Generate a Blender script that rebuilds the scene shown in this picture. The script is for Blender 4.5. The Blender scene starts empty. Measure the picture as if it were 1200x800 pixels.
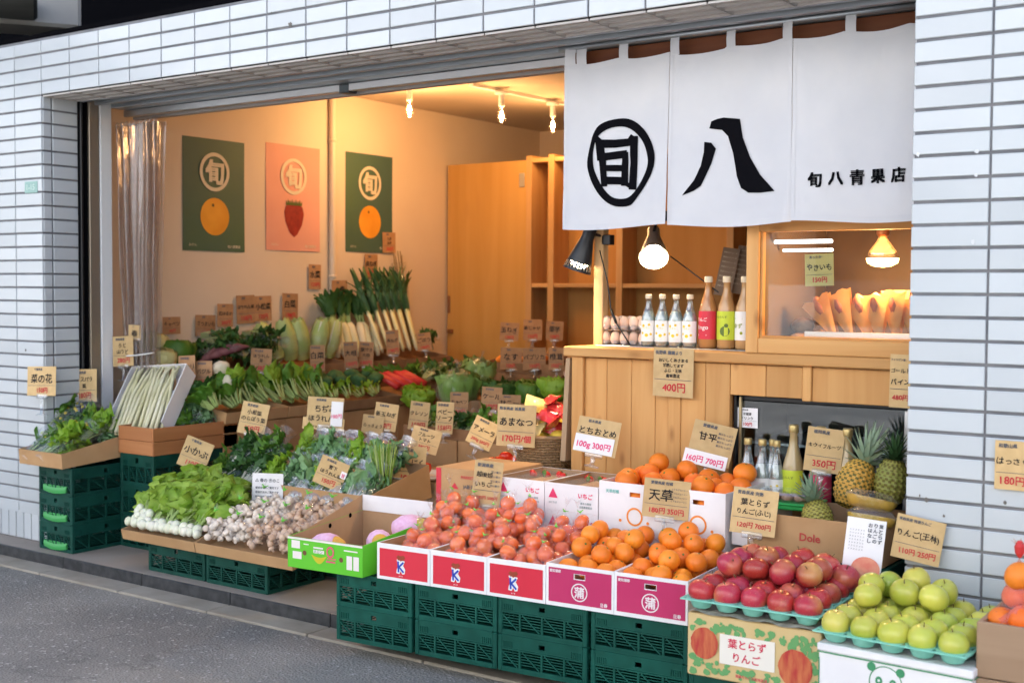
import bpy, bmesh, math, random
from math import sin, cos, pi, radians, sqrt, atan2, hypot
from mathutils import Vector, Matrix, Euler, noise
from mathutils.geometry import tessellate_polygon

S = bpy.context.scene
COL = S.collection
R = random.Random(7)

# ------------------------------------------------------------ camera
cam = bpy.data.cameras.new('camera')
cam.sensor_width = 36.0
cam.lens = 43.93
cam.clip_end = 500
cam.dof.use_dof = True
cam.dof.focus_distance = 4.75
cam.dof.aperture_fstop = 3.2
camo = bpy.data.objects.new('camera', cam)
COL.objects.link(camo)
_yaw, _pit, _roll = 0.6169, -0.0425, 0.0060
_F = Vector((-sin(_yaw)*cos(_pit), cos(_yaw)*cos(_pit), sin(_pit)))
_Rt = Vector((cos(_yaw), sin(_yaw), 0)); _U = _Rt.cross(_F)
_Rt, _U = cos(_roll)*_Rt + sin(_roll)*_U, -sin(_roll)*_Rt + cos(_roll)*_U
camo.matrix_world = Matrix(((_Rt.x, _U.x, -_F.x, 5.9354), (_Rt.y, _U.y, -_F.y, -3.8574), (_Rt.z, _U.z, -_F.z, 1.338), (0, 0, 0, 1)))
S.camera = camo

# ------------------------------------------------------------ daylight
SUN_EL, SUN_AZ = 50.0, 20.0      # degrees; azimuth measured from +y towards +x: the shop front lies in open shade
wd = bpy.data.worlds.new('World'); S.world = wd; wd.use_nodes = True
nt = wd.node_tree; nt.nodes.clear()
wo = nt.nodes.new('ShaderNodeOutputWorld'); bg = nt.nodes.new('ShaderNodeBackground'); sk = nt.nodes.new('ShaderNodeTexSky')
sk.sky_type = 'NISHITA'; sk.sun_disc = False
sk.sun_elevation = radians(SUN_EL); sk.sun_rotation = radians(SUN_AZ)
sk.air_density = 1.0; sk.dust_density = 3.5; sk.ozone_density = 1.0
bg.inputs['Strength'].default_value = 0.13
nt.links.new(sk.outputs[0], bg.inputs['Color']); nt.links.new(bg.outputs[0], wo.inputs['Surface'])
sl = bpy.data.lights.new('sun', 'SUN'); sl.energy = 4.5; sl.angle = radians(0.5); sl.color = (1.0, 0.975, 0.95)
so = bpy.data.objects.new('sun', sl); COL.objects.link(so)
_az, _el = radians(SUN_AZ), radians(SUN_EL)
so.rotation_euler = (-Vector((sin(_az)*cos(_el), cos(_az)*cos(_el), sin(_el)))).to_track_quat('-Z', 'Y').to_euler()
S.view_settings.view_transform = 'Standard'; S.view_settings.look = 'None'
S.view_settings.exposure = 1.70; S.view_settings.gamma = 1.0; S.view_settings.use_curve_mapping = False
S.render.engine = 'CYCLES'
S.cycles.use_denoising = True
S.cycles.max_bounces = 8; S.cycles.diffuse_bounces = 4; S.cycles.glossy_bounces = 3
S.cycles.transparent_max_bounces = 20; S.cycles.transmission_bounces = 6
S.cycles.caustics_reflective = False; S.cycles.caustics_refractive = False
S.cycles.sample_clamp_indirect = 6.0


# ------------------------------------------------------------ materials
MC = {}
def nd(t, k, x=0): return t.nodes.new('ShaderNode' + k)
def mat(name, c, rough=0.6, c2=None, scale=12.0, detail=4.0, lo=0.35, hi=0.65, stretch=None, bump=0.0, bscale=60.0,
        metal=0.0, trans=0.0, emis=0.0, ecol=None, rnd=0.0, hue=0.0, coat=0.0, transl=0.0, sss=0.0, alpha=1.0, ior=1.45, spec=0.5, spots=None):
    """Principled material with object-space noise colour, optional fine relief and per-object variation"""
    if name in MC: return MC[name]
    m = bpy.data.materials.new(name); m.use_nodes = True; t = m.node_tree; L = t.links
    b = t.nodes['Principled BSDF']; out = t.nodes['Material Output']
    b.inputs['Roughness'].default_value = rough; b.inputs['Metallic'].default_value = metal
    b.inputs['Transmission Weight'].default_value = trans; b.inputs['IOR'].default_value = ior
    b.inputs['Specular IOR Level'].default_value = spec
    b.inputs['Coat Weight'].default_value = coat; b.inputs['Coat Roughness'].default_value = 0.12
    if sss: b.inputs['Subsurface Weight'].default_value = sss; b.inputs['Subsurface Radius'].default_value = (0.02, 0.01, 0.006)
    b.inputs['Base Color'].default_value = (*c, 1)
    tc = nd(t, 'TexCoord'); mp = nd(t, 'Mapping'); L.new(tc.outputs['Object'], mp.inputs['Vector'])
    oi = nd(t, 'ObjectInfo')
    add = nd(t, 'VectorMath'); add.operation = 'ADD'; L.new(tc.outputs['Object'], add.inputs[0])
    mul = nd(t, 'Math'); mul.operation = 'MULTIPLY'; mul.inputs[1].default_value = 37.0; L.new(oi.outputs['Random'], mul.inputs[0])
    L.new(mul.outputs[0], add.inputs[1]); L.new(add.outputs[0], mp.inputs['Vector'])
    if stretch: mp.inputs['Scale'].default_value = stretch
    col = None
    if c2 is not None:
        n = nd(t, 'TexNoise'); n.inputs['Scale'].default_value = scale; n.inputs['Detail'].default_value = detail
        L.new(mp.outputs[0], n.inputs['Vector'])
        r = nd(t, 'ValToRGB'); r.color_ramp.elements[0].position = lo; r.color_ramp.elements[1].position = hi
        r.color_ramp.elements[0].color = (*c, 1); r.color_ramp.elements[1].color = (*c2, 1)
        L.new(n.outputs['Fac'], r.inputs[0]); col = r.outputs[0]
    if spots:      # (colour, scale, threshold)
        v = nd(t, 'TexVoronoi'); v.inputs['Scale'].default_value = spots[1]; L.new(mp.outputs[0], v.inputs['Vector'])
        lt = nd(t, 'Math'); lt.operation = 'LESS_THAN'; lt.inputs[1].default_value = spots[2]; L.new(v.outputs['Distance'], lt.inputs[0])
        mx = nd(t, 'MixRGB'); L.new(lt.outputs[0], mx.inputs[0])
        if col: L.new(col, mx.inputs[1])
        else: mx.inputs[1].default_value = (*c, 1)
        mx.inputs[2].default_value = (*spots[0], 1); col = mx.outputs[0]
    if rnd or hue:
        h = nd(t, 'HueSaturation')
        if col: L.new(col, h.inputs['Color'])
        else: h.inputs['Color'].default_value = (*c, 1)
        a = nd(t, 'MapRange'); a.inputs['To Min'].default_value = 1-rnd; a.inputs['To Max'].default_value = 1+rnd
        L.new(oi.outputs['Random'], a.inputs['Value']); L.new(a.outputs[0], h.inputs['Value'])
        if hue:
            w = nd(t, 'TexWhiteNoise'); w.noise_dimensions = '1D'; L.new(oi.outputs['Random'], w.inputs['W'])
            a2 = nd(t, 'MapRange'); a2.inputs['To Min'].default_value = 0.5-hue; a2.inputs['To Max'].default_value = 0.5+hue
            L.new(w.outputs['Value'], a2.inputs['Value']); L.new(a2.outputs[0], h.inputs['Hue'])
        col = h.outputs[0]
    if col: L.new(col, b.inputs['Base Color'])
    if bump:
        n2 = nd(t, 'TexNoise'); n2.inputs['Scale'].default_value = bscale; n2.inputs['Detail'].default_value = 3
        L.new(mp.outputs[0], n2.inputs['Vector'])
        bp = nd(t, 'Bump'); bp.inputs['Strength'].default_value = bump; bp.inputs['Distance'].default_value = 0.004
        L.new(n2.outputs['Fac'], bp.inputs['Height']); L.new(bp.outputs[0], b.inputs['Normal'])
    if emis:
        b.inputs['Emission Color'].default_value = (*(ecol or c), 1); b.inputs['Emission Strength'].default_value = emis
    if transl:
        tl = nd(t, 'BsdfTranslucent'); mx = nd(t, 'MixShader'); mx.inputs[0].default_value = transl
        if col: L.new(col, tl.inputs[0])
        else: tl.inputs[0].default_value = (*c, 1)
        L.new(b.outputs[0], mx.inputs[1]); L.new(tl.outputs[0], mx.inputs[2]); L.new(mx.outputs[0], out.inputs['Surface'])
    MC[name] = m
    return m

def film(name, tint=(0.97, 0.98, 1.0), base=0.05, edge=0.55, rough=0.12, white=0.25, bsc=35.0, bst=0.6, dcol=(0.85, 0.88, 0.92)):
    """thin clear plastic: mostly see-through, glossy at the creases"""
    if name in MC: return MC[name]
    m = bpy.data.materials.new(name); m.use_nodes = True; t = m.node_tree; L = t.links
    t.nodes.remove(t.nodes['Principled BSDF']); out = t.nodes['Material Output']
    tr = nd(t, 'BsdfTransparent'); tr.inputs[0].default_value = (*tint, 1)
    gl = nd(t, 'BsdfGlossy'); gl.inputs['Roughness'].default_value = rough; gl.inputs[0].default_value = (0.9, 0.93, 1, 1)
    df = nd(t, 'BsdfDiffuse'); df.inputs[0].default_value = (*dcol, 1)
    mg = nd(t, 'MixShader'); mg.inputs[0].default_value = white; L.new(gl.outputs[0], mg.inputs[1]); L.new(df.outputs[0], mg.inputs[2])
    tc = nd(t, 'TexCoord'); n = nd(t, 'TexNoise'); n.inputs['Scale'].default_value = bsc; n.inputs['Detail'].default_value = 3
    L.new(tc.outputs['Object'], n.inputs['Vector'])
    bp = nd(t, 'Bump'); bp.inputs['Strength'].default_value = bst; bp.inputs['Distance'].default_value = 0.01
    L.new(n.outputs['Fac'], bp.inputs['Height']); L.new(bp.outputs[0], gl.inputs['Normal'])
    lw = nd(t, 'LayerWeight'); lw.inputs['Blend'].default_value = 0.35; L.new(bp.outputs[0], lw.inputs['Normal'])
    mr = nd(t, 'MapRange'); mr.inputs['To Min'].default_value = base; mr.inputs['To Max'].default_value = edge
    L.new(lw.outputs['Facing'], mr.inputs['Value'])
    mx = nd(t, 'MixShader'); L.new(mr.outputs[0], mx.inputs[0]); L.new(tr.outputs[0], mx.inputs[1]); L.new(mg.outputs[0], mx.inputs[2])
    L.new(mx.outputs[0], out.inputs['Surface'])
    MC[name] = m
    return m

def glass(name, refl=0.08, edge=0.7, rough=0.02, tint=(0.93, 0.96, 0.95)):
    return film(name, tint, refl, edge, rough, 0.0, 3.0, 0.0)

def wood(name, c, c2, knot=(0.16, 0.07, 0.02), axis='z', scale=1.0, rough=0.55, var=0.12):
    """softwood: stretched grain bands plus a few dark knots"""
    if name in MC: return MC[name]
    m = bpy.data.materials.new(name); m.use_nodes = True; t = m.node_tree; L = t.links
    b = t.nodes['Principled BSDF']; b.inputs['Roughness'].default_value = rough; b.inputs['Specular IOR Level'].default_value = 0.3
    tc = nd(t, 'TexCoord'); oi = nd(t, 'ObjectInfo'); mul = nd(t, 'Math'); mul.operation = 'MULTIPLY'; mul.inputs[1].default_value = 23.0
    L.new(oi.outputs['Random'], mul.inputs[0]); ad = nd(t, 'VectorMath'); L.new(tc.outputs['Object'], ad.inputs[0]); L.new(mul.outputs[0], ad.inputs[1])
    sc = {'z': (14, 14, 0.9), 'x': (0.9, 14, 14), 'y': (14, 0.9, 14)}[axis]
    mp = nd(t, 'Mapping'); mp.inputs['Scale'].default_value = [q*scale for q in sc]; L.new(ad.outputs[0], mp.inputs[0])
    n = nd(t, 'TexNoise'); n.inputs['Scale'].default_value = 1.6; n.inputs['Detail'].default_value = 6; n.inputs['Distortion'].default_value = 0.7; L.new(mp.outputs[0], n.inputs[0])
    r = nd(t, 'ValToRGB'); r.color_ramp.elements[0].position = 0.3; r.color_ramp.elements[1].position = 0.72
    r.color_ramp.elements[0].color = (*c, 1); r.color_ramp.elements[1].color = (*c2, 1); L.new(n.outputs[0], r.inputs[0])
    sp = nd(t, 'SeparateXYZ'); L.new(ad.outputs[0], sp.inputs[0]); cb = nd(t, 'CombineXYZ')      # knots: a flat cell pattern on the board's face
    ua, va = {'z': ('X', 'Z'), 'x': ('Z', 'X'), 'y': ('Z', 'Y')}[axis]
    for ax, ix, f in ((ua, 'X', 6.0*scale/.75), (va, 'Y', 2.4*scale/.75)):
        mm = nd(t, 'Math'); mm.operation = 'MULTIPLY'; mm.inputs[1].default_value = f; L.new(sp.outputs[ax], mm.inputs[0]); L.new(mm.outputs[0], cb.inputs[ix])
    v = nd(t, 'TexVoronoi'); v.voronoi_dimensions = '2D'; v.inputs['Scale'].default_value = 1.0; L.new(cb.outputs[0], v.inputs['Vector'])
    kr = nd(t, 'MapRange'); kr.inputs['From Min'].default_value = 0.02; kr.inputs['From Max'].default_value = 0.10; kr.inputs['To Min'].default_value = 0.6; kr.inputs['To Max'].default_value = 0.0
    L.new(v.outputs['Distance'], kr.inputs[0])
    mx = nd(t, 'MixRGB'); L.new(kr.outputs[0], mx.inputs[0]); L.new(r.outputs[0], mx.inputs[1]); mx.inputs[2].default_value = (*knot, 1)
    h = nd(t, 'HueSaturation'); a = nd(t, 'MapRange'); a.inputs['To Min'].default_value = 1-var; a.inputs['To Max'].default_value = 1+var
    L.new(oi.outputs['Random'], a.inputs[0]); L.new(a.outputs[0], h.inputs['Value']); L.new(mx.outputs[0], h.inputs['Color'])
    L.new(h.outputs[0], b.inputs['Base Color'])
    bp = nd(t, 'Bump'); bp.inputs['Strength'].default_value = 0.12; bp.inputs['Distance'].default_value = 0.002; L.new(n.outputs[0], bp.inputs['Height']); L.new(bp.outputs[0], b.inputs['Normal'])
    MC[name] = m
    return m

# ------------------------------------------------------------ mesh builder
class MB:
    def __init__(s): s.v = []; s.f = []; s.m = []
    def add(s, vs, fs, mi=0, M=None):
        o = len(s.v)
        s.v += [tuple(M @ Vector(p)) for p in vs] if M is not None else [tuple(p) for p in vs]
        for f in fs: s.f.append(tuple(i+o for i in f)); s.m.append(mi)
        return s
    def merge(s, o, M=None, mi=None):
        return s.add2(o.v, o.f, o.m if mi is None else [mi]*len(o.f), M)
    def add2(s, vs, fs, ms, M=None):
        k = len(s.v)
        s.v += [tuple(M @ Vector(p)) for p in vs] if M is not None else list(vs)
        s.f += [tuple(i+k for i in f) for f in fs]; s.m += ms
        return s
    def box(s, x0, x1, y0, y1, z0, z1, mi=0, M=None):
        return s.add([(x0, y0, z0), (x1, y0, z0), (x1, y1, z0), (x0, y1, z0), (x0, y0, z1), (x1, y0, z1), (x1, y1, z1), (x0, y1, z1)],
                     [(0, 3, 2, 1), (4, 5, 6, 7), (0, 1, 5, 4), (1, 2, 6, 5), (2, 3, 7, 6), (3, 0, 4, 7)], mi, M)
    def bev(s, x0, x1, y0, y1, z0, z1, b=0.004, mi=0, M=None):
        """box with chamfered edges"""
        c = Vector(((x0+x1)/2, (y0+y1)/2, (z0+z1)/2)); h = Vector(((x1-x0)/2, (y1-y0)/2, (z1-z0)/2)); b = min(b, h.x*.9, h.y*.9, h.z*.9)
        vs = []; idx = {}
        for sx in (-1, 1):
            for sy in (-1, 1):
                for sz in (-1, 1):
                    for a in range(3):
                        p = [sx*(h.x-b), sy*(h.y-b), sz*(h.z-b)]; p[a] = (sx, sy, sz)[a]*h[a]
                        idx[sx, sy, sz, a] = len(vs); vs.append((c.x+p[0], c.y+p[1], c.z+p[2]))
        fs = []
        for a in range(3):
            u, w = (a+1) % 3, (a+2) % 3
            for sg in (-1, 1):
                q = []
                for (su, sw) in ((-1, -1), (1, -1), (1, 1), (-1, 1)):
                    k = [0, 0, 0]; k[a] = sg; k[u] = su; k[w] = sw; q.append(idx[k[0], k[1], k[2], a])
                fs.append(tuple(q if sg > 0 else q[::-1]))
        for a in range(3):
            u, w = (a+1) % 3, (a+2) % 3
            for su in (-1, 1):
                for sw in (-1, 1):
                    k0 = [0, 0, 0]; k0[a] = -1; k0[u] = su; k0[w] = sw; k1 = k0[:]; k1[a] = 1
                    q = [idx[(*k0, u)], idx[(*k1, u)], idx[(*k1, w)], idx[(*k0, w)]]
                    fs.append(tuple(q if su*sw < 0 else q[::-1]))
        for k in [(i, j, l) for i in (-1, 1) for j in (-1, 1) for l in (-1, 1)]:
            q = [idx[(*k, 0)], idx[(*k, 1)], idx[(*k, 2)]]
            fs.append(tuple(q if k[0]*k[1]*k[2] > 0 else q[::-1]))
        return s.add(vs, fs, mi, M)
    def bar(s, p, q, w, h, mi=0, up=(0, 0, 1)):
        p, q = Vector(p), Vector(q); d = (q-p); L = d.length; d.normalize()
        u = Vector(up)
        if abs(d.dot(u)) > 0.98: u = Vector((1, 0, 0))
        sd = d.cross(u).normalized(); u = sd.cross(d)
        M = Matrix(((d.x, sd.x, u.x, p.x), (d.y, sd.y, u.y, p.y), (d.z, sd.z, u.z, p.z), (0, 0, 0, 1)))
        return s.box(0, L, -w/2, w/2, -h/2, h/2, mi, M)
    def tube(s, path, r, n=8, mi=0, cap=True):
        path = [Vector(p) for p in path]; k = len(path); rs = r if isinstance(r, (list, tuple)) else [r]*k
        o = len(s.v); ref = None
        for i, p in enumerate(path):
            d = (path[min(i+1, k-1)] - path[max(i-1, 0)]).normalized()
            if ref is None: ref = d.orthogonal().normalized()
            a = (ref - d*ref.dot(d)).normalized(); ref = a; b = d.cross(a)
            for j in range(n):
                t = 2*pi*j/n; s.v.append(tuple(p + (a*cos(t)+b*sin(t))*rs[i]))
        for i in range(k-1):
            for j in range(n):
                s.f.append((o+i*n+j, o+i*n+(j+1) % n, o+(i+1)*n+(j+1) % n, o+(i+1)*n+j)); s.m.append(mi)
        if cap:
            s.f.append(tuple(o+j for j in range(n))[::-1]); s.m.append(mi)
            s.f.append(tuple(o+(k-1)*n+j for j in range(n))); s.m.append(mi)
        return s
    def lathe(s, prof, n=20, mi=0, M=None, fn=None):
        vs = []; fs = []
        for i, (r, z) in enumerate(prof):
            for j in range(n):
                t = 2*pi*j/n; p = (r*cos(t), r*sin(t), z); vs.append(fn(p, i, j) if fn else p)
        for i in range(len(prof)-1):
            for j in range(n): fs.append((i*n+j, i*n+(j+1) % n, (i+1)*n+(j+1) % n, (i+1)*n+j))
        if prof[0][0] > 1e-4: fs.append(tuple(range(n))[::-1])
        if prof[-1][0] > 1e-4: fs.append(tuple((len(prof)-1)*n+j for j in range(n)))
        return s.add(vs, fs, mi, M)
    def grid(s, fn, nu, nv, mi=0, M=None):
        vs = [fn(i/nu, j/nv) for j in range(nv+1) for i in range(nu+1)]
        fs = [(j*(nu+1)+i, j*(nu+1)+i+1, (j+1)*(nu+1)+i+1, (j+1)*(nu+1)+i) for j in range(nv) for i in range(nu)]
        return s.add(vs, fs, mi, M)
    def poly(s, pts, z=0.0, mi=0, M=None):
        """flat polygon given as (x, y) points"""
        vs = [Vector((p[0], p[1], z)) for p in pts]
        return s.add(vs, [tuple(t) for t in tessellate_polygon([vs])], mi, M)
    def mesh(s, name, mats, smooth=False, fix=False):
        me = bpy.data.meshes.new(name); me.from_pydata(s.v, [], s.f)
        for m in (mats if isinstance(mats, (list, tuple)) else [mats]): me.materials.append(m)
        if len(me.materials) > 1: me.polygons.foreach_set('material_index', s.m)
        if smooth: me.polygons.foreach_set('use_smooth', [True]*len(me.polygons))
        if fix:
            bm = bmesh.new(); bm.from_mesh(me); bmesh.ops.remove_doubles(bm, verts=bm.verts, dist=1e-5); bmesh.ops.recalc_face_normals(bm, faces=bm.faces); bm.to_mesh(me); bm.free()
        me.update()
        return me

def ob(name, me, parent=None, loc=None, rot=None, scale=None, label=None, cat=None, group=None, kind=None):
    o = bpy.data.objects.new(name, me); COL.objects.link(o)
    if parent: o.parent = parent
    if loc is not None: o.location = loc
    if rot is not None: o.rotation_euler = rot
    if scale is not None: o.scale = scale if isinstance(scale, (tuple, list)) else (scale,)*3
    if label: o['label'] = label
    if cat: o['category'] = cat
    if group: o['group'] = group
    if kind: o['kind'] = kind
    elif parent and name in ('lettering', 'small_print', 'price', 'print') and parent.name[:5] != 'noren': o['kind'] = 'stuff'      # small printed marks, joined
    return o
def thing(name, label, cat, loc=(0, 0, 0), rot=(0, 0, 0), group=None):
    o = ob(name, None, None, loc, rot, None, label, cat, group); o.empty_display_size = 0.05
    return o
def tree_copy(o, parent=None):
    c = o.copy(); COL.objects.link(c); c.parent = parent
    for ch in list(o.children): tree_copy(ch, c)
    return c
def T(x=0, y=0, z=0, rx=0, ry=0, rz=0, s=1.0):
    return Matrix.Translation((x, y, z)) @ Euler((rx, ry, rz)).to_matrix().to_4x4() @ Matrix.Scale(s, 4)
def nz(x, y=0, z=0): return noise.noise(Vector((x, y, z)))

# ------------------------------------------------------------ lettering
_TX = {}
def text2d(st, bold=0.0):
    """outline of a string as flat triangles, unit height"""
    k = (st, bold)
    if k in _TX: return _TX[k]
    c = bpy.data.curves.new('lettering', 'FONT'); c.body = st; c.resolution_u = 2
    o = bpy.data.objects.new('lettering', c); me = o.to_mesh()
    vs = [(v.co.x, v.co.y) for v in me.vertices]; fs = [tuple(p.vertices) for p in me.polygons]
    o.to_mesh_clear(); bpy.data.objects.remove(o); bpy.data.curves.remove(c)
    if vs:
        x0 = min(v[0] for v in vs); x1 = max(v[0] for v in vs); y0 = min(v[1] for v in vs); y1 = max(v[1] for v in vs)
        vs = [(v[0]-x0, v[1]-y0) for v in vs]; r = (vs, fs, x1-x0, y1-y0)
    else: r = ([], [], 1, 1)
    _TX[k] = r
    return r
def write(mb, st, x, z, w, h, y=-0.0012, mi=0, bold=0.0, hand=0.0, align='c', seed=0):
    """letter a string into the box w x h centred at (x, z) on a face looking to -y; bold = stroke spread in ems"""
    vs, fs, W, H = text2d(st)
    if not vs: return
    k = min(w/W, h/H)
    ox = x - (W*k/2 if align == 'c' else w/2); oz = z - H*k/2
    out = []
    for a, b in vs:
        if hand:
            q = int(a*1.05); ja = nz(a*1.3+seed, b*1.3, seed*.7)*hand; jb = nz(a*1.1-seed, b*1.4, 5+seed)*hand + nz(q*7.7+seed, 2)*hand*.8
            a2 = a + ja + b*0.12*hand*8*nz(q*3.1, seed+.5); b2 = b + jb
        else: a2, b2 = a, b
        out.append((ox+a2*k, oz+b2*k))
    sh = [(0, 0)] if bold < .015 else [(-.5, -.5), (.5, -.5), (.5, .5), (-.5, .5)]
    for i, (dx, dz) in enumerate(sh): mb.add([(p+dx*bold*k, y-.00006*i, r+dz*bold*k) for p, r in out], fs, mi)
def ring(mb, x, z, ro, ri, y=-0.0012, mi=0, n=32, sx=1.0):
    vs = []; fs = []
    for j in range(n):
        t = 2*pi*j/n; vs += [(x+ro*sx*cos(t), y, z+ro*sin(t)), (x+ri*sx*cos(t), y, z+ri*sin(t))]
    for j in range(n):
        a, b = 2*j, 2*((j+1) % n); fs.append((a, b, b+1, a+1))
    mb.add(vs, fs, mi)
def disc(mb, x, z, r, y=-0.0012, mi=0, n=24, sx=1.0, wob=0.0, seed=0):
    vs = [(x+r*sx*cos(2*pi*j/n)*(1+wob*nz(seed, j*.9)), y, z+r*sin(2*pi*j/n)*(1+wob*nz(seed+4, j*.9))) for j in range(n)]
    mb.add(vs, [tuple(range(n))], mi)
def rect(mb, x0, x1, z0, z1, y=-0.0012, mi=0): mb.add([(x0, y, z0), (x1, y, z0), (x1, y, z1), (x0, y, z1)], [(0, 1, 2, 3)], mi)

# ------------------------------------------------------------ palette
WHITE = mat('white_paint', (.78, .78, .77), .45)
INK = mat('black_ink', (.012, .012, .014), .7)
RED_INK = mat('red_ink', (.55, .035, .045), .7)
PINK_INK = mat('pink_ink', (.75, .07, .2), .7)
GREY_INK = mat('pencil_grey_ink', (.10, .11, .13), .8)
KRAFT = mat('kraft_card', (.58, .40, .19), .85, (.64, .45, .22), 30, bump=.06, bscale=300, rnd=.13)
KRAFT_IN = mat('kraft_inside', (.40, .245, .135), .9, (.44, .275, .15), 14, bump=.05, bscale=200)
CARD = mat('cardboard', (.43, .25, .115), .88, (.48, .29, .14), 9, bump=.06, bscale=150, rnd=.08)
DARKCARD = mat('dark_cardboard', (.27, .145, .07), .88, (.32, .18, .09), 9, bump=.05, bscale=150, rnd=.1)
WHITECARD = mat('white_cardboard', (.76, .75, .77), .6, (.82, .81, .82), 7)
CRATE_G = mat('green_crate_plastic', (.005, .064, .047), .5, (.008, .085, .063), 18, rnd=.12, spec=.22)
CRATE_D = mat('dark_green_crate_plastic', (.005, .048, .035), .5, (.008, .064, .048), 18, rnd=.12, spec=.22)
HANDLE_G = mat('light_green_grip', (.06, .36, .10), .45)
STEEL = mat('brushed_steel', (.55, .56, .57), .35, metal=.9)
ALU = mat('aluminium_rail', (.42, .46, .50), .42, metal=.7)
BLACKM = mat('black_metal', (.012, .013, .015), .35)
CLEAR = film('clear_acrylic', (.96, .98, .98), .10, .75, .05, .05, 5, .05)
BAG = film('clear_bag_film', (.98, .99, 1), .035, .40, .16, .30, 40, .7)
BAG_IN = film('cloudy_bag_film', (.97, .985, 1), .24, .85, .10, .18, 30, 2.2)
BAG_T = film('tight_bag_film', (.995, .99, .99), .035, .42, .06, .04, 55, 2.0)

# ============================================================ SETTING
def asphalt():
    m = bpy.data.materials.new('asphalt'); m.use_nodes = True; t = m.node_tree; L = t.links; b = t.nodes['Principled BSDF']
    tc = nd(t, 'TexCoord')
    v = nd(t, 'TexVoronoi'); v.inputs['Scale'].default_value = 95; L.new(tc.outputs['Object'], v.inputs[0])
    n = nd(t, 'TexNoise'); n.inputs['Scale'].default_value = 1.1; n.inputs['Detail'].default_value = 9; L.new(tc.outputs['Object'], n.inputs[0])
    n2 = nd(t, 'TexNoise'); n2.inputs['Scale'].default_value = 130; n2.inputs['Detail'].default_value = 3; L.new(tc.outputs['Object'], n2.inputs[0])
    r = nd(t, 'ValToRGB'); r.color_ramp.elements[0].position = .3; r.color_ramp.elements[1].position = .75
    r.color_ramp.elements[0].color = (.140, .137, .128, 1); r.color_ramp.elements[1].color = (.255, .248, .232, 1)
    L.new(n2.outputs[0], r.inputs[0])
    r2 = nd(t, 'ValToRGB'); r2.color_ramp.elements[0].position = .35; r2.color_ramp.elements[1].position = .7
    r2.color_ramp.elements[0].color = (.66, .66, .68, 1); r2.color_ramp.elements[1].color = (1.28, 1.26, 1.22, 1); L.new(n.outputs[0], r2.inputs[0])
    mu = nd(t, 'MixRGB'); mu.blend_type = 'MULTIPLY'; mu.inputs[0].default_value = 1; L.new(r.outputs[0], mu.inputs[1]); L.new(r2.outputs[0], mu.inputs[2])
    w = nd(t, 'TexWhiteNoise'); L.new(v.outputs['Color'], w.inputs[0]); gt = nd(t, 'Math'); gt.operation = 'GREATER_THAN'; gt.inputs[1].default_value = .965; L.new(w.outputs['Value'], gt.inputs[0])
    mx = nd(t, 'MixRGB'); L.new(gt.outputs[0], mx.inputs[0]); L.new(mu.outputs[0], mx.inputs[1]); mx.inputs[2].default_value = (.34, .33, .31, 1)
    dn = nd(t, 'TexNoise'); dn.inputs['Scale'].default_value = 2.2; dn.inputs['Detail'].default_value = 6; L.new(tc.outputs['Object'], dn.inputs[0])
    va = nd(t, 'VectorMath'); va.operation = 'MULTIPLY_ADD'; va.inputs[1].default_value = (.5, .5, .5); L.new(dn.outputs['Color'], va.inputs[0]); L.new(tc.outputs['Object'], va.inputs[2])
    cv = nd(t, 'TexVoronoi'); cv.feature = 'DISTANCE_TO_EDGE'; cv.inputs['Scale'].default_value = .8; L.new(va.outputs[0], cv.inputs['Vector'])
    cl = nd(t, 'MapRange'); cl.inputs['From Min'].default_value = .002; cl.inputs['From Max'].default_value = .007; cl.inputs['To Min'].default_value = .55; cl.inputs['To Max'].default_value = 0; L.new(cv.outputs['Distance'], cl.inputs[0])
    mk = nd(t, 'Math'); mk.operation = 'MULTIPLY'; L.new(cl.outputs[0], mk.inputs[0]); L.new(n.outputs[0], mk.inputs[1])
    cx = nd(t, 'MixRGB'); L.new(mk.outputs[0], cx.inputs[0]); L.new(mx.outputs[0], cx.inputs[1]); cx.inputs[2].default_value = (.03, .03, .03, 1)
    L.new(cx.outputs[0], b.inputs['Base Color']); b.inputs['Roughness'].default_value = .85
    bp = nd(t, 'Bump'); bp.inputs['Strength'].default_value = .7; bp.inputs['Distance'].default_value = .006; L.new(v.outputs['Distance'], bp.inputs['Height']); L.new(bp.outputs[0], b.inputs['Normal'])
    return m
ASPH = asphalt()
CONC = mat('worn_concrete', (.22, .195, .155), .88, (.34, .31, .26), 5, 8, .3, .7, bump=.25, bscale=120)
SLAB = mat('shop_floor_concrete', (.25, .215, .185), .7, (.33, .29, .25), 3, 6, .3, .7, bump=.08, bscale=90)
g = MB(); g.grid(lambda u, v: (-90+180*u, -90+180*v, -0.062 - 0.0005*hypot(-90+180*u, -90+180*v)*0), 8, 8)
ob('road', g.mesh('road', ASPH), kind='structure')
# gutter with a ragged asphalt edge: thin concrete apron, cast in lengths
gut = MB()
for k in range(-6, 16):
    x0 = k*0.6+.003; x1 = x0+.594
    gut.bev(x0, x1, -.285+.006*nz(k, 1), -.150, -.13, -.052, .004)
ob('gutter', gut.mesh('gutter', CONC), kind='structure')
sb = MB(); sb.box(-4, 8.5, -.135, 4.95, -.14, 0.0)
ob('shop_floor', sb.mesh('shop_floor', SLAB), kind='structure')
ke = MB()
for k in range(-6, 16): ke.bev(k*.6+.002, k*.6+.598, -.150, -.135, -.13, -.001, .003)
ob('kerb_edge', ke.mesh('kerb_edge', mat('dark_kerb_nosing', (.018, .019, .022), .5, (.05, .052, .055), 20, bump=.2, bscale=90)), kind='structure')

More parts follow.
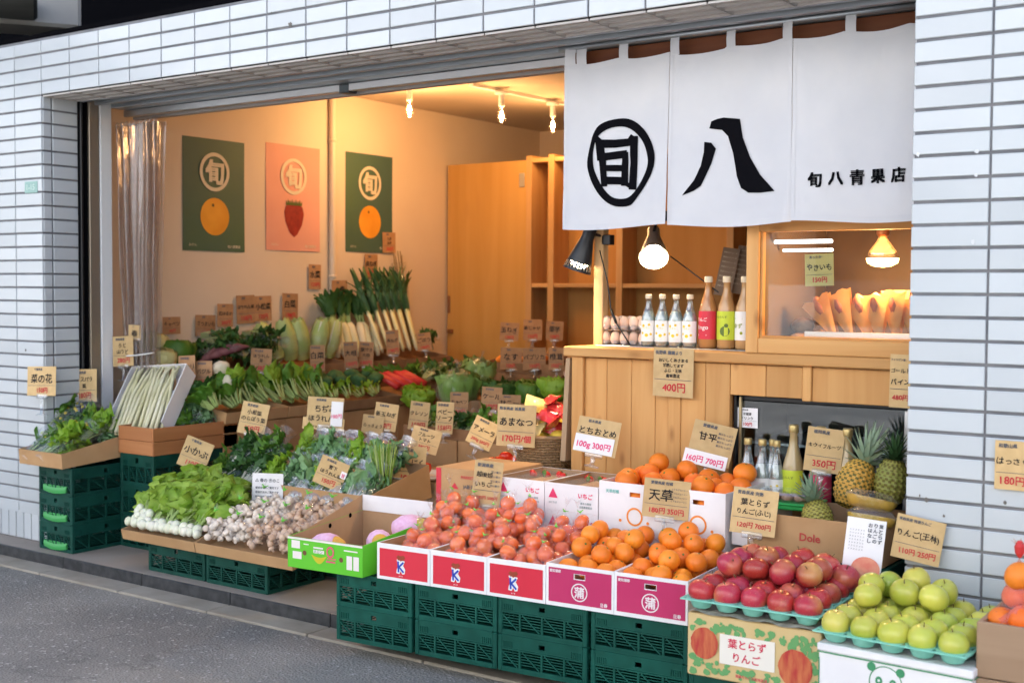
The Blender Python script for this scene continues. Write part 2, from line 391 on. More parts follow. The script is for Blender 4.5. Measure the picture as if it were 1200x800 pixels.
# ------------------------------------------------------------ tiled facade
TW, TH, ZB = .235, .0702, 2.31
TILE = mat('glazed_tile', (.465, .51, .545), .22, (.53, .57, .60), 2.2, 6, .25, .8, rnd=.06, bump=.05, bscale=18, coat=.3)
GROUT = mat('tile_grout', (.135, .14, .155), .9, (.20, .20, .21), 9)
SOFTILE = mat('soffit_tile', (.42, .40, .39), .45, (.47, .45, .43), 6, rnd=.06)
def tile_mesh(w, h, name='tile', m=TILE, d=.009, b=.0022):
    q = MB(); a, c = w/2, h/2
    q.add([(-a, d, -c), (a, d, -c), (a, d, c), (-a, d, c), (-a, b, -c), (a, b, -c), (a, b, c), (-a, b, c), (-a+b, 0, -c+b), (a-b, 0, -c+b), (a-b, 0, c-b), (-a+b, 0, c-b)],
          [(0, 1, 5, 4), (1, 2, 6, 5), (2, 3, 7, 6), (3, 0, 4, 7), (4, 5, 9, 8), (5, 6, 10, 9), (6, 7, 11, 10), (7, 4, 8, 11), (8, 9, 10, 11)])
    return q.mesh(name, m)
tm = tile_mesh(.228, .0605); tmv = tile_mesh(.060, .145); tms = tile_mesh(.228, .062, 'soffit_tile', SOFTILE)
tmc = tile_mesh(.047, .0605); tmr = tile_mesh(.148, .0605)
fac = thing('tiled_building', 'building front clad in glossy white rectangular tiles around the open shop', 'building')
def face(nm, bx, cols, rows, base=None):
    q = MB(); q.box(*bx); p = ob(nm, q.mesh(nm, GROUT), fac)
    for n in cols:
        for r in rows: ob('tile', tm, p, (TW*(n+.5), R.uniform(-.0006, .0006), ZB+TH*(r+.5)), (R.uniform(-.012, .012), R.uniform(-.002, .002), R.uniform(-.006, .006)))
    if base:
        x = base[0]
        while x < base[1]: ob('tile', tmv, p, (x+.034, 0, .078)); x += .068
    return p
rows = range(-31, 4)
pl = face('pillar', (-1.41, .227, .006, .22, 0, 2.60), range(-3, 1), rows, (-.705, .2))
face('beam', (.227, 4.708, .006, .215, 2.317, 2.60), range(1, 20), range(0, 4))
for n in range(1, 20):
    for k in range(3): ob('tile', tms, fac.children[1], (TW*(n+.5), .040+k*.0702, ZB+.001), (-pi/2, 0, 0))
pr_ = face('pillar', (4.708, 6.6, .006, .22, 0, 2.60), range(20, 25), rows, (4.703, 5.87))
for r in rows:
    ob('tile', tmc, pl, (.2355, .033, ZB+TH*(r+.5)), (0, 0, pi/2)); ob('tile', tmr, pl, (.2355, .140, ZB+TH*(r+.5)), (0, 0, pi/2))
for r in range(-31, 0):
    ob('tile', tmr, pr_, (4.6995, .090, ZB+TH*(r+.5)), (0, 0, -pi/2))
# stains, a small wall number plate and a fixing screw on the tiles
q = MB(); q.bev(-.055, .055, 0, .004, -.030, .030, .002); np_ = thing('number_plate', 'small pale green number plate fixed to the left tiled pillar', 'plate', (0.142, -0.003, 1.845))
ob('plate', q.mesh('plate', mat('pale_green_enamel', (.28, .46, .42), .4)), np_); q = MB(); write(q, '1-15', 0, 0, .09, .03); ob('lettering', q.mesh('lettering', mat('pale_ink', (.6, .72, .68), .6)), np_)

GRIME = mat('tile_grime', (.16, .15, .14), .9); PALE = mat('pale_blob', (.62, .64, .66), .7)
for (x_, z_), r_, m_ in (((4.768, 0.696), .007, GRIME), ((4.821, 0.652), .005, GRIME), ((4.747, 0.707), .004, GRIME), ((4.890, 1.485), .008, PALE), ((4.721, 1.754), .006, PALE), ((4.896, 1.754), .006, PALE), ((4.895, 1.683), .005, PALE), ((4.999, 0.712), .006, GRIME), ((2.026, 2.459), .010, GRIME), ((1.912, 2.523), .004, GRIME), ((0.080, 0.999), .006, GRIME)):
    q = MB(); disc(q, x_, z_, r_, -.0022, 0, 14, R.uniform(.6, 1.2), .7, x_*9); ob('stain', q.mesh('stain', m_), fac)
# overhead structure above the tiles: recess painted near-black, concrete beam and slab of the viaduct
VI = mat('viaduct_concrete', (.27, .265, .25), .9, (.36, .35, .33), 2.5, 8, .3, .7, bump=.3, bscale=40)
DK = mat('dark_recess', (.004, .004, .005), .95, spec=.02)  # near-black: the shade of recesses, slots and holes put into the colour
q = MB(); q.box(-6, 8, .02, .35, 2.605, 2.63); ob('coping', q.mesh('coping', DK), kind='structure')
q = MB(); q.box(-9, 8.5, .30, 8, 2.655, 2.70); ob('roof', q.mesh('roof', DK), kind='structure')  # box added above the ceiling to keep sky light out of the room
q = MB(); q.box(-18, 16, 1.9, 2.0, 2.6, 5.0); ob('upper_wall', q.mesh('upper_wall', DK), kind='structure')  # mostly unseen; its size is set to keep direct sun off the front
vd = thing('viaduct', 'grey concrete beam and slab overhead at the left corner', 'viaduct', (-0.750, 0.950, 2.913), (0, 0, 0.975))
q = MB(); q.bev(-6, .0, -.05, .32, 0, .55, .02); ob('beam', q.mesh('beam', VI), vd)
q = MB(); q.bev(-6, -.25, -.75, -.06, .02, .14, .02); ob('slab', q.mesh('slab', mat('slab_green_grey', (.14, .15, .145), .9, (.19, .20, .19), 3, 8)), vd)

# ------------------------------------------------------------ room
XL, YB, XR, ZC = .10, 4.75, 5.6, 2.63
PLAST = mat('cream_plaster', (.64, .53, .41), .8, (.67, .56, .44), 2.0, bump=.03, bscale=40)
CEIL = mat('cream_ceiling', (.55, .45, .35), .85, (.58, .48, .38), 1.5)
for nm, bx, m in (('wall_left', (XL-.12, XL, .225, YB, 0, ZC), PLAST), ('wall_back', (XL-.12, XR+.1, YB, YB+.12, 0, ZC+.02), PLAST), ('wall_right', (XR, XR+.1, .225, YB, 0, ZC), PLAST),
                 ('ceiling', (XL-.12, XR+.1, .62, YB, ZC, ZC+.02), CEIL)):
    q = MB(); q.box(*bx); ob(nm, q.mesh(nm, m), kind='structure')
LINT = mat('lintel_panel', (.37, .335, .31), .6, (.40, .36, .335), 2)
q = MB(); q.box(.22, XR, .58, .62, 2.25, ZC+.02); q.box(.22, XR, .30, .58, 2.345, 2.37); ob('lintel', q.mesh('lintel', LINT), kind='structure')
# pipe chase in the corner, a shallow pilaster on the left wall
q = MB(); q.tube([(XL+.024, 2.26, .0), (XL+.024, 2.26, ZC)], .022, 14, 0, False)
for z_ in (.5, 1.4, 2.3): q.tube([(XL+.024, 2.26, z_), (XL+.024, 2.26, z_+.02)], .026, 14)
ob('drain_pipe', q.mesh('drain_pipe', mat('cream_pipe', (.66, .57, .46), .5), True), None, label='thin cream pipe running up the left wall between the posters', cat='pipe')

# door track: three aluminium rails under the beam
tr = thing('sliding_door_track', 'grey metal sliding door rails running under the tiled beam', 'door track', (.24, .22, 2.3))
for nm, y0, y1, z0, z1, m in (('rail', .222, .248, 2.303, 2.34, ALU), ('groove', .248, .315, 2.325, 2.34, DK), ('rail', .315, .345, 2.298, 2.34, ALU), ('groove', .345, .42, 2.322, 2.34, DK), ('rail', .42, .575, 2.292, 2.338, ALU), ('curtain_rail', .50, .53, 2.255, 2.29, STEEL)):
    q = MB(); q.bev(0, 4.46, y0-.22, y1-.22, z0-2.3, z1-2.3, .003); ob(nm, q.mesh(nm, m), tr)
q = MB(); q.bev(1.60, 1.66, .275, .34, -.052, -.012, .004); ob('bracket', q.mesh('bracket', mat('dark_bracket', (.09, .11, .12), .5, metal=.5)), tr)
# left jamb: dark slot, bronze strip, white panel
jb = thing('door_jamb', 'dark bronze and white metal door jamb beside the left tiled pillar', 'door frame', (.235, .22, 0))
for nm, bx, m in (('dark_slot', (-.02, -.005, .0, .06, 0, 2.318), DK), ('channel', (-.02, .012, .005, .02, 0, 2.318), BLACKM), ('bronze_strip', (-.02, .006, .062, .125, 0, 2.318), mat('bronze_anodised', (.30, .255, .20), .4, metal=.6)),
                  ('white_panel', (-.02, .012, .128, .20, 0, 2.318), mat('white_panel', (.72, .74, .76), .5))):
    q = MB(); q.bev(*bx, .003); ob(nm, q.mesh(nm, m), jb)

# ------------------------------------------------------------ posters on the left wall
def poster(y0, y1, z0, z1, bgc, fruit, label):
    w, h = y1-y0, z1-z0
    t = thing('poster', label, 'poster', (XL+.004, y0+w/2, z0+h/2), (0, 0, pi/2), 'fruit posters on the left wall')
    q = MB(); q.grid(lambda u, v: ((u-.5)*w, -.002*sin(u*3)-.0015*sin(v*5+u*2), (v-.5)*h), 8, 10); q.grid(lambda u, v: ((.5-u)*w, .0025, (v-.5)*h), 1, 1)
    ob('sheet', q.mesh('sheet', bgc, True), t)
    cream = mat('cream_print', (.62, .56, .43), .7)
    q = MB(); ring(q, .0, .139, .116, .094, -.005); write(q, '旬', 0, .139, .165, .138, -.005, bold=.08); ob('emblem', q.mesh('emblem', cream), t)
    q = MB(); write(q, '旬八青果店', .15, -.305, .10, .02, -.005, bold=.03); write(q, 'みかん', -.17, -.3, .06, .02, -.005); ob('lettering', q.mesh('lettering', cream), t)
    if fruit == 'orange':
        q = MB(); disc(q, 0, -.128, .112, -.005, 0, 36); ob('printed_fruit', q.mesh('printed_fruit', mat('printed_orange', (.62, .25, .015), .6, (.75, .34, .03), 5)), t)
        q = MB(); disc(q, -.015, -.06, .010, -.006, 0, 10); ob('printed_stem', q.mesh('printed_stem', mat('printed_brown', (.12, .07, .02), .7)), t)
    else:
        q = MB(); pts = [(-.085, .01), (-.07, .05), (-.02, .07), (.03, .068), (.075, .045), (.088, 0), (.07, -.07), (.03, -.13), (0, -.15), (-.04, -.12), (-.075, -.05)]
        q.add([(a*1.02, -.005, b-.10) for a, b in pts], [tuple(range(len(pts)))]); ob('printed_fruit', q.mesh('printed_fruit', mat('printed_red', (.20, .008, .008), .6, (.28, .018, .012), 40)), t)
        q = MB()
        for k in range(9):
            a = -.06+k*.015; q.add([(a-.012, -.006, -.046), (a+.012, -.006, -.046), (a*1.2, -.006, -.015+.010*(k % 2))], [(0, 1, 2)])
        ob('printed_leaves', q.mesh('printed_leaves', mat('printed_leaf', (.10, .13, .03), .7)), t)
GP = mat('poster_green', (.06, .12, .065), .6, (.045, .10, .085), 1.6); PP = mat('poster_pink', (.64, .30, .23), .65, (.68, .34, .27), 1.5)
poster(1.02, 1.50, 1.55, 2.22, GP, 'orange', 'green poster with a round emblem and an orange, nearest the curtain')
poster(1.68, 2.16, 1.57, 2.245, PP, 'berry', 'pink poster with a round emblem and a strawberry')
poster(2.41, 2.89, 1.58, 2.255, GP, 'orange', 'green poster with an orange, farthest inside the shop')

# ------------------------------------------------------------ plywood door and stud shelving at the back
PLY = wood('plywood', (.50, .27, .07), (.58, .33, .10), (.50, .27, .08), 'z', .35, .6, .03)
PINE = wood('pine_frame', (.50, .27, .10), (.62, .37, .16), (.40, .19, .06), 'z', .8)
t = thing('plywood_door', 'tall plain plywood door standing at the back of the shop', 'door', (.12, 3.5, 0))
q = MB(); q.bev(0, .715, 0, .03, .02, 2.25, .003); ob('panel', q.mesh('panel', PLY), t)
q = MB(); q.bev(.655, .70, -.006, 0, 2.06, 2.16, .002); ob('hinge', q.mesh('hinge', STEEL), t)
q = MB(); q.bev(.02, .06, -.03, 0, 1.0, 1.03, .004); q.bev(.01, .03, -.012, 0, 1.15, 1.28, .003); ob('handle', q.mesh('handle', mat('brown_handle', (.2, .08, .03), .5)), t)
t = thing('shelf_unit', 'wooden stud shelving with plywood back behind the counter', 'shelf', (.83, 3.5, 0))
q = MB(); q.box(.02, 3.9, .20, .215, 0, 2.28); ob('back_panel', q.mesh('back_panel', wood('plywood_dark', (.42, .21, .055), (.48, .25, .075), (.42, .21, .06), 'z', .35, .65, .03)), t)
for x in (0, .19, .75, 1.57, 2.3, 3.0, 3.85):
    q = MB(); q.bev(x, x+.05, 0, .2, 0, 2.28, .003); ob('upright', q.mesh('upright', PINE), t)
for z in (.30, .86, 1.345, 2.23):
    for a, b in ((.05, .19), (.24, .75), (.80, 1.57), (1.62, 2.3), (2.35, 3.0), (3.05, 3.85)):
        q = MB(); q.bev(a+.001, b-.001, .004, .2, z, z+.03, .003); ob('shelf', q.mesh('shelf', wood('pine_shelf', (.50, .27, .10), (.62, .37, .16), (.40, .19, .06), 'x', .8)), t)

# ------------------------------------------------------------ ceiling bulbs on a track
FIL = mat('lit_bulb', (1, .75, .4), .3, emis=60, ecol=(1, .62, .26))
BGL = film('bulb_glass', (1, .95, .85), .08, .5, .03, .0, 5, 0)
def bulb(loc, watts, label, grp=None):
    t = thing('ceiling_bulb', label, 'bulb', loc, group=grp)
    q = MB(); q.lathe([(.045, .0), (.045, -.018), (.012, -.024)], 16); q.lathe([(.019, -.02), (.021, -.09), (.016, -.10)], 14); ob('lamp_holder', q.mesh('lamp_holder', WHITE, True), t)
    q = MB(); q.lathe([(.013, -.10), (.016, -.115), (.027, -.145), (.030, -.168), (.025, -.188), (.012, -.2), (.001, -.202)], 16); ob('bulb_glass', q.mesh('bulb_glass', BGL, True), t)
    q = MB(); q.lathe([(.004, -.125), (.011, -.14), (.013, -.16), (.010, -.175), (.001, -.18)], 10); ob('filament', q.mesh('filament', FIL, True), t)
    l = bpy.data.lights.new('bulb_light', 'POINT'); l.energy = watts; l.color = (1, .52, .20); l.shadow_soft_size = .05
    lo = bpy.data.objects.new('bulb_light', l); COL.objects.link(lo); lo.parent = t; lo.location = (0, 0, -.26)
BW = 3.0
bulb((0.746, 2.313, 2.625), 8.5, 'glowing bare ceiling bulb nearest the third poster')
bulb((1.172, 2.727, 2.605), BW, 'glowing bare bulb hanging mid-way along the ceiling track')
bulb((1.183, 3.310, 2.605), BW, 'glowing bare bulb at the noren end of the ceiling track')
a, b = Vector((1.114, 2.476, 2.620)), Vector((1.164, 3.467, 2.620))
tk = thing('ceiling_track', 'thin pale lighting track on the shop ceiling holding two bulbs', 'lighting track', a)
q = MB(); q.bar((0, 0, 0), (b-a)*1.6, .035, .02); ob('track', q.mesh('track', WHITE), tk)
# ------------------------------------------------------------ the street front opposite (behind the viewer, seen in the shop glass)
op = thing('opposite_building', 'pale building front across the street mirrored in the shop glass', 'building', (0, -10, -.06))
def opart(nm, bx, c, r=.7): q = MB(); q.box(*bx); return ob(nm, q.mesh(nm, mat('opp_%s_%d' % (nm, int(bx[0]*10)), c, r)), op)
opart('wall', (-16, 20, -.3, -.02, 0, 8), (.74, .76, .78)); opart('base', (-16, 20, -.02, .1, 0, .35), (.12, .12, .13))
for k in range(7): w_ = opart('window', (-12+k*4, -9.9+k*4, -.02, .02, 1.0, 2.3), (.16, .20, .24), .2)
for k in range(4): opart('shutter', (-9.5+k*7, -8.2+k*7, -.02, .03, .05, 2.4), (.34, .37, .40))
opart('awning', (-3, 1.5, 0, .8, 2.5, 2.75), (.60, .22, .03)); opart('awning', (3, 7, 0, .7, 2.45, 2.7), (.24, .36, .03))

# ============================================================ COUNTER
PV = wood('counter_board', (.52, .255, .080), (.63, .35, .130), (.24, .09, .025), 'z', .75)
PH = wood('counter_rail', (.52, .255, .080), (.63, .35, .130), (.32, .14, .04), 'x', .75)
CX0, CX1, CY = 3.14, 4.92, .50
ct = thing('sales_counter', 'pine board sales counter beneath the white noren curtain', 'counter', (CX0, CY, 0))
def cpart(nm, bx, m, b=.003):
    q = MB(); q.bev(bx[0]-CX0, bx[1]-CX0, bx[2]-CY, bx[3]-CY, bx[4], bx[5], b); return ob(nm, q.mesh(nm, m), ct)
xs = [3.205, 3.31, 3.425, 3.535, 3.60]
for a, b in zip(xs, xs[1:]): cpart('board', (a+.0008, b-.0008, .515, .53, .0, 1.055), PV, .002)
for a, b in ((3.655, 3.76), (3.76, 3.864)): cpart('board', (a+.0008, b-.0008, .503, .53, .0, 1.055), PV, .002)
cpart('post', (3.15, 3.205, .497, .56, 0, 1.06), PV); cpart('post', (3.60, 3.655, .500, .53, 0, 1.055), PV)
for a, b in ((3.864, 4.01), (4.01, 4.155)): cpart('board', (a+.001, b-.001, .503, .53, .938, 1.055), PV, .002)
cpart('post', (4.155, 4.19, .497, .53, .93, 1.06), PV)
for a, b in ((4.19, 4.50), (4.50, 4.92)): cpart('board', (a+.001, b-.001, .506, .53, .93, 1.055), PV, .002)
cpart('ledge', (3.12, 4.92, .478, .60, 1.060, 1.100), PH, .004)
cpart('worktop', (3.12, 4.92, .601, 1.10, 1.060, 1.099), PH)
cpart('end_panel', (3.152, 3.172, .561, 1.1, 0, 1.058), PV)
cpart('metal_edge', (3.21, 3.93, .585, .90, 1.1005, 1.1045), STEEL, .001)
q = MB(); q.add([(-.045, .0, .62), (-.02, .0, .62), (.0, 0, 1.05), (-.02, 0, 1.05), (-.045, .4, .62), (-.02, .4, .62), (.0, .4, 1.05), (-.02, .4, 1.05)], [(0, 1, 2, 3), (7, 6, 5, 4), (0, 4, 5, 1), (1, 5, 6, 2), (2, 6, 7, 3), (3, 7, 4, 0)])
ob('side_board', q.mesh('side_board', mat('pale_board', (.40, .27, .16), .7)), ct)
# left post up to the lintel, header beam
cpart('post', (3.19, 3.235, .60, .645, 1.10, 2.24), wood('post_pine', (.62, .37, .16), (.72, .46, .23), (.5, .27, .1), 'z', .8))
cpart('header', (3.19, 4.69, .435, .47, 2.205, 2.288), wood('header_dark', (.115, .030, .010), (.17, .055, .018), (.1, .03, .01), 'x', .8))
# ---- glazed warming cabinet
wc = thing('warming_cabinet', 'pine framed glass cabinet keeping baked potatoes warm on the counter', 'cabinet', (3.935, .50, 1.10))
def wpart(nm, bx, m, b=.003):
    q = MB(); q.bev(bx[0]-3.935, bx[1]-3.935, bx[2]-.5, bx[3]-.5, bx[4]-1.1, bx[5]-1.1, b); return ob(nm, q.mesh(nm, m), wc)
wpart('frame', (3.935, 3.985, .478, .53, 1.1015, 1.62), PV); wpart('frame', (3.985, 4.92, .480, .53, 1.1015, 1.158), PH); wpart('frame', (3.985, 4.92, .480, .53, 1.553, 1.62), PH)
wpart('frame', (4.87, 4.92, .482, .53, 1.158, 1.553), PV)
wpart('inner_bead', (3.985, 3.995, .495, .52, 1.158, 1.553), PV, .001); wpart('inner_bead', (3.995, 4.87, .495, .52, 1.158, 1.167), PH, .001)
wpart('glass_pane', (3.985, 4.87, .520, .524, 1.158, 1.553), glass('cabinet_glass', .012, .26, .01), .0005)
wpart('back', (3.985, 4.92, 1.15, 1.17, 1.1015, 1.62), mat('cabinet_brown', (.085, .05, .03), .6, (.12, .075, .045), 4)); wpart('top', (3.985, 4.92, .53, 1.15, 1.60, 1.62), PLY)
wpart('side', (3.965, 3.985, .53, 1.15, 1.1015, 1.60), mat('cabinet_side', (.13, .09, .065), .6)); wpart('side', (4.90, 4.92, .53, 1.15, 1.1015, 1.60), mat('cabinet_side', (.1, .07, .05), .6))
wpart('tray', (4.13, 4.88, .58, 1.0, 1.150, 1.170), STEEL, .004); wpart('tray_rim', (4.13, 4.88, .57, .58, 1.150, 1.185), STEEL, .002)
wpart('light_tube', (3.99, 4.22, .60, .615, 1.512, 1.527), mat('tube_white', (.9, .92, .95), .3, emis=1.2, ecol=(.9, .95, 1)), .004)  # glowing white bars stand in for bright reflections in the cabinet glass
wpart('light_tube', (4.0, 4.2, .66, .672, 1.483, 1.495), mat('tube_white', (.9, .92, .95), .3), .003)
# paper bags of baked sweet potato fanned on the tray
PB = mat('orange_paper_bag', (.70, .34, .11), .7, (.76, .44, .18), 12, transl=.35)
for k in range(9):
    x = 4.185+k*.058; a = radians(-26+k*6.0+R.uniform(-5, 5)); h = .150+.02*sin(k*2.1)
    q = MB(); q.grid(lambda u, v: ((u-.5)*(.024+.098*v), -.012-.010*sin(pi*u)*(1-.3*v), v*h*(1+.06*sin(u*9+k))), 6, 6); q.grid(lambda u, v: ((u-.5)*(.024+.098*v), .012+.010*sin(pi*u), v*h), 6, 6)
    sp = thing('potato_bag', ['leftmost orange paper bag in the warming cabinet fan', 'second orange paper bag from the left in the cabinet', 'third orange paper bag from the left in the cabinet', 'fourth orange paper bag from the left in the cabinet', 'middle orange paper bag under the price card in the cabinet', 'orange paper bag just right of the middle in the cabinet', 'third orange paper bag from the right in the cabinet', 'second orange paper bag from the right in the cabinet', 'rightmost orange paper bag below the heat lamp'][k], 'paper bag', (x, .74+.02*(k % 3), 1.171), (radians(8), a, radians(R.uniform(-14, 14))), 'paper bags of baked potato')
    ob('bag', q.mesh('bag', PB, True), sp)
    q = MB(); q.lathe([(.003, .06), (.02, .08), (.026, .11), (.02, .14), (.005, .155)], 10); ob('potato', q.mesh('potato', mat('potato_skin', (.30, .09, .07), .6, (.4, .16, .08), 25), True), sp, (0, 0, .006))
# second row of crumpled foil and bags at the cabinet's left
FO = mat('brown_wrapped', (.22, .12, .06), .5, (.36, .22, .12), 30, bump=.5, bscale=40)
for k, (x, y, z, r) in enumerate(((4.06, .72, 1.135, .05), (4.08, .86, 1.135, .06), (4.03, .80, 1.20, .045), (4.11, .80, 1.235, .04), (4.045, .64, 1.13, .035))):
    q = MB(); q.lathe([(r*sin(pi*i/8)+.0005, -r*cos(pi*i/8)*.75) for i in range(9)], 14, fn=lambda p, i, j: tuple(Vector(p)*(1+.25*nz(p[0]*30+k, p[1]*30, p[2]*30))))
    ob('wrapped_potato', q.mesh('wrapped_potato', FO, True), None, (x, y, z), label=['wrapped brown potato low at the cabinet left behind the glass', 'larger wrapped brown potato at the cabinet back left', 'wrapped potato resting on two others in the cabinet left', 'topmost wrapped potato in the cabinet left heap', 'smallest wrapped potato close to the cabinet glass'][k], cat='potato')
# heat lamp
hl = thing('heat_lamp', 'glowing reflector heat lamp hanging inside the glass cabinet', 'lamp', (4.36, .75, 1.598))
q = MB(); q.lathe([(.022, 0), (.024, -.05), (.018, -.06)], 14); ob('lamp_holder', q.mesh('lamp_holder', mat('copper_holder', (.55, .25, .10), .35, metal=.6), True), hl)
q = MB(); q.lathe([(.016, -.06), (.022, -.075), (.052, -.115), (.060, -.140)], 22); ob('reflector', q.mesh('reflector', film('lamp_silvering', (.9, .7, .5), .45, .9, .1, .1, 5, 0), True), hl)
q = MB(); q.lathe([(.060, -.140), (.055, -.158), (.03, -.170), (.001, -.173)], 22); ob('lamp_face', q.mesh('lamp_face', mat('lamp_glow', (1, .6, .25), .4, emis=5, ecol=(1, .58, .2)), True), hl)
l = bpy.data.lights.new('heat_light', 'POINT'); l.energy = 6; l.color = (1, .55, .22); l.shadow_soft_size = .04
lo = bpy.data.objects.new('heat_light', l); COL.objects.link(lo); lo.parent = hl; lo.location = (0, -.02, -.2)

# ---- drinks fridge under the counter
fr = thing('drinks_fridge', 'black glass fronted drinks fridge set into the pine counter', 'fridge', (3.87, .53, 0))
def fpart(nm, bx, m, b=.003):
    q = MB(); q.bev(bx[0]-3.87, bx[1]-3.87, bx[2]-.53, bx[3]-.53, bx[4], bx[5], b); return ob(nm, q.mesh(nm, m), fr)
FB = mat('fridge_black', (.012, .013, .015), .35)
fpart('back', (3.87, 4.92, 1.02, 1.04, .1, .935), mat('fridge_inner', (.06, .07, .08), .5)); fpart('side', (3.866, 3.878, .53, 1.02, .1, .935), FB); fpart('side', (4.9, 4.92, .53, 1.02, .1, .935), FB)
fpart('floor', (3.878, 4.9, .55, 1.02, .30, .50), mat('fridge_floor', (.10, .11, .12), .4)); fpart('ceiling', (3.878, 4.9, .55, 1.02, .915, .935), FB); fpart('plinth', (3.87, 4.92, .531, .549, 0, .42), FB)
fpart('gold_trim', (3.888, 3.898, .531, .545, .42, .93), mat('gold_trim', (.45, .36, .2), .35, metal=.7), .002)
fpart('glass_door', (3.878, 4.9, .546, .550, .42, .914), glass('fridge_glass', .06, .36, .015, (.80, .86, .88)), .0005)
fpart('frame', (4.52, 4.55, .538, .546, .42, .914), STEEL, .002); fpart('wire_shelf', (3.885, 4.88, .6, 1.0, .745, .755), STEEL, .001)

# ---- bottles
LEM = film('lemon_drink_glass', (.80, .86, .83), .16, .85, .03, .15, 5, 0)
GC = mat('gold_cap', (.50, .38, .16), .35, metal=.6); WC = mat('cream_cap', (.72, .62, .45), .5)
def bottle(nm, loc, h, r, glassm, capm, labels, label, cat='bottle', liquid=None):
    t = thing(nm, label, cat, loc, (0, 0, R.uniform(-.15, .25)))
    p = [(r*.9, 0), (r, .01), (r, h*.52), (r*.93, h*.58), (r*.62, h*.70), (r*.40, h*.80), (r*.36, h*.90), (r*.40, h*.905), (r*.40, h*.92)]
    q = MB(); q.lathe(p, 22); ob('glass', q.mesh('glass', glassm, True), t)
    if liquid:
        q = MB(); q.lathe([(r*.86, .006), (r*.95, .014), (r*.95, h*.515), (r*.88, h*.575), (r*.6, h*.68)], 20); ob('liquid', q.mesh('liquid', liquid, True), t)
    q = MB(); q.lathe([(r*.44, h*.915), (r*.46, h*.92), (r*.46, h*.985), (r*.40, h)], 16); ob('cap', q.mesh('cap', capm, True), t)
    if labels:
        lm, z0, z1, deco, dm = labels
        q = MB(); n = 14
        q.grid(lambda u, v: ((r+.0012)*sin((u-.5)*2.9), -(r+.0012)*cos((u-.5)*2.9), h*(z0+(z1-z0)*v)), n, 1); lb = ob('label', q.mesh('label', lm, True), t)
        q = MB()
        for (u, v, s, kind) in deco:
            zc = h*(z0+(z1-z0)*v)
            if kind == 'dot': f2 = MB(); disc(f2, 0, 0, s, 0, 0, 10)
            elif kind.startswith('bar'): f2 = MB(); rect(f2, -s, s, -.0025, .0025, 0)
            else: f2 = MB(); write(f2, kind, 0, 0, s*2, s, 0, bold=.02)
            for i, (x, y, z) in enumerate(f2.v):
                a = (u-.5)*2.9 + x/r; f2.v[i] = ((r+.002)*sin(a), -(r+.002)*cos(a), zc+z)
            q.merge(f2)
        ob('print', q.mesh('print', dm), lb)
    return t
LIQ = mat('pale_lemonade', (.42, .46, .43), .1, spec=.6)
LW = mat('white_label', (.80, .80, .78), .5); YEL = mat('lemon_yellow_print', (.78, .55, .02), .6); PW = mat('print_white', (.82, .78, .74), .6); PG = mat('print_dark_green', (.10, .16, .03), .6)
lemdeco = [(.35, .75, .006, 'dot'), (.62, .8, .005, 'dot'), (.5, .3, .007, 'dot'), (.7, .35, .005, 'dot'), (.3, .4, .005, 'dot'), (.5, .65, .012, 'レモン')]
for k, (px, lab) in enumerate(((757, 'clear lemonade bottle beside the egg cartons on the counter'), (772, 'second clear lemonade bottle from the egg cartons'), (788, 'third clear lemonade bottle from the egg cartons'), (804, 'clear lemonade bottle next to the red label juice'))):
    x = [3.442, 3.505, 3.568, 3.630][k]; bottle('lemonade_bottle', (x, .62, 1.105), .212, .0295, LEM, WC, (LW, .10, .50, lemdeco, YEL), lab, liquid=LIQ)
for k, (x, c1, lm, deco, dm, lab) in enumerate((
        (3.705, (.42, .19, .06), mat('red_label', (.60, .025, .05), .5), [(.45, .7, .022, 'りんご'), (.45, .4, .026, 'Ringo'), (.45, .15, .02, 'bar')], PW, 'amber juice bottle with a red label on the counter'),
        (3.785, (.47, .26, .10), mat('lime_label', (.52, .62, .04), .5), [(.4, .8, .024, 'らふらんす'), (.55, .3, .02, 'dot'), (.6, .5, .008, 'dot')], PG, 'amber juice bottle with a lime green label on the counter'),
        (3.862, (.50, .30, .13), LW, [(.4, .75, .02, 'bar'), (.4, .5, .02, 'ゆず'), (.55, .25, .006, 'dot')], mat('print_olive', (.30, .36, .02), .6), 'amber juice bottle with a white label beside the cabinet'))):
    bottle('juice_bottle', (x, .63, 1.105), .285, .037, mat('juice_%d' % k, c1, .08, coat=.6, spec=.6), WC, (lm, .13, .52, deco, dm), lab)
fpart('bottle_ledge', (3.87, 4.50, .447, .528, .476, .498), PH)
for k, x in enumerate((3.972, 4.030, 4.062, 4.088)):
    bottle('lemonade_bottle', (x-.012, .462+.018*(k == 2), .4985), .285, .0335 if k < 2 else .0285, LEM, GC, (LW, .1, .5, lemdeco, YEL), ['small clear bottle at the far left before the fridge glass', 'clear lemon bottle second from left before the fridge', 'clear bottle standing a little behind the lemon bottles', 'clear lemon bottle just left of the pear juice'][k], liquid=LIQ)
bottle('juice_bottle', (4.130, .487, .4985), .345, .040, mat('pear_juice', (.42, .31, .15), .08, coat=.6), GC, (mat('lime_label', (.52, .62, .04), .5), .13, .52, [(.45, .8, .026, 'らふらんす'), (.5, .3, .015, 'dot')], PG), 'tall pear juice bottle with a lime label before the fridge')
bottle('juice_bottle', (4.235, .487, .4985), .345, .040, mat('pear_juice', (.42, .31, .15), .08, coat=.6), GC, (mat('rose_label', (.55, .05, .12), .5), .13, .5, [(.45, .6, .02, 'bar')], PW), 'juice bottle with a rose label behind the kiwi card')
bottle('juice_bottle', (4.335, .487, .4985), .345, .040, mat('pear_juice', (.42, .31, .15), .08, coat=.6), GC, None, 'unlabelled juice bottle at the right behind the kiwi card')

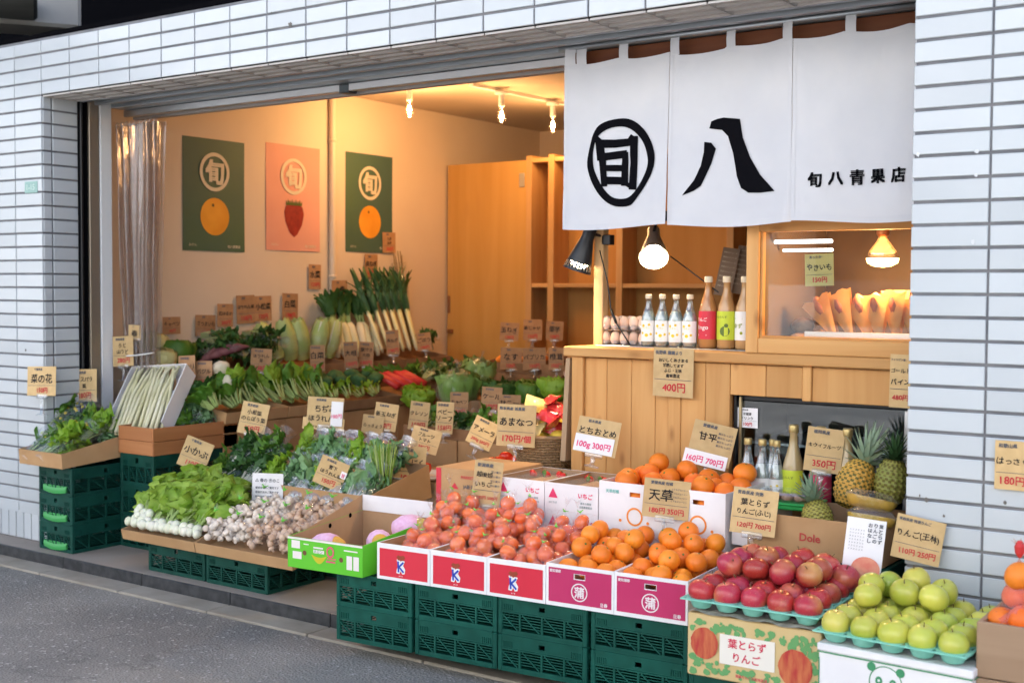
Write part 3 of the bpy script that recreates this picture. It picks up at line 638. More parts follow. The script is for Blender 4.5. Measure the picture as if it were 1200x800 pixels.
# ---- egg cartons
EGG = mat('egg_shell', (.66, .42, .30), .5, (.76, .56, .44), 4, rnd=.10, sss=.1)
em = MB(); em.lathe([(.0005, -.028), (.010, -.0265), (.018, -.019), (.0215, -.006), (.021, .006), (.017, .018), (.010, .026), (.0005, .0295)], 14); em = em.mesh('egg', EGG, True)
for lay in range(2):
    t = thing('egg_carton', ['lower clear carton of brown eggs on the counter', 'upper clear carton of brown eggs on the counter'][lay], 'egg carton', (3.235, .625, 1.105+lay*.062), group='egg cartons')
    q = MB(); q.bev(-.022, .205, -.03, .075, 0, .003, .001)
    for i in range(5):
        for j in range(2): q.lathe([(.023, .02), (.021, .006), (.012, .002)], 12, M=T(i*.044+.005, j*.046, 0))
    ob('carton', q.mesh('carton', CLEAR, True), t)
    for i in range(5):
        for j in range(2): ob('egg', em, t, (i*.044+.005, j*.046, .031), (R.uniform(-.2, .2), R.uniform(-.2, .2), R.uniform(0, 6)))

# ---- two clamp lamps under the noren
def clamp_lamp(nm, loc, aim, shadem, inner, lit, label, watts, clampdir):
    t = thing(nm, label, 'lamp', loc)
    d = Vector(aim).normalized(); rot = d.to_track_quat('-Z', 'Y').to_euler()
    sh = ob('lamp_shade', None, t, (0, 0, 0), rot)
    q = MB(); n = 24
    q.lathe([(.001, .075), (.020, .072), (.027, .062), (.027, .02), (.030, .005), (.052, -.085), (.0525, -.09)], n)
    # slotted rim of the shade: thin louvres leave gaps where light shows
    for j in range(n):
        a0 = 2*pi*j/n; a1 = a0+2*pi/n*(.62 if 'black' in label else 1.0)
        q.add([(.0525*cos(a0), .0525*sin(a0), -.09), (.0525*cos(a1), .0525*sin(a1), -.09), (.0585*cos(a1), .0585*sin(a1), -.115), (.0585*cos(a0), .0585*sin(a0), -.115)], [(0, 1, 2, 3)])
    for i in range(n):
        a0, a1 = 2*pi*i/n, 2*pi*(i+1)/n
        q.add([(.0585*cos(a0), .0585*sin(a0), -.115), (.0585*cos(a1), .0585*sin(a1), -.115), (.0605*cos(a1), .0605*sin(a1), -.125), (.0605*cos(a0), .0605*sin(a0), -.125)], [(0, 1, 2, 3)])
    ob('shade', q.mesh('shade', shadem, True), t, (0, 0, 0), rot); COL.objects.unlink(sh); bpy.data.objects.remove(sh)
    q = MB(); q.lathe([(.022, -.02), (.046, -.088)], n); ob('reflector', q.mesh('reflector', inner, True), t, (0, 0, 0), rot)
    q = MB(); q.lathe([(.014, -.01), (.016, -.03), (.036, -.065), (.040, -.085), (.034, -.102), (.018, -.112), (.001, -.114)], 20)
    ob('bulb', q.mesh('bulb', mat('lit_spot_bulb', (1, .8, .5), .3, emis=28, ecol=(1, .74, .42)), True), t, (0, 0, 0), rot)
    q = MB(); q.tube([(0, 0, .03), Vector(clampdir)*.5+Vector((0, 0, .03)), Vector(clampdir)+Vector((0, 0, .02))], .006, 8); q.bev(clampdir[0]-.012, clampdir[0]+.03, clampdir[1]-.02, clampdir[1]+.02, clampdir[2]-.012, clampdir[2]+.03, .003)
    ob('clamp', q.mesh('clamp', BLACKM), t)
    if watts:
        l = bpy.data.lights.new('lamp_light', 'SPOT'); l.energy = watts; l.color = (1, .68, .36); l.spot_size = radians(110); l.spot_blend = .6; l.shadow_soft_size = .04
        lo = bpy.data.objects.new('lamp_light', l); COL.objects.link(lo); lo.parent = t; lo.rotation_euler = rot; lo.location = d*.135
    return t
clamp_lamp('clamp_lamp', (3.177, 0.560, 1.532), (-.30, -.10, -.95), mat('lamp_black', (.02, .022, .026), .4), mat('lamp_inner', (.6, .5, .35), .4), True, 'black clamp lamp pointing down beside the counter post', 8, (.06, .06, .0))
clamp_lamp('clamp_lamp', (3.406, 0.720, 1.544), (.35, -.62, -.55), mat('lamp_silver', (.50, .50, .50), .3, metal=.8), mat('lamp_inner', (.6, .5, .35), .4), True, 'silver clamp lamp with its lit bulb facing the street', 3.5, (.0, .05, .09))
pth = [(3.219, 0.600, 1.497), (3.258, 0.600, 1.366), (3.275, 0.600, 1.253), (3.307, 0.590, 1.198), (3.375, 0.585, 1.112)]
q = MB(); q.tube(pth, .0028, 6, 0); q.tube([Vector(pth[2]), Vector(pth[3])], .006, 8)
ob('lamp_cord', q.mesh('lamp_cord', BLACKM, True), None, label='thin dark cord hanging from the black lamp over the eggs', cat='cord')
q = MB(); q.tube([(3.476, 0.740, 1.473), (3.592, 0.700, 1.409), (3.743, 0.640, 1.327)], .003, 6); ob('lamp_cord', q.mesh('lamp_cord', BLACKM, True), None, label='short dark cord slanting above the juice bottles', cat='cord')

# ============================================================ NOREN
NX0, NX1, NZ0, NZ1, NY = 3.18, 4.64, 1.578, 2.237, .385
def fold(x, z):
    u = (NZ1-z)/(NZ1-NZ0)
    a = .010*sin(x*13+.6)*(.3+.7*u) + .007*nz(x*4.2, z*.9, 3)*2*(.3+u) + .005*sin(x*31+1)*max(0, 1-u*1.8) + .0035*nz(x*14, z*9, 8) + .0016*nz(x*31+z*20, z*26, 2)
    return NY + a
CLOTH = mat('noren_cotton', (.62, .635, .68), .85, (.66, .67, .705), 6, bump=.25, bscale=420, transl=.10)
nr = thing('noren_curtain', 'white cotton noren with black calligraphy hanging over the counter', 'curtain', (NX0, NY, NZ0))
O = Vector((NX0, NY, NZ0))
def top(x):
    return NZ1 - .012*abs(sin((x-3.2)*pi/.227)) - (.010 if 3.68 < x < 3.88 else 0)
seams = [NX0, 3.652, 4.15, NX1]
for k in range(3):
    a, b = seams[k]+.0012, seams[k+1]-.0012
    q = MB()
    def fn(u, v, s=1):
        x = a+(b-a)*u; zb = NZ0 + .008*sin(x*9+k) - .005*k*0; z = zb+(top(x)-zb)*v
        y = fold(x, z); e = min(u, 1-u)*(b-a)
        if v < .55 and k != 9: y += .006*max(0, 1-e/.03)*(1 if k % 2 else -1)*(1-v/.55)
        return (x-O.x, y-O.y, z-O.z)
    q.grid(fn, 44, 40)
    q.grid(lambda u, v: tuple(Vector(fn(1-u, v))+Vector((0, .0012, 0))), 44, 40)
    ob('panel', q.mesh('panel', CLOTH, True), nr)
    # hems: side and bottom
    q = MB()
    q.grid(lambda u, v: tuple(Vector(fn(u, v*.035))+Vector((0, -.0016, 0))), 40, 2)
    for s in (0, 1): q.grid(lambda u, v: tuple(Vector(fn((u if s == 0 else u-1)*.03+s, v))+Vector((0, -.0016, 0))), 2, 40)
    q.grid(lambda u, v: tuple(Vector(fn(u, .965+v*.035))+Vector((0, -.0016, 0))), 40, 2)
    ob('hem', q.mesh('hem', CLOTH, True), nr)
for i, x in enumerate((3.185, 3.235, 3.43, 3.655, 3.885, 4.11, 4.34, 4.585)):
    w = .045 if i < 2 else .038
    q = MB(); q.grid(lambda u, v: (x+w*u-O.x, fold(x+w*u, NZ1-.01)-.001-O.y - .004*sin(pi*v), (NZ1-.014)+v*.070-O.z), 4, 6); ob('tab', q.mesh('tab', CLOTH, True), nr)
q = MB(); q.tube([(3.15-O.x, .004, 2.298-O.z), (4.69-O.x, .004, 2.298-O.z)], .011, 12); ob('rod', q.mesh('rod', ALU, True), nr)
def conform(mb):
    bm = bmesh.new(); vs = [bm.verts.new(v) for v in mb.v]; bm.verts.ensure_lookup_table()
    for f in mb.f:
        try: bm.faces.new([vs[i] for i in f])
        except ValueError: pass
    bmesh.ops.triangulate(bm, faces=bm.faces)
    for _ in range(4):
        lg = [e for e in bm.edges if e.calc_length() > .02]
        if not lg: break
        bmesh.ops.subdivide_edges(bm, edges=lg, cuts=1, use_grid_fill=False); bmesh.ops.triangulate(bm, faces=[f for f in bm.faces if len(f.verts) > 3])
    for v in bm.verts: x, z = v.co.x, v.co.z; v.co = (x-O.x, fold(x, z)-.0032-O.y, z-O.z)
    bmesh.ops.recalc_face_normals(bm, faces=bm.faces)
    me = bpy.data.meshes.new('print'); bm.to_mesh(me); bm.free(); me.materials.append(mat('noren_black', (.004, .004, .006), .95, spec=.08)); return me
def NP(X, Y):      # a point of the drawn emblem, in cloth units, to the cloth plane
    w = 1.052290e-04*X + -5.670355e-06*Y + 1; return ((1.252934e-03*X + -1.094683e-05*Y + 3.174392)/w, (1.454152e-04*X + -7.773835e-04*Y + 2.151172)/w)
def strip(mb, pts, w):
    P2 = [Vector(p) for p in pts]; n = len(P2); L = []; Rr = []
    ws = [a*1.18 for a in (w if isinstance(w, (list, tuple)) else [w]*n)]
    for i in range(n):
        d = (P2[min(i+1, n-1)]-P2[max(i-1, 0)]).normalized(); pn = Vector((-d.y, d.x))*ws[i]/2; L.append(P2[i]+pn); Rr.append(P2[i]-pn)
    v = [(*NP(*p), 0) for p in L+Rr]; mb.add([(a, 0, b) for a, b, _ in v], [(i, i+1, n+i+1, n+i) for i in range(n-1)])
def smoothp(pts, closed=True, it=2):
    for _ in range(it):
        o = []; n = len(pts)
        for i in range(n):
            a, b = pts[i], pts[(i+1) % n]; o += [(a[0]*.75+b[0]*.25, a[1]*.75+b[1]*.25), (a[0]*.25+b[0]*.75, a[1]*.25+b[1]*.75)]
        pts = o
    return pts
outer = smoothp([(160, 240), (200, 192), (300, 167), (362, 177), (422, 225), (463, 290), (483, 370), (468, 450), (430, 522), (372, 603), (342, 631), (258, 631), (198, 583), (148, 500), (125, 410), (138, 325)])
inner = smoothp([(178, 265), (230, 224), (300, 210), (350, 223), (402, 270), (433, 330), (445, 400), (428, 460), (397, 520), (350, 582), (300, 592), (250, 582), (200, 520), (163, 440), (155, 370), (163, 310)])
q = MB(); n = len(outer); q.add([(NP(*p)[0], 0, NP(*p)[1]) for p in outer+inner], [(i, (i+1) % n, n+(i+1) % n, n+i) for i in range(n)])
ob('emblem', conform(q), nr)
q = MB()
for pts, w in (([(172, 275), (196, 303), (270, 303), (345, 295), (366, 262)], [26, 38, 36, 36, 30]), ([(195, 295), (206, 400), (218, 526)], [26, 30, 26]), ([(178, 300), (186, 392)], [14, 12]), ([(368, 262), (369, 400), (362, 542)], [34, 32, 34]),
               ([(206, 372), (270, 364), (335, 356)], 34), ([(325, 346), (322, 440), (320, 522)], [26, 30, 32]), ([(212, 430), (320, 430)], 28), ([(212, 494), (330, 496)], 34), ([(318, 505), (360, 530)], 20)): strip(q, pts, w)
ob('emblem', conform(q), nr)
for poly in ([(733, 293), (768, 297), (791, 328), (768, 408), (716, 522), (682, 548), (624, 573), (682, 493), (716, 418), (731, 350)],
             [(757, 223), (768, 186), (800, 172), (830, 165), (914, 172), (930, 270), (965, 370), (1018, 462), (1097, 548), (1020, 556), (955, 556), (918, 532), (896, 470), (877, 350), (852, 262), (822, 230)]):
    q = MB(); v2 = [Vector((*NP(*p), 0)) for p in poly]; q.add([(p.x, 0, p.y) for p in v2], [tuple(t) for t in tessellate_polygon([v2])])
    ob('calligraphy', conform(q), nr)
for ch, lx, lz in zip('旬八青果店', (4.239, 4.313, 4.387, 4.462, 4.536), (1.727, 1.729, 1.730, 1.730, 1.731)):
    q = MB(); write(q, ch, lx, lz, .048, .052, 0, bold=.085); ob('lettering', conform(q), nr)

# ============================================================ CRATES AND CARTONS
def crate_mesh(W, D, H, m, grip=False):
    q = MB(); p = .018; t = .008; zb = H*.64; zl = .018
    for x in (0, W-p):
        for y in (0, D-p): q.bev(x, x+p, y, y+p, 0, H-.001, .003)
    for (L, fr) in ((W, 0), (W, 1), (D, 2), (D, 3)):
        def B(a, b, c, d, e=.0, th=t):      # a..b along the side, c..d up, e inset
            if fr == 0: q.box(a, b, .002+e, .002+e+th, c, d)
            elif fr == 1: q.box(a, b, D-.002-e-th, D-.002-e, c, d)
            elif fr == 2: q.box(.002+e, .002+e+th, a, b, c, d)
            else: q.box(W-.002-e-th, W-.002-e, a, b, c, d)
        def S(a, c, b, d):
            o = {0: (lambda u: (u, .005, 0)), 1: (lambda u: (u, D-.005, 0)), 2: (lambda u: (.005, u, 0)), 3: (lambda u: (W-.005, u, 0))}[fr]
            v0 = Vector(o(a)); v0.z = c; v1 = Vector(o(b)); v1.z = d; q.bar(v0, v1, .005, .005)
        hole = L*.5
        B(p, hole-.012, zb, H-.004); B(hole+.012, L-p, zb, H-.004); B(hole-.012, hole+.012, zb, zb+.012); B(hole-.012, hole+.012, H-.018, H-.004)
        B(p-.001, L-p+.001, H-.0075, H, -.002, .012); B(p, L-p, 0, zl); B(p-.001, L-p+.001, zb-.006, zb, -.002, .010)
        nb = 4 if L < .42 else 5
        for k in range(1, nb): B(L*k/nb-.004, L*k/nb+.004, zl, zb-.006)
        for k in range(nb): a = L*k/nb+.006; S(a+.004, zb-.008, a+L/nb-.016, zl+.002)
        z = zl+.011
        while z < zb-.012: B(p, L-p, z, z+.0035, .003, .004); z += .0095
        for k in range(5): B(p+.004+k*.008, p+.008+k*.008, zb+.004, zb+.024, -.003, .004); B(L-p-.044+k*.008, L-p-.040+k*.008, zb+.004, zb+.024, -.003, .004)
    q.box(p, W-p, p, D-p, .004, .010)
    return q.mesh('crate_body', m)
def crate_grip(W, H):
    q = MB(); n = 10
    q.grid(lambda u, v: (W*.16+W*.68*u, -.002-.010*sin(pi*u)-.004*sin(pi*v), H*.12+H*.22*v - .008*sin(pi*u)), n, 3); q.grid(lambda u, v: (W*.84-W*.68*u, .004, H*.12+H*.22*v), 1, 1)
    return q.mesh('grip', HANDLE_G, True)
def crate(me, loc, rz, label, grp, grip=None):
    t = thing('plastic_crate', label, 'crate', loc, (0, 0, rz), grp); ob('crate_body', me, t)
    if grip: ob('grip', grip, t)
    return t
AF = radians(4.458)
def LF(u, v, z): return (2.67+.997*u-.078*v, -.40+.078*u+.997*v, z)
cm1 = crate_mesh(.352, .50, .130, CRATE_G)
for i, u in enumerate((0, .365, .7215, 1.087)):
    for k in range(2): crate(cm1, LF(u, 0, k*.1305), AF, ('lower' if k == 0 else 'upper')+' green crate at the front, '+['directly under the green melon box', 'under the first red tomato boxes', 'under the third red tomato box', 'under the magenta boxes'][i], 'green crates along the front')
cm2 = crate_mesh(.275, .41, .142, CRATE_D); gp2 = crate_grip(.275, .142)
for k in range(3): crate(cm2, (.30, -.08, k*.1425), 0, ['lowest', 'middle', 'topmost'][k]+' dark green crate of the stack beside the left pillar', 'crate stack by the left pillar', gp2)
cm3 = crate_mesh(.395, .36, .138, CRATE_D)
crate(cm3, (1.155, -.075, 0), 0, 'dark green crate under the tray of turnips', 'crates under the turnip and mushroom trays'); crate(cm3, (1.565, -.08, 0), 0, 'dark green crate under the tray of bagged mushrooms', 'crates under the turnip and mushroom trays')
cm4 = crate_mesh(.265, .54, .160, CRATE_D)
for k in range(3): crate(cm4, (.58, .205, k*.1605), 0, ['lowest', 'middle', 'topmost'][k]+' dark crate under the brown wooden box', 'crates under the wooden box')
cm5 = crate_mesh(.33, .40, .194, CRATE_D)
for i in range(4):
    for k in range(2): crate(cm5, (2.745+i*.345, .115, k*.1945), 0, 'dark crate hidden beneath the middle row of white and brown cartons', 'hidden crates under the middle row')
cm6 = crate_mesh(.50, .38, .222, CRATE_G)
for k in range(2): crate(cm6, (4.125, .09, k*.2225), 0, ['lower', 'upper'][k]+' crate under the pineapple carton', 'crates under the pineapple carton')
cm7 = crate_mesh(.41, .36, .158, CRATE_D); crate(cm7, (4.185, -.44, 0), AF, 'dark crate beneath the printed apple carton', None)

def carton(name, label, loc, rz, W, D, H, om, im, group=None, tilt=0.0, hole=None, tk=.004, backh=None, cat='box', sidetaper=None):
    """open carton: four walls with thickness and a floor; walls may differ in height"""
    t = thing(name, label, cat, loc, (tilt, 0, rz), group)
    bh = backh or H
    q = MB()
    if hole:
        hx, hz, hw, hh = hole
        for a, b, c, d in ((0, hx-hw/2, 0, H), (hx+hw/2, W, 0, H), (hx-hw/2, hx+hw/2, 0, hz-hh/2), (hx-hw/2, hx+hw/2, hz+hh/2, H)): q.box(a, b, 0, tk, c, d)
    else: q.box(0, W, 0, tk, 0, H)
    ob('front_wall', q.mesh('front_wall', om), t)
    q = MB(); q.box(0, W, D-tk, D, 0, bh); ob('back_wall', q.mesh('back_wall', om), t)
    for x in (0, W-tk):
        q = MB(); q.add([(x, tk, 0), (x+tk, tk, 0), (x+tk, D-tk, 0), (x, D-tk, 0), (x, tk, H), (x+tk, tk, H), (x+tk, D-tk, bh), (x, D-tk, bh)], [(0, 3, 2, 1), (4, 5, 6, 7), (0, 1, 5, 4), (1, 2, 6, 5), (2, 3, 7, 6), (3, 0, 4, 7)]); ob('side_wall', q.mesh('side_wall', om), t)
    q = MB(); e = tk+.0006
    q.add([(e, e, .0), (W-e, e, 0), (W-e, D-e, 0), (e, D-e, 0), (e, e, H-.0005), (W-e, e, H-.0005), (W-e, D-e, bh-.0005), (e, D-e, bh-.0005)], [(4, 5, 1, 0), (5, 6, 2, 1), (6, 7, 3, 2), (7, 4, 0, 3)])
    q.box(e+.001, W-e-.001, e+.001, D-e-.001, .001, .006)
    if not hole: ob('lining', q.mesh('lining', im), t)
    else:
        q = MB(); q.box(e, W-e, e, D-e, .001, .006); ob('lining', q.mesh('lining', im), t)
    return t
def prints(t, mb, m, nm='print', y=0): return ob(nm, mb.mesh(nm, m), t, (0, y, 0))

# ============================================================ FRUIT MODELS
ORG = mat('orange_peel', (.82, .20, .010), .42, (.87, .26, .018), 7, 4, rnd=.10, hue=.006, bump=.35, bscale=260, coat=.12)
ORG2 = mat('deep_orange_peel', (.82, .17, .012), .45, (.86, .22, .02), 4, rnd=.07, hue=.008, bump=.3, bscale=260)
STEM = mat('fruit_stem', (.13, .085, .03), .8); CALYX = mat('green_calyx', (.10, .20, .04), .7)
def appleish(mats, r=.043, tall=.94, dim=.45, n=20, stem=True, skew=.0):
    q = MB(); pr2 = []
    for i in range(15):
        a = pi*i/14; rr = r*sin(a)*(1+.05*cos(a)); z = -r*tall*cos(a)
        if a > pi*.80: z -= r*dim*.42*((a-pi*.80)/(pi*.2))**1.5
        if a < pi*.15: z += r*dim*.20*((pi*.15-a)/(pi*.15))**1.4
        pr2.append((max(rr, .0004), z))
    q.lathe(pr2, n, fn=lambda p, i, j: (p[0]*(1+.03*sin(5*2*pi*j/n)*(1-abs(p[2])/r)*.6+.02*skew*sin(2*pi*j/n)), p[1]*(1+.02*sin(3*2*pi*j/n+1)), p[2]))
    if stem: q.tube([(0, 0, r*tall*.56), (.001, .001, r*tall*.9), (.004, .002, r*tall*1.12)], .0016, 5, 1)
    return q
def orange_mesh(r, m, flat=.93):
    q = MB(); n = 18
    q.lathe([(max(.0004, r*sin(pi*i/12)), -r*flat*cos(pi*i/12) - (.0025 if i == 12 else 0)) for i in range(13)], n, fn=lambda p, i, j: tuple(Vector(p)*(1+.02*nz(p[0]*25, p[1]*25, p[2]*25+r*900))))
    q.lathe([(.0045, r*flat-.002), (.0035, r*flat-.0005), (.0004, r*flat)], 6, 1)
    return q.mesh('orange', [m, CALYX], True)
RAPP = mat('red_apple_skin', (.40, .026, .040), .28, (.66, .30, .10), 5.5, 4, .52, .74, rnd=.2, hue=.012, coat=.25, bump=.02, spots=((.62, .34, .16), 230, .13))
GAPP = mat('green_apple_skin', (.38, .46, .05), .28, (.60, .55, .10), 6, 4, .35, .7, rnd=.14, hue=.022, coat=.25, spots=((.55, .55, .22), 200, .12))
GAPP2 = mat('yellow_apple_skin', (.60, .56, .09), .33, (.62, .47, .10), 10, 3, .4, .7, rnd=.08, coat=.25)
def settle(pts, x, y, r, z0, inb, rr, steps=48):
    """roll a ball downhill over the balls already lying there until it rests in a pocket"""
    def rest(x, y):
        z = z0+r
        for (a, b, c) in pts:
            d2 = (a-x)**2+(b-y)**2
            if d2 < 4*r*r: z = max(z, c+sqrt(4*r*r-d2))
        return z
    z = rest(x, y); st = r*.5
    for _ in range(steps):
        ok = False
        for k in range(6):
            a = rr.uniform(0, 6.283); x2, y2 = x+st*cos(a), y+st*sin(a)
            if inb(x2, y2):
                z2 = rest(x2, y2)
                if z2 < z-1e-5: x, y, z = x2, y2, z2; ok = True; break
        if not ok: st *= .6
    return x, y, z
def pile(W, D, r, z0, zmax, n=80, seed=1, K=14, x0=0, y0=0, pre=()):
    rr = random.Random(seed); pts = list(pre)
    inb = lambda x, y: x0+r <= x <= x0+W-r and y0+r <= y <= y0+D-r
    miss = 0
    while len(pts)-len(pre) < n and miss < 6:
        best = None
        for _ in range(K):
            p = settle(pts, rr.uniform(x0+r, x0+W-r), rr.uniform(y0+r, y0+D-r), r, z0, inb, rr)
            if p[2]+r <= zmax(p[0], p[1])+1e-6 and (best is None or p[2] < best[2]): best = p
        if best is None: miss += 1; continue
        pts.append(best)
    return pts[len(pre):]
def scatter(pts, frame, meshes, name, label, cat, group, rng, tilt=.9, sc=.04):
    for p in pts:
        ob(name, rng.choice(meshes), None, frame(*p), (rng.uniform(-tilt, tilt), rng.uniform(-tilt, tilt), rng.uniform(0, 6.28)), tuple(rng.uniform(1-sc, 1+sc) for _ in range(3)), label, cat, group)

# ============================================================ FRONT ROW
CRIM = mat('crimson_print', (.60, .018, .045), .55, (.64, .025, .05), 3); MAG = mat('magenta_print', (.47, .02, .11), .55, (.51, .03, .125), 3)
BLUEP = mat('blue_print', (.02, .06, .42), .6); BRNP = mat('brown_print', (.30, .05, .02), .6); TEALP = mat('teal_print', (.20, .50, .46), .6); ORGP = mat('orange_print', (.80, .26, .04), .6); REDP = mat('red_print', (.70, .03, .08), .6); GRNP = mat('green_print', (.05, .27, .12), .6)
ZF = .2625
front = [(.203, .2375), (.4425, .2395), (.6835, .2355)]
for i, (u, w) in enumerate(front):
    t = carton('tomato_carton', 'red printed carton of bagged tomatoes, '+['next to the green melon box', 'middle of the three', 'next to the magenta boxes'][i], LF(u, -.012, ZF), AF, w, .42, .133, WHITECARD, KRAFT_IN, 'red tomato cartons')
    q = MB(); rect(q, .012, w-.010, .012, .115, -.0010); prints(t, q, CRIM)
    cx = w*.46; q = MB(); q.add([(cx+a, -.0016, .052+b) for a, b in ((-.019, .028), (-.006, .030), (-.002, .022), (.010, .028), (.018, .024), (.010, .008), (.020, -.006), (.017, -.022), (.006, -.024), (.0, -.012), (-.006, -.024), (-.020, -.022), (-.018, -.008), (-.012, .004))], [tuple(range(14))]); prints(t, q, WHITE)
    q = MB()
    for a, b, c, d, s in ((-.012, .022, -.010, -.018, .007), (-.010, .0, .012, .020, .007), (-.008, .002, .013, -.017, .007)): q.bar((cx+a, -.0022, .052+b), (cx+c, -.0022, .052+d), .0006, s, up=(0, 0, 1))
    prints(t, q, BLUEP)
    q = MB(); q.add([(cx+a, -.0022, .084+b) for a, b in ((-.02, .004), (-.012, .013), (0, .010), (.012, .014), (.02, .005), (.012, -.002), (.014, -.006), (-.014, -.006), (-.012, 0))], [tuple(range(9))]); prints(t, q, BRNP)
    q = MB(); write(q, 'JAくま', cx, .020, .028, .006, -.0022, bold=.03); prints(t, q, WHITE, 'lettering')
for i, (u, w) in enumerate(((.9215, .2565), (1.1795, .262))):
    t = carton('citrus_carton', 'magenta printed carton heaped with oranges, '+['nearer the tomatoes', 'nearer the red apples'][i], LF(u, -.012, ZF), AF, w, .42, .143, WHITECARD, KRAFT_IN, 'magenta citrus cartons', hole=(w*.5, .108, .040, .016))
    q = MB(); hx, hz, hw, hh = w*.5, .108, .044, .020
    for a, b, c, d in ((.010, hx-hw/2, .014, .131), (hx+hw/2, w-.008, .014, .131), (hx-hw/2, hx+hw/2, .014, hz-hh/2), (hx-hw/2, hx+hw/2, hz+hh/2, .131)): rect(q, a, b, c, d, -.0010)
    prints(t, q, MAG)
    q = MB(); ring(q, w*.5, .056, .031, .027, -.0016, n=28); write(q, '蒲', w*.5, .056, .036, .038, -.0016, bold=.045); write(q, '愛知蒲郡', .036, .120, .044, .010, -.0016, bold=.05); write(q, '旦春', w-.036, .025, .036, .013, -.0016, bold=.04); prints(t, q, mat('pale_print', (.76, .70, .72), .6), 'lettering')
# raised liners inside the cartons
for i, (u, w) in enumerate(front+[(.9215, .2565), (1.1795, .262)]):
    q = MB(); q.box(.006, w-.006, .006, .412, .0, .004); ob('carton_liner', q.mesh('carton_liner', CARD), None, LF(u, -.012, ZF+(.062 if i < 3 else .078)), (0, 0, AF), label='brown liner board inside '+['the carton of tomatoes by the melon box', 'the middle tomato carton', 'the tomato carton by the magenta boxes', 'the left magenta carton', 'the right magenta carton'][i], cat='liner')
om = [orange_mesh(.0365, ORG), orange_mesh(.0375, ORG, .9), orange_mesh(.0355, ORG, .96)]
rg = random.Random(11)
for i, (u, w, sd, lab) in enumerate(((.9215, .2565, 5, 'orange heaped in the magenta carton nearer the tomatoes'), (1.1795, .262, 9, 'orange heaped in the magenta carton nearer the red apples'))):
    pts = pile(w-.012, .40, .0365, ZF+.083, lambda x, y: .402+.050+.275*max(0, y-.03) if y < .33 else .53, 90, sd, x0=.006, y0=.004)
    scatter(pts, lambda x, y, z: LF(u+x, y-.012, z), om, 'orange', lab, 'orange', ['oranges in the left magenta carton', 'oranges in the right magenta carton'][i], rg)
# ---- bagged tomatoes
TOM = mat('tomato_skin', (.80, .12, .028), .25, (.84, .19, .045), 6, rnd=.10, coat=.3)
tq = MB(); tr_ = .029; tq.lathe([(max(.0004, tr_*sin(pi*i/9)*1.06), -tr_*.86*cos(pi*i/9)-(.003 if i == 9 else 0)) for i in range(10)], 14); tomm = tq.mesh('tomato', TOM, True)
def bag_mesh(sph, off, seed, knot=True, m=BAG, nu=22, nv=14, up=.07, wr=.12):
    c = Vector((0, 0, 0))
    for s in sph: c += Vector(s[:3])
    c /= len(sph); q = MB()
    def fn(u, v):
        a = 2*pi*u; b = pi*v; d = Vector((sin(b)*cos(a), sin(b)*sin(a), -cos(b))); far = .5*off
        for (x, y, z, r) in sph:
            o = Vector((x, y, z))-c; t = o.dot(d); h2 = o.length_squared-t*t; rr = r+off
            if h2 < rr*rr and t+sqrt(rr*rr-h2) > far: far = t+sqrt(rr*rr-h2)
        far = far*.8+.2*(max(s[3] for s in sph)*1.5) + wr*.02*nz(d.x*6+seed, d.y*6, d.z*6)
        p = c+d*far
        if knot and v > .86: k = (v-.86)/.14; p = p.lerp(Vector((c.x, c.y, c.z+far*.95+up*k*.6)), k)
        return tuple(p)
    q.grid(fn, nu, nv)
    if knot:
        top_ = c+Vector((0, 0, max(s[2]+s[3] for s in sph)-c.z+up*.45))
        for k in range(7):
            a = 2*pi*k/7+seed; q.add([top_, top_+Vector((.012*cos(a), .012*sin(a), up*.55)), top_+Vector((.026*cos(a+.5), .026*sin(a+.5), up*.75)), top_+Vector((.012*cos(a+.9), .012*sin(a+.9), up*.5))], [(0, 1, 2, 3)])
    return q.mesh('bag', m, True)
TIE = mat('green_tie', (.16, .58, .06), .5); tie = MB(); tie.lathe([(.006, -.004), (.008, -.002), (.008, .003), (.005, .005)], 8); tie.bar((0, 0, 0), (.022, .006, .006), .006, .003); tie.bar((0, 0, 0), (-.016, .008, .010), .006, .003); tie = tie.mesh('tie', TIE)
tbv = []
for s in range(3):
    rr = random.Random(s+3); sp = [(-.027, -.018, .0, tr_), (.028, -.015, .002, tr_), (.0, .030, .001, tr_), (.004, .0, .046, tr_)] + ([(-.045, .03, .01, tr_*.9)] if s == 1 else [])
    sp = [(x+rr.uniform(-.004, .004), y+rr.uniform(-.004, .004), z, r) for x, y, z, r in sp]; tbv.append((sp, bag_mesh(sp, .004, s*3.1, True, BAG_T, 26, 18, .06, .25)))
def tomato_bag(loc, rot, k, label, group):
    sp, bm_ = tbv[k % 3]; t = thing('tomato_bag', label, 'bag', loc, rot, group)
    for (x, y, z, r) in sp: ob('tomato', tomm, t, (x, y, z), (R.uniform(-.8, .8), R.uniform(-.8, .8), R.uniform(0, 6)), r/tr_)
    ob('bag', bm_, t); ob('tie', tie, t, (0, 0, .088), None, .62)
for i, (u, w) in enumerate(front):
    pts = pile(w-.012, .385, .0435, ZF+.074, lambda x, y: .452+.22*max(0, y-.06) if y < .36 else .54, 34, 20+i, x0=.006, y0=.022)
    for k, p in enumerate(pts): tomato_bag(LF(u+p[0], p[1]-.012, p[2]-.018), (R.uniform(-.45, .45), R.uniform(-.45, .45), R.uniform(0, 6.28)), k, 'clear bag of tomatoes in the red carton '+['next to the green melon box', 'in the middle of the three', 'next to the magenta boxes'][i], 'bags of tomatoes, carton %d' % (i+1))
tomato_bag((2.994, 0.020, 0.456), (.1, .1, 1), 0, 'clear bag of tomatoes lifted above the rest before the brown cartons', None)
tomato_bag((3.277, 0.020, 0.471), (0, -.2, 2), 1, 'clear bag of tomatoes lifted above the rest before the white cartons', None)
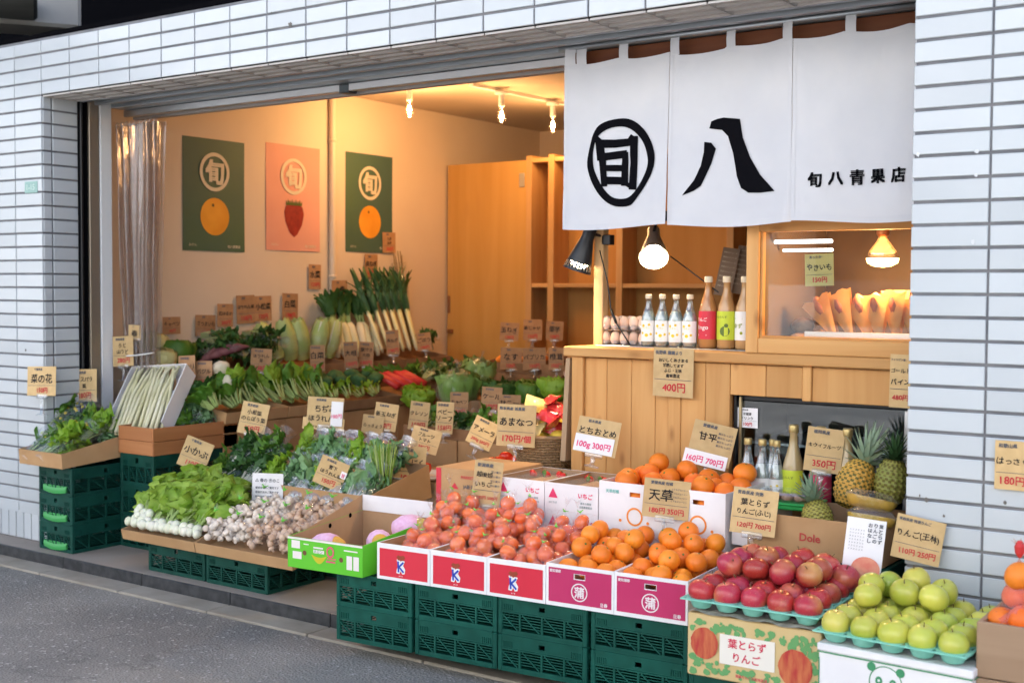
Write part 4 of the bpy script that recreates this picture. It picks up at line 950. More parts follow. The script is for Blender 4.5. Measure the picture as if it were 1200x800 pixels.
# ---- green melon carton, tipped forward
GRB = mat('melon_box_green', (.10, .50, .02), .5, (.12, .54, .03), 3)
mt = radians(-15)
t = carton('melon_carton', 'bright green open melon carton at the left end of the front row', LF(-.205, -.04, ZF), AF, .362, .47, .118, GRB, KRAFT_IN, tilt=0, backh=.150)
for (x, z, r) in ((.085, .062, .0095), (.262, .055, .0095)):
    q = MB(); disc(q, x, z, r, -.0016, 0, 16); prints(t, q, mat('hole_shadow_card', (.16, .075, .04), .9), 'hand_hole')  # flat discs in the shade colour of a hole's inside
q = MB(); rect(q, 0, .362, .110, .118, -.0012); rect(q, .020, .062, .076, .106, -.0014); rect(q, .026, .070, .036, .064, -.0014); rect(q, .288, .314, .022, .074, -.0014); rect(q, .320, .346, .022, .074, -.0014); rect(q, .275, .340, .090, .095, -.0014); rect(q, .08, .105, .094, .098, -.0014); rect(q, .128, .175, .085, .091, -.0014); rect(q, .128, .180, .067, .080, -.0014); prints(t, q, mat('pink_white_print', (.78, .72, .70), .6))
q = MB(); pts = [(.118+.075*k/12, .060-.032*sin(pi*k/12)) for k in range(13)]+[(.193-.075*k/12, .060-.008*sin(pi*k/12)) for k in range(13)]; q.add([(a, -.0016, b) for a, b in pts], [tuple(range(26))]); prints(t, q, mat('melon_yellow_print', (.55, .48, .02), .6))
q = MB(); ring(q, .210, .078, .022, .014, -.0018, sx=.85); rect(q, .19, .235, .038, .045, -.0018); rect(q, .195, .237, .050, .055, -.0018); prints(t, q, mat('pink_print', (.62, .10, .16), .6))
q = MB(); write(q, 'メロン', .152, .074, .046, .012, -.0021, bold=.02); prints(t, q, GRNP, 'lettering')
q = MB(); q.box(.005, .357, .4615, .4652, .15, .215); ob('flap', q.mesh('flap', WHITECARD), t)
q = MB(); q.add([(.0, .1, .118), (.003, .1, .118), (.003, .4652, .148), (0, .4652, .148), (.0, .1, .125), (.003, .1, .125), (.003, .4652, .213), (0, .4652, .213)], [(0, 3, 2, 1), (4, 5, 6, 7), (0, 1, 5, 4), (1, 2, 6, 5), (2, 3, 7, 6), (3, 0, 4, 7)]); ob('flap', q.mesh('flap', KRAFT_IN), t)
q = MB()
for y_, z_ in ((.25, .118), (.38, .140)): q.add([(.0036, y_+.010*cos(2*pi*k/12), z_+.010*sin(2*pi*k/12)) for k in range(12)], [tuple(range(12))])
ob('vent_hole', q.mesh('vent_hole', DK), t, (.0012, 0, 0), kind='stuff')  # flat black discs painted as the shade inside vent holes
# melons in pink foam nets inside
NET = mat('pink_foam_net', (.72, .42, .62), .8, (.78, .52, .70), 60, bump=.6, bscale=120); PAP = mat('papaya_skin', (.72, .36, .06), .45, (.40, .42, .06), 8, 3, .35, .7)
for k, (x, y, z, a, lab) in enumerate(((.115, .10, .105, .5, 'papaya in a pink foam net near the green box front'), (.29, .20, .12, -.5, 'papaya in a pink foam net at the melon box right side'), (.33, .35, .16, .6, 'papaya in a pink foam net at the back of the melon box'))):
    p = thing('papaya', lab, 'papaya', LF(-.205+x, -.04+y, ZF+z-.03), (radians(78), 0, AF+a+1.2), 'netted papayas')
    q = MB(); q.lathe([(.002, -.085), (.03, -.07), (.046, -.03), (.044, .01), (.03, .05), (.012, .075), (.002, .08)], 16); ob('fruit', q.mesh('fruit', PAP, True), p)
    q = MB(); q.lathe([(.034, -.068), (.050, -.03), (.048, .01), (.036, .042)], 24, fn=lambda v, i, j: (v[0]*(1+.03*(j % 2)), v[1]*(1+.03*(j % 2)), v[2])); ob('foam_net', q.mesh('foam_net', NET, True), p)

# ============================================================ APPLES
def kraft_carton():
    AX, AY, W, D, z0, z1 = 4.185, -.45, .42, .37, .160, .352
    t = thing('apple_carton', 'kraft apple carton printed with red apples and green leaves', 'box', (AX, AY, z0), (0, 0, AF*.6)); H = z1-z0
    q = MB(); q.bev(0, W, 0, D, 0, H, .004); ob('carton', q.mesh('carton', mat('straw_kraft', (.60, .44, .20), .75, (.64, .48, .24), 10)), t)
    gl = mat('leaf_print', (.13, .34, .12), .7); rr = random.Random(4)
    q = MB()
    for k in range(230):
        x = rr.uniform(.012, W-.012); z = rr.uniform(.012, H-.02)
        if .10 < x < .29 and .05 < z < .14: continue
        if hypot(x-.058, z-.105) < .048 or hypot(x-.345, z-.075) < .055: continue
        s = rr.uniform(.004, .0115); disc(q, x, z, s, -.0010-.00001*k, 0, 9, rr.uniform(.7, 1.3), .5, k)
    prints(t, q, gl, 'printed_leaves').__setitem__('kind', 'stuff')
    for (x, z, rx, rz_) in ((.058, .105, .045, .048), (.345, .075, .052, .056)):
        q = MB(); disc(q, x, z, rz_, -.0042, 0, 28, rx/rz_, .06, x*50); prints(t, q, mat('apple_print', (.42, .035, .03), .7, (.55, .16, .06), 22, stretch=(3, 1, .6)), 'printed_apple')
    q = MB(); rect(q, .108, .282, .052, .142, -.0032); prints(t, q, mat('cream_panel', (.78, .74, .66), .7), 'panel')
    q = MB(); write(q, '葉とらず', .195, .118, .12, .036, -.0045, bold=.03); write(q, 'りんご', .195, .078, .085, .032, -.0045, bold=.025); write(q, '青森りんごの産地直送', .21, .022, .10, .011, -.0045, bold=.03); prints(t, q, mat('rose_red_ink', (.62, .03, .08), .7), 'lettering')
    # crumpled newspaper under the tray
    q = MB(); q.grid(lambda u, v: (.005+.41*u, -.012+.38*v, H+.005+.006*abs(nz(u*7, v*7))+.004*sin(u*23)*(1 if v < .1 else 0)), 24, 14); nw = ob('newspaper', q.mesh('newspaper', mat('newsprint', (.52, .47, .42), .9, (.36, .32, .28), 40)), None, (AX, AY, z0), (0, 0, AF*.6), label='crumpled newspaper sheet under the red apple tray', cat='newspaper')
kraft_carton()
TEAL = mat('teal_moulded_pulp', (.20, .56, .44), .75, (.25, .62, .50), 30, bump=.1, bscale=200)
def apple_tray(nm, loc, rz, nx, ny, pitch, label, tilt=0.0):
    t = thing(nm, label, 'tray', loc, (tilt, 0, rz)); q = MB(); r = pitch*.47
    for i in range(nx):
        for j in range(ny):
            q.lathe([(r*.45, -.034), (r*.70, -.030), (r*.93, -.010), (r, .0)], 14, M=T((i+.5)*pitch, (j+.5)*pitch, .034))
    ob('cups', q.mesh('cups', TEAL, True), t)
    q = MB(); e = .008; n = nx*8
    # scalloped flat rim around the cups
    for i in range(nx):
        for j in range(ny):
            for k in range(14):
                a0, a1 = 2*pi*k/14, 2*pi*(k+1)/14; cx, cy = (i+.5)*pitch, (j+.5)*pitch
                def sq(a):
                    m = max(abs(cos(a)), abs(sin(a))); return (cx+cos(a)/m*pitch*.5, cy+sin(a)/m*pitch*.5, .034)
                q.add([(cx+r*cos(a0), cy+r*sin(a0), .034), sq(a0), sq(a1), (cx+r*cos(a1), cy+r*sin(a1), .034)], [(0, 1, 2, 3)])
    q.box(-e, 0, -e, ny*pitch+e, .030, .0342); q.box(nx*pitch, nx*pitch+e, -e, ny*pitch+e, .030, .0342); q.box(0, nx*pitch, -e, 0, .030, .0342); q.box(0, nx*pitch, ny*pitch, ny*pitch+e, .030, .0342)
    ob('rim', q.mesh('rim', TEAL), t)
    return t
RW_ = ['front', 'second', 'middle', 'fourth', 'back']; CW_ = ['at the left end', 'second from left', 'in the middle', 'second from right', 'at the right end']
ra = [appleish(None, r, .9, .5, skew=k).mesh('apple', [RAPP, STEM], True) for k, r in enumerate((.0425, .044, .0415))]
ga = [appleish(None, r, .92, .45, skew=k).mesh('apple', [GAPP, STEM], True) for k, r in enumerate((.043, .0445, .042))]
ya = [appleish(None, .0435, .92, .45).mesh('apple', [GAPP2, STEM], True)]
A0 = (4.182, -.472, .366)
apple_tray('fruit_tray', A0, AF*.6, 5, 5, .0835, 'teal moulded tray under the red apples')
c6, s6 = cos(AF*.6), sin(AF*.6)
def AFr(x, y, z): return (A0[0]+c6*x-s6*y, A0[1]+s6*x+c6*y, z)
rg = random.Random(5)
def cups_then_pile(frame, nx, ny, pitch, z, r, hmax, seed, n):
    pts = [((i+.5)*pitch+rg.uniform(-.002, .002), (j+.5)*pitch, z) for j in range(ny) for i in range(nx)]
    return pts+pile(nx*pitch, ny*pitch-r*.7, r, z-r-.2, hmax, n, seed, 10, y0=r*.7, pre=pts)
pts = cups_then_pile(AFr, 5, 5, .0835, .366+.052, .0425, lambda x, y: .50+.20*y, 3, 26)
for k, p in enumerate(pts):
    lowr = k < 25
    ob('apple', rg.choice(ra), None, AFr(*p), (rg.uniform(-.25, .25), rg.uniform(-.25, .25), rg.uniform(0, 6.28)) if lowr else (rg.uniform(-.9, .5), rg.uniform(-.7, .7), rg.uniform(0, 6.28)), tuple(rg.uniform(.94, 1.05) for _ in range(3)), 'red apple in the %s row of the left teal tray, %s' % (RW_[k//5], CW_[k % 5]) if lowr else 'red apple piled on top of the cupped red apples', 'apple', 'red apples in the tray cups' if lowr else 'red apples piled on top')
# ---- panda carton with green apples
PX, PY, PW_, PD, PZ = 4.615, -.475, .43, .385, .335
t = thing('panda_carton', 'white carton with a green panda head under the green apples', 'box', (PX, PY, .0), (0, 0, -AF*.5))
q = MB(); q.bev(0, PW_, 0, PD, 0, PZ, .004); ob('carton', q.mesh('carton', WHITECARD), t)
q = MB(); q.bev(-.004, PW_+.004, -.004, PD+.002, PZ-.020, PZ+.002, .003); ob('lid', q.mesh('lid', WHITECARD), t)
q = MB(); rect(q, -.003, PW_+.003, PZ-.024, PZ-.020, -.0055); rect(q, .0, .004, .0, PZ-.04, -.0014); rect(q, PW_-.012, PW_-.008, .0, PZ-.04, -.0014)
q.add([(PW_+.0055, 0, PZ-.024), (PW_+.0055, PD, PZ-.024), (PW_+.0055, PD, PZ-.020), (PW_+.0055, 0, PZ-.020)], [(0, 1, 2, 3)]); prints(t, q, GRNP)
cx, cz = .197, PZ-.078
q = MB(); ring(q, cx, cz, .0475, .0445, -.0014, sx=1.0, n=36); disc(q, cx-.041, cz+.040, .0125, -.0012); disc(q, cx+.041, cz+.036, .0125, -.0012)
disc(q, cx-.019, cz+.004, .0125, -.0016, 0, 16, .8); disc(q, cx+.021, cz+.002, .0125, -.0016, 0, 16, .8); disc(q, cx+.001, cz-.014, .005, -.0016, 0, 10, 1.5); rect(q, cx-.012, cx+.014, cz-.026, cz-.0245, -.0016)
pts = [(-.075, -.115), (-.078, -.08), (-.06, -.052), (-.03, -.047), (-.012, -.057), (0, -.062), (.014, -.057), (.035, -.048), (.062, -.060), (.072, -.115)]; q.add([(cx+a, -.0012, cz+b) for a, b in pts], [tuple(range(len(pts)))]); prints(t, q, GRNP, 'panda_head')
q = MB(); disc(q, cx-.019, cz+.005, .004, -.0022, 0, 10); disc(q, cx+.021, cz+.003, .004, -.0022, 0, 10); prints(t, q, WHITE, 'panda_eyes')
G0 = (4.612, -.488, .341)
apple_tray('fruit_tray', G0, -AF*.5, 5, 5, .083, 'teal moulded tray under the green apples')
cg, sg = cos(-AF*.5), sin(-AF*.5)
def GFr(x, y, z): return (G0[0]+cg*x-sg*y, G0[1]+sg*x+cg*y, z)
pts = cups_then_pile(GFr, 5, 5, .083, .341+.052, .043, lambda x, y: .470+.17*y if x < .27 else .45+.06*y, 8, 15)
for k, p in enumerate(pts):
    lowr = k < 25
    me = rg.choice(ga+ga+ya)
    ob('apple', me, None, GFr(*p), (rg.uniform(-.2, .2), rg.uniform(-.2, .2), rg.uniform(0, 6.28)) if lowr else (rg.uniform(-.8, .5), rg.uniform(-.7, .7), rg.uniform(0, 6.28)), tuple(rg.uniform(.93, 1.05) for _ in range(3)), 'green apple in the %s row of the right teal tray, %s' % (RW_[k//5], CW_[k % 5]) if lowr else 'green apple piled on top of the cupped green apples', 'apple', 'green apples in the tray cups' if lowr else 'green apples piled on top')
ob('apple', ra[1], None, (4.567, -0.140, 0.453), (.3, .2, 0), 1.0, 'single red apple lying beside the green apples by the white leaflet', 'apple')
# ---- wooden box of netted oranges at the right edge
t = thing('wooden_box', 'weathered wooden box holding netted oranges at the right edge', 'box', (5.045, -.46, 0), (0, 0, radians(1)))
WB = wood('weathered_board', (.30, .19, .115), (.40, .27, .175), (.16, .09, .05), 'x', .6, .8, .1); WBY = wood('weathered_board_y', (.30, .19, .115), (.40, .27, .175), (.16, .09, .05), 'y', .6, .8, .1)
for k in range(3):
    z0 = .01+k*.152
    q = MB(); q.bev(0, .46, 0, .014, z0, z0+.149, .003); ob('board', q.mesh('board', WB), t)
    q = MB(); q.bev(0, .014, .0145, .40, z0, z0+.149, .003); ob('board', q.mesh('board', WBY), t)
    q = MB(); q.bev(.446, .46, .0145, .40, z0, z0+.149, .003); ob('board', q.mesh('board', WBY), t)
    q = MB(); q.bev(.015, .445, .386, .40, z0, z0+.149, .003); ob('board', q.mesh('board', WB), t)
q = MB(); q.bev(.015, .445, .015, .385, .395, .41, .003); ob('board', q.mesh('board', WB), t)
NETR = film('red_net', (.97, .72, .62), .05, .22, .5, .9, 300, 1.0)
bo = [orange_mesh(.0375, ORG2), orange_mesh(.039, ORG2, .92)]
for b_ in range(3):
    sp = [(-.035, 0, 0, .0385), (.038, .004, 0, .0385), (0, .03, .062, .0385), (.003, -.01, .125, .038), (.01, -.05, .02, .038)]
    o = thing('net_bag', ['red net bag of oranges leaning at the wooden box left', 'red net bag of oranges in the wooden box middle', 'red net bag of oranges at the wooden box back'][b_], 'net bag', [(5.125, -.37, .455), (5.26, -.36, .455), (5.19, -.22, .50)][b_], (0, 0, [.3, 1.5, 2.8][b_]), 'net bags of oranges')
    for s in sp: ob('orange', R.choice(bo), o, s[:3], (R.uniform(-1, 1), R.uniform(-1, 1), 0))
    ob('net', bag_mesh(sp, .0015, b_, True, NETR, up=.05), o)
    q = MB(); q.lathe([(.004, 0), (.012, .012), (.014, .03), (.006, .045)], 8); ob('clip', q.mesh('clip', mat('red_clip', (.55, .03, .03), .5)), o, (.003, -.01, .175))

# ============================================================ MIDDLE ROW CARTONS
YM = .10
for i, (x, w) in enumerate(((3.53, .272), (3.806, .238))):
    t = carton('orange_carton', 'white carton with an orange ring print, '+['next to the fruit name cartons', 'behind the red apples'][i], (x, YM, .3895), 0, w, .33, .238, WHITECARD, KRAFT_IN, 'white orange cartons', hole=(w*.56, .198, .045, .017))
    q = MB(); ring(q, w*.56, .118, .034, .027, -.0014, n=30); disc(q, w*.56-.06, .10, .006, -.0014, 0, 10); disc(q, w*.56+.055, .10, .006, -.0014, 0, 10); prints(t, q, ORGP)
    q = MB(); write(q, '天草柑橘', .058, .204, .065, .013, -.0014, bold=.05)
    for k in range(5): disc(q, .04+k*.045, .062-.006*(k % 2), .0075, -.0014, 0, 8)
    prints(t, q, TEALP, 'lettering')
    q = MB(); q.box(.006, w-.006, .006, .32, .13, .134); ob('liner', q.mesh('liner', CARD), t)
q = MB(); q.grid(lambda u, v: (.0-.03*v*v*2*u*0, .33*u, .1+.10*v), 1, 1)
t2 = carton('lid_flap_box', 'white carton standing behind the orange carton by the apple card', (4.055, .13, .45), radians(-6), .075, .29, .15, WHITECARD, KRAFT_IN)
om2 = [orange_mesh(.0415, ORG2), orange_mesh(.043, ORG2, .9), orange_mesh(.040, ORG2, .95)]
rg = random.Random(21)
for i, (x, w, sd) in enumerate(((3.53, .272, 31), (3.806, .238, 35))):
    pts = pile(w-.012, .32, .0405, .524, lambda a, b: .670+.20*max(0, b-.06), 40, sd, x0=.006, y0=.006)
    scatter(pts, lambda a, b, c: (x+a, YM+b, c), om2, 'orange', ['large deep orange in the white carton beside the fruit name cartons', 'large deep orange in the white carton behind the red apples'][i], 'orange', ['deep oranges in the left white carton', 'deep oranges in the right white carton'][i], rg)
STRIPE = [((3.055, .228), 'left'), ((3.287, .238), 'right')]
for (x, w), sd in STRIPE:
    for lay in range(2):
        t = carton('strawberry_carton', ['lower', 'upper'][lay]+' white strawberry carton with red triangle, '+sd+' of the pair', (x, YM, .3895+lay*.1055), 0, w, .33, .1045, WHITECARD, KRAFT_IN, 'white strawberry cartons')
        q = MB(); a = w*.16; q.add([(a-.020, -.0014, .048), (a+.022, -.0014, .048), (a, -.0014, .086)], [(0, 1, 2)]); write(q, 'いちご', w*.77, .066, .062, .020, -.0014, bold=.06, hand=.05); prints(t, q, mat('strawberry_red_print', (.72, .04, .14), .6), 'lettering')
        q = MB(); write(q, 'JAとちぎ', a, .030, .045, .010, -.0014, bold=.03); write(q, '栃木の果実', w*.78, .038, .055, .009, -.0014, bold=.03); write(q, '全国農業組合', w*.78, .024, .058, .009, -.0014, bold=.03); prints(t, q, mat('slate_print', (.22, .30, .30), .7), 'small_print')
        if lay == 1:
            q = MB(); q.box(w*.30, w-.02, .02, .30, .078, .082); ob('brown_liner', q.mesh('brown_liner', CARD), t)
            q = MB(); q.grid(lambda u, v: (.01+(w-.02)*u, .02+.3*v, .092+.005*nz(u*6, v*6, x*9)), 10, 10); ob('cling_film', q.mesh('cling_film', BAG, True), t)
BERRY = mat('strawberry_skin', (.55, .015, .02), .3, (.62, .03, .03), 30, spots=((.7, .45, .15), 160, .12))
bq = MB(); bq.lathe([(.0005, -.018), (.007, -.012), (.012, 0), (.013, .008), (.009, .014), (.001, .015)], 12); bq.lathe([(.012, .0145), (.006, .0165), (.001, .017)], 7, 1); bq = bq.mesh('strawberry', [BERRY, CALYX], True)
for k in range(10):
    sdx = 3.07+.05*(k % 5)*.7 if k < 5 else 3.31+.05*(k % 5)*.7
    ob('strawberry', bq, None, (sdx, .34+.03*(k % 2), .583), (R.uniform(-1.4, 1.4), 1.2, R.uniform(0, 6)), 1.1, 'strawberry in the back of the '+('left' if k < 5 else 'right')+' upper white carton', 'strawberry', 'strawberries in the '+('left' if k < 5 else 'right')+' carton')
for lay in range(2):
    t = carton('farm_carton', ['lower', 'upper'][lay]+' brown farm carton with a red edge stripe', (2.755, YM, .3895+lay*.110), 0, .292, .34, .1085, CARD, KRAFT_IN, 'brown farm cartons')
    q = MB(); rect(q, .0, .026, .0, .1085, -.0014); q.add([(.075, -.0014, .030), (.115, -.0014, .030), (.095, -.0014, .055)], [(0, 1, 2)]); write(q, 'MARKET', .16, .080, .10, .012, -.0014, bold=.03); prints(t, q, mat('stripe_red', (.60, .04, .06), .7), 'lettering')
    q = MB(); write(q, 'JA新潟', .165, .042, .08, .020, -.0014, bold=.03); prints(t, q, GREY_INK, 'small_print')
    if lay: q = MB(); q.box(.0, .292, .0, .34, .1085, .1115); ob('lid', q.mesh('lid', CARD), t)

# ============================================================ PINEAPPLES
PIN = mat('pineapple_gold', (.52, .27, .045), .55, (.42, .30, .05), 6, rnd=.1); PIC = mat('pineapple_crease', (.14, .12, .03), .8); PIE = mat('pineapple_eye', (.60, .40, .22), .7); CRN = mat('crown_leaf', (.20, .30, .20), .55, (.30, .40, .27), 4, rnd=.1); CRN2 = mat('dark_crown_leaf', (.035, .09, .03), .5)
PIG = mat('pineapple_green', (.32, .27, .05), .55, (.22, .24, .05), 6, rnd=.1)
def pineapple(label, loc, rot, L=.17, r=.062, gold=PIN, crown=CRN, cl=1.0, wrap=False):
    t = thing('pineapple', label, 'pineapple', loc, rot, 'pineapples'); q = MB(); n, m = 64, 40
    def fn(u, v):
        a = 2*pi*u; prof = (sin(pi*(.06+.88*v)))**.42; d = cos(8*a+v*26)*cos(8*a-v*26); b = max(0, d)
        rr = r*prof*(1+.11*(b**.6)-.04); return (rr*cos(a), rr*sin(a), L*v)
    q.grid(fn, n, m)
    for i, f in enumerate(q.f):
        u = (i % n+.5)/n; v = (i//n+.5)/m; d = cos(16*pi*u+v*26)*cos(16*pi*u-v*26); q.m[i] = 2 if abs(d) > .93 else (0 if abs(d) > .16 else 1)
    ob('fruit', q.mesh('fruit', [gold, PIC, PIE], True), t)
    if cl:
        q = MB(); rr = random.Random(int(L*1e4+r*1e3))
        for k in range(46):
            f = k/46; a = k*2.4; ln = (.05+.085*f*(1-.35*f))*cl; out = (1-f)*1.15+.12; w = .011*(1-.3*f)
            b0 = Vector((cos(a)*.016*(1-f), sin(a)*.016*(1-f), L-.006+.030*f*cl)); d = Vector((cos(a)*sin(out), sin(a)*sin(out), cos(out))); s = Vector((-sin(a), cos(a), 0))
            vs = []
            for j in range(5):
                h = j/4; p = b0+d*ln*h+Vector((cos(a), sin(a), 0))*.018*h*h*(1-f)-Vector((0, 0, 1))*.012*h*h*(1-f); ww = w*(1-h)**.7*(1+.3*sin(pi*h)); vs += [p-s*ww+d.cross(s)*.0, p+Vector((cos(a), sin(a), 0))*-.003, p+s*ww]
            q.add(vs, [(3*j+i, 3*j+i+1, 3*j+i+4, 3*j+i+3) for j in range(4) for i in range(2)])
        ob('crown', q.mesh('crown', crown, True), t)
    return t
carton('pineapple_carton', 'brown carton full of pineapples by the right pillar', (4.135, .085, .4455), 0, .47, .34, .135, CARD, KRAFT_IN)
q = MB(); write(q, 'Dole', 4.36, .515, .07, .035, .082, bold=.04); ob('lettering', q.mesh('lettering', mat('carton_red_print', (.45, .06, .05), .8)), [o for o in bpy.data.objects if o.name == 'pineapple_carton'][0], (-4.135, -.085, -.4455))
pineapple('golden pineapple leaning back in the carton, tallest crown', (4.412, 0.260, 0.604), (radians(-22), radians(22), .3), .165, .062, PIN, CRN, 1.25)
pineapple('greenish pineapple against the right pillar', (4.536, 0.330, 0.607), (radians(4), radians(6), 1), .16, .055, PIG, CRN2, .8)
pineapple('small pineapple at the carton front with a dark crown', (4.379, 0.140, 0.519), (radians(-14), radians(14), 2), .115, .050, PIG, CRN, .8)
CUTF = mat('cut_pineapple_flesh', (.72, .50, .06), .4, (.78, .58, .12), 14)
for k, (p, rz, lab) in enumerate((((4.527, 0.200, 0.650), .3, 'wrapped cut pineapple half lying upper right in the carton'), ((4.546, 0.150, 0.602), -.1, 'wrapped pineapple piece lying on its side at the carton front'))):
    t = thing('cut_pineapple', lab, 'pineapple', p, (radians(-12), radians(10-8*k), rz)); q = MB()
    q.grid(lambda u, v: (.082*(2*u-1), -.042*sin(pi*v*.999)*sqrt(max(.02, 1-(2*u-1)**4)), -.042*cos(pi*v)*sqrt(max(.02, 1-(2*u-1)**4))*(1+.05*cos(u*40+v*20))), 28, 14)
    ob('skin', q.mesh('skin', PIN, True), t, (0, 0, 0), (radians(90), 0, 0)); q = MB(); q.grid(lambda u, v: (.08*(2*u-1), .041*(2*v-1)*sqrt(max(.02, 1-(2*u-1)**4)), .001), 16, 4); ob('cut_face', q.mesh('cut_face', CUTF if k == 0 else PIN, True), t)
    q = MB(); q.lathe([(.001, -.048), (.035, -.036), (.05, 0), (.035, .02), (.001, .024)], 20, fn=lambda v, i, j: (v[0]*1.75, v[1], v[2]*(1+.1*nz(j, i)))); ob('cling_film', q.mesh('cling_film', BAG, True), t)
# green tray of packed fruit behind the apple card
t = thing('fruit_pack', 'clear lidded pack of cut fruit on a green tray before the fridge', 'fruit pack', (4.173, 0.300, 0.579), (0, 0, .12))
q = MB(); q.bev(-.10, .12, -.05, .10, -.012, .006, .004); q.bev(-.11, .13, -.055, .11, .004, .012, .003); ob('tray', q.mesh('tray', mat('bright_green_tray', (.03, .38, .09), .4)), t)
q = MB()
for k in range(9): q.lathe([(.002, 0), (.018, .004), (.02, .016), (.012, .024), (.002, .026)], 9, M=T(-.075+.022*k, .03*(k % 2), .012))
ob('cut_fruit', q.mesh('cut_fruit', mat('pale_cut_fruit', (.45, .28, .20), .5), True), t); q = MB(); q.bev(-.10, .12, -.045, .10, .013, .045, .008); ob('lid', q.mesh('lid', CLEAR), t)

# ============================================================ VEGETABLES
LEAF_B = mat('bright_leaf', (.17, .35, .018), .5, (.30, .48, .045), 9, rnd=.10, transl=.30)
LEAF_T = mat('turnip_leaf', (.21, .39, .035), .5, (.36, .53, .08), 9, rnd=.10, transl=.30)
LEAF_M = mat('mid_leaf', (.065, .19, .018), .5, (.12, .27, .03), 9, rnd=.12, transl=.25)
LEAF_D = mat('dark_leaf', (.035, .115, .025), .5, (.07, .17, .04), 9, rnd=.12, transl=.2)
LEAF_F = mat('frosted_leaf', (.15, .33, .12), .5, (.28, .48, .24), 9, rnd=.12, transl=.2)  # leaf colour lightened to carry the bluish-white glint of the bag film
STEMG = mat('pale_green_stem', (.33, .47, .14), .45, (.45, .55, .22), 8, transl=.15)
STEMW = mat('white_stem', (.62, .64, .46), .45, (.72, .72, .58), 8, transl=.1)
FLOW = mat('rape_flower', (.72, .55, .02), .6)
def leaf(mb, base, d, up, L, W, curl=.4, ruf=.15, mi=0, stem=0.0, smi=1, seed=0, sw=.004):
    """one leaf blade on a stalk, bending away from `up`"""
    d = Vector(d).normalized(); up = Vector(up); s = d.cross(up)
    if s.length < 1e-4: s = d.orthogonal()
    s.normalize(); n = s.cross(d).normalized(); base = Vector(base)
    if stem:
        e = base+d*stem; mb.tube([base, base.lerp(e, .5)+n*stem*.04, e], [sw, sw*.8, sw*.55], 5, smi, False); base = e
    nu, nv = 5, 8; vs = []
    for j in range(nv+1):
        v = j/nv; w = W*.5*(sin(pi*min(1, v*.93+.05))**.75)*(1+.30*nz(v*9+seed, seed)); a = -curl*v*v; c = base+d*L*v*cos(a*.6)+n*(L*sin(a)*v*.9)
        for i in range(nu+1):
            u = 2*i/nu-1; rz = ruf*W*(.8*nz(u*2.6+seed, v*6+seed*1.7, seed)+.4*nz(u*6+seed, v*13, seed))*(.25+abs(u))+W*.14*u*u
            vs.append(c+s*w*u+n*rz)
    mb.add(vs, [(j*(nu+1)+i, j*(nu+1)+i+1, (j+1)*(nu+1)+i+1, (j+1)*(nu+1)+i) for j in range(nv) for i in range(nu)], mi)
def tuft(mb, base, d, n, L, W, spread, rng, mi=0, stem=.06, smi=1, curl=.5, ruf=.25, br=.01, sw=.004):
    d = Vector(d).normalized(); o = d.orthogonal().normalized(); p = d.cross(o)
    for k in range(n):
        a = rng.uniform(0, 6.283); r = sqrt(rng.random()); dd = (d+(o*cos(a)+p*sin(a))*spread*r).normalized()
        b = Vector(base)+(o*cos(a)+p*sin(a))*br*r; out = (o*cos(a)+p*sin(a)); leaf(mb, b, dd, dd.cross(out).cross(dd)*-1+out*.2 if False else -out+d*.6, L*rng.uniform(.7, 1.1), W*rng.uniform(.7, 1.1), curl*rng.uniform(.3, 1.3), ruf, mi, stem*rng.uniform(.8, 1.2), smi, rng.uniform(0, 50), sw)
def sack(L, W, H, seed, m=BAG, flare=True, wr=1.0):
    """soft film sleeve around a bunch lying along +x"""
    q = MB()
    def fn(u, v):
        a = 2*pi*u; t = v; w = (.55+.45*sin(pi*min(1, t*1.15))**.6) if t < .86 else .55+.3*(t-.86)/.14
        k = 1+wr*(.10*nz(cos(a)*2.5+seed, sin(a)*2.5, t*7)+.05*nz(cos(a)*7, sin(a)*7+seed, t*16)); return (L*(t-.5), W*.5*w*cos(a)*k, H*.5+H*.5*w*sin(a)*k)
    q.grid(fn, 26, 18)
    return q.mesh('bag', m, True)
def bagged(label, loc, rot, L=.30, W=.15, H=.09, leafm=LEAF_M, stemm=STEMG, n=26, seed=0, fl=0, group=None, film_m=BAG, lw=.05, name='bagged_greens'):
    rng = random.Random(seed); t = thing(name, label, 'greens', loc, rot, group); q = MB()
    n = int(n*1.9)
    for k in range(n):
        y = rng.uniform(-.5, .5)*W*.78; z = H*.5+rng.uniform(-.42, .46)*H; leaf(q, (-L*.44, y*.45, H*.45+(z-H*.45)*.5), (1, (y)/L*1.3+rng.uniform(-.1, .1), (z-H*.5)/L*1.2+rng.uniform(-.1, .12)), (rng.uniform(-.5, .5), rng.uniform(-.6, .6), 1), L*rng.uniform(.26, .42), lw*rng.uniform(.8, 1.45), rng.uniform(-.6, .9), .75, 0, L*rng.uniform(.18, .48), 1, rng.uniform(0, 60))
    ob('leaves', q.mesh('leaves', [leafm, stemm], True), t)
    if fl:
        q = MB()
        for k in range(fl): q.lathe([(.001, -.006), (.009, -.002), (.008, .005), (.001, .008)], 6, M=T(rng.uniform(-.1, .45)*L, rng.uniform(-.3, .3)*W, H*rng.uniform(.55, .95)))
        ob('flowers', q.mesh('flowers', FLOW, True), t)
    ob('bag', sack(L, W, H, seed, film_m), t)
    return t
def ztray(name, label, loc, W, D, H, rz=0, tilt=0, m=CARD, backh=None, group=None): return carton(name, label, loc, rz, W, D, H, m, KRAFT_IN if m is CARD else m, group, tilt, None, .004, backh, 'tray')

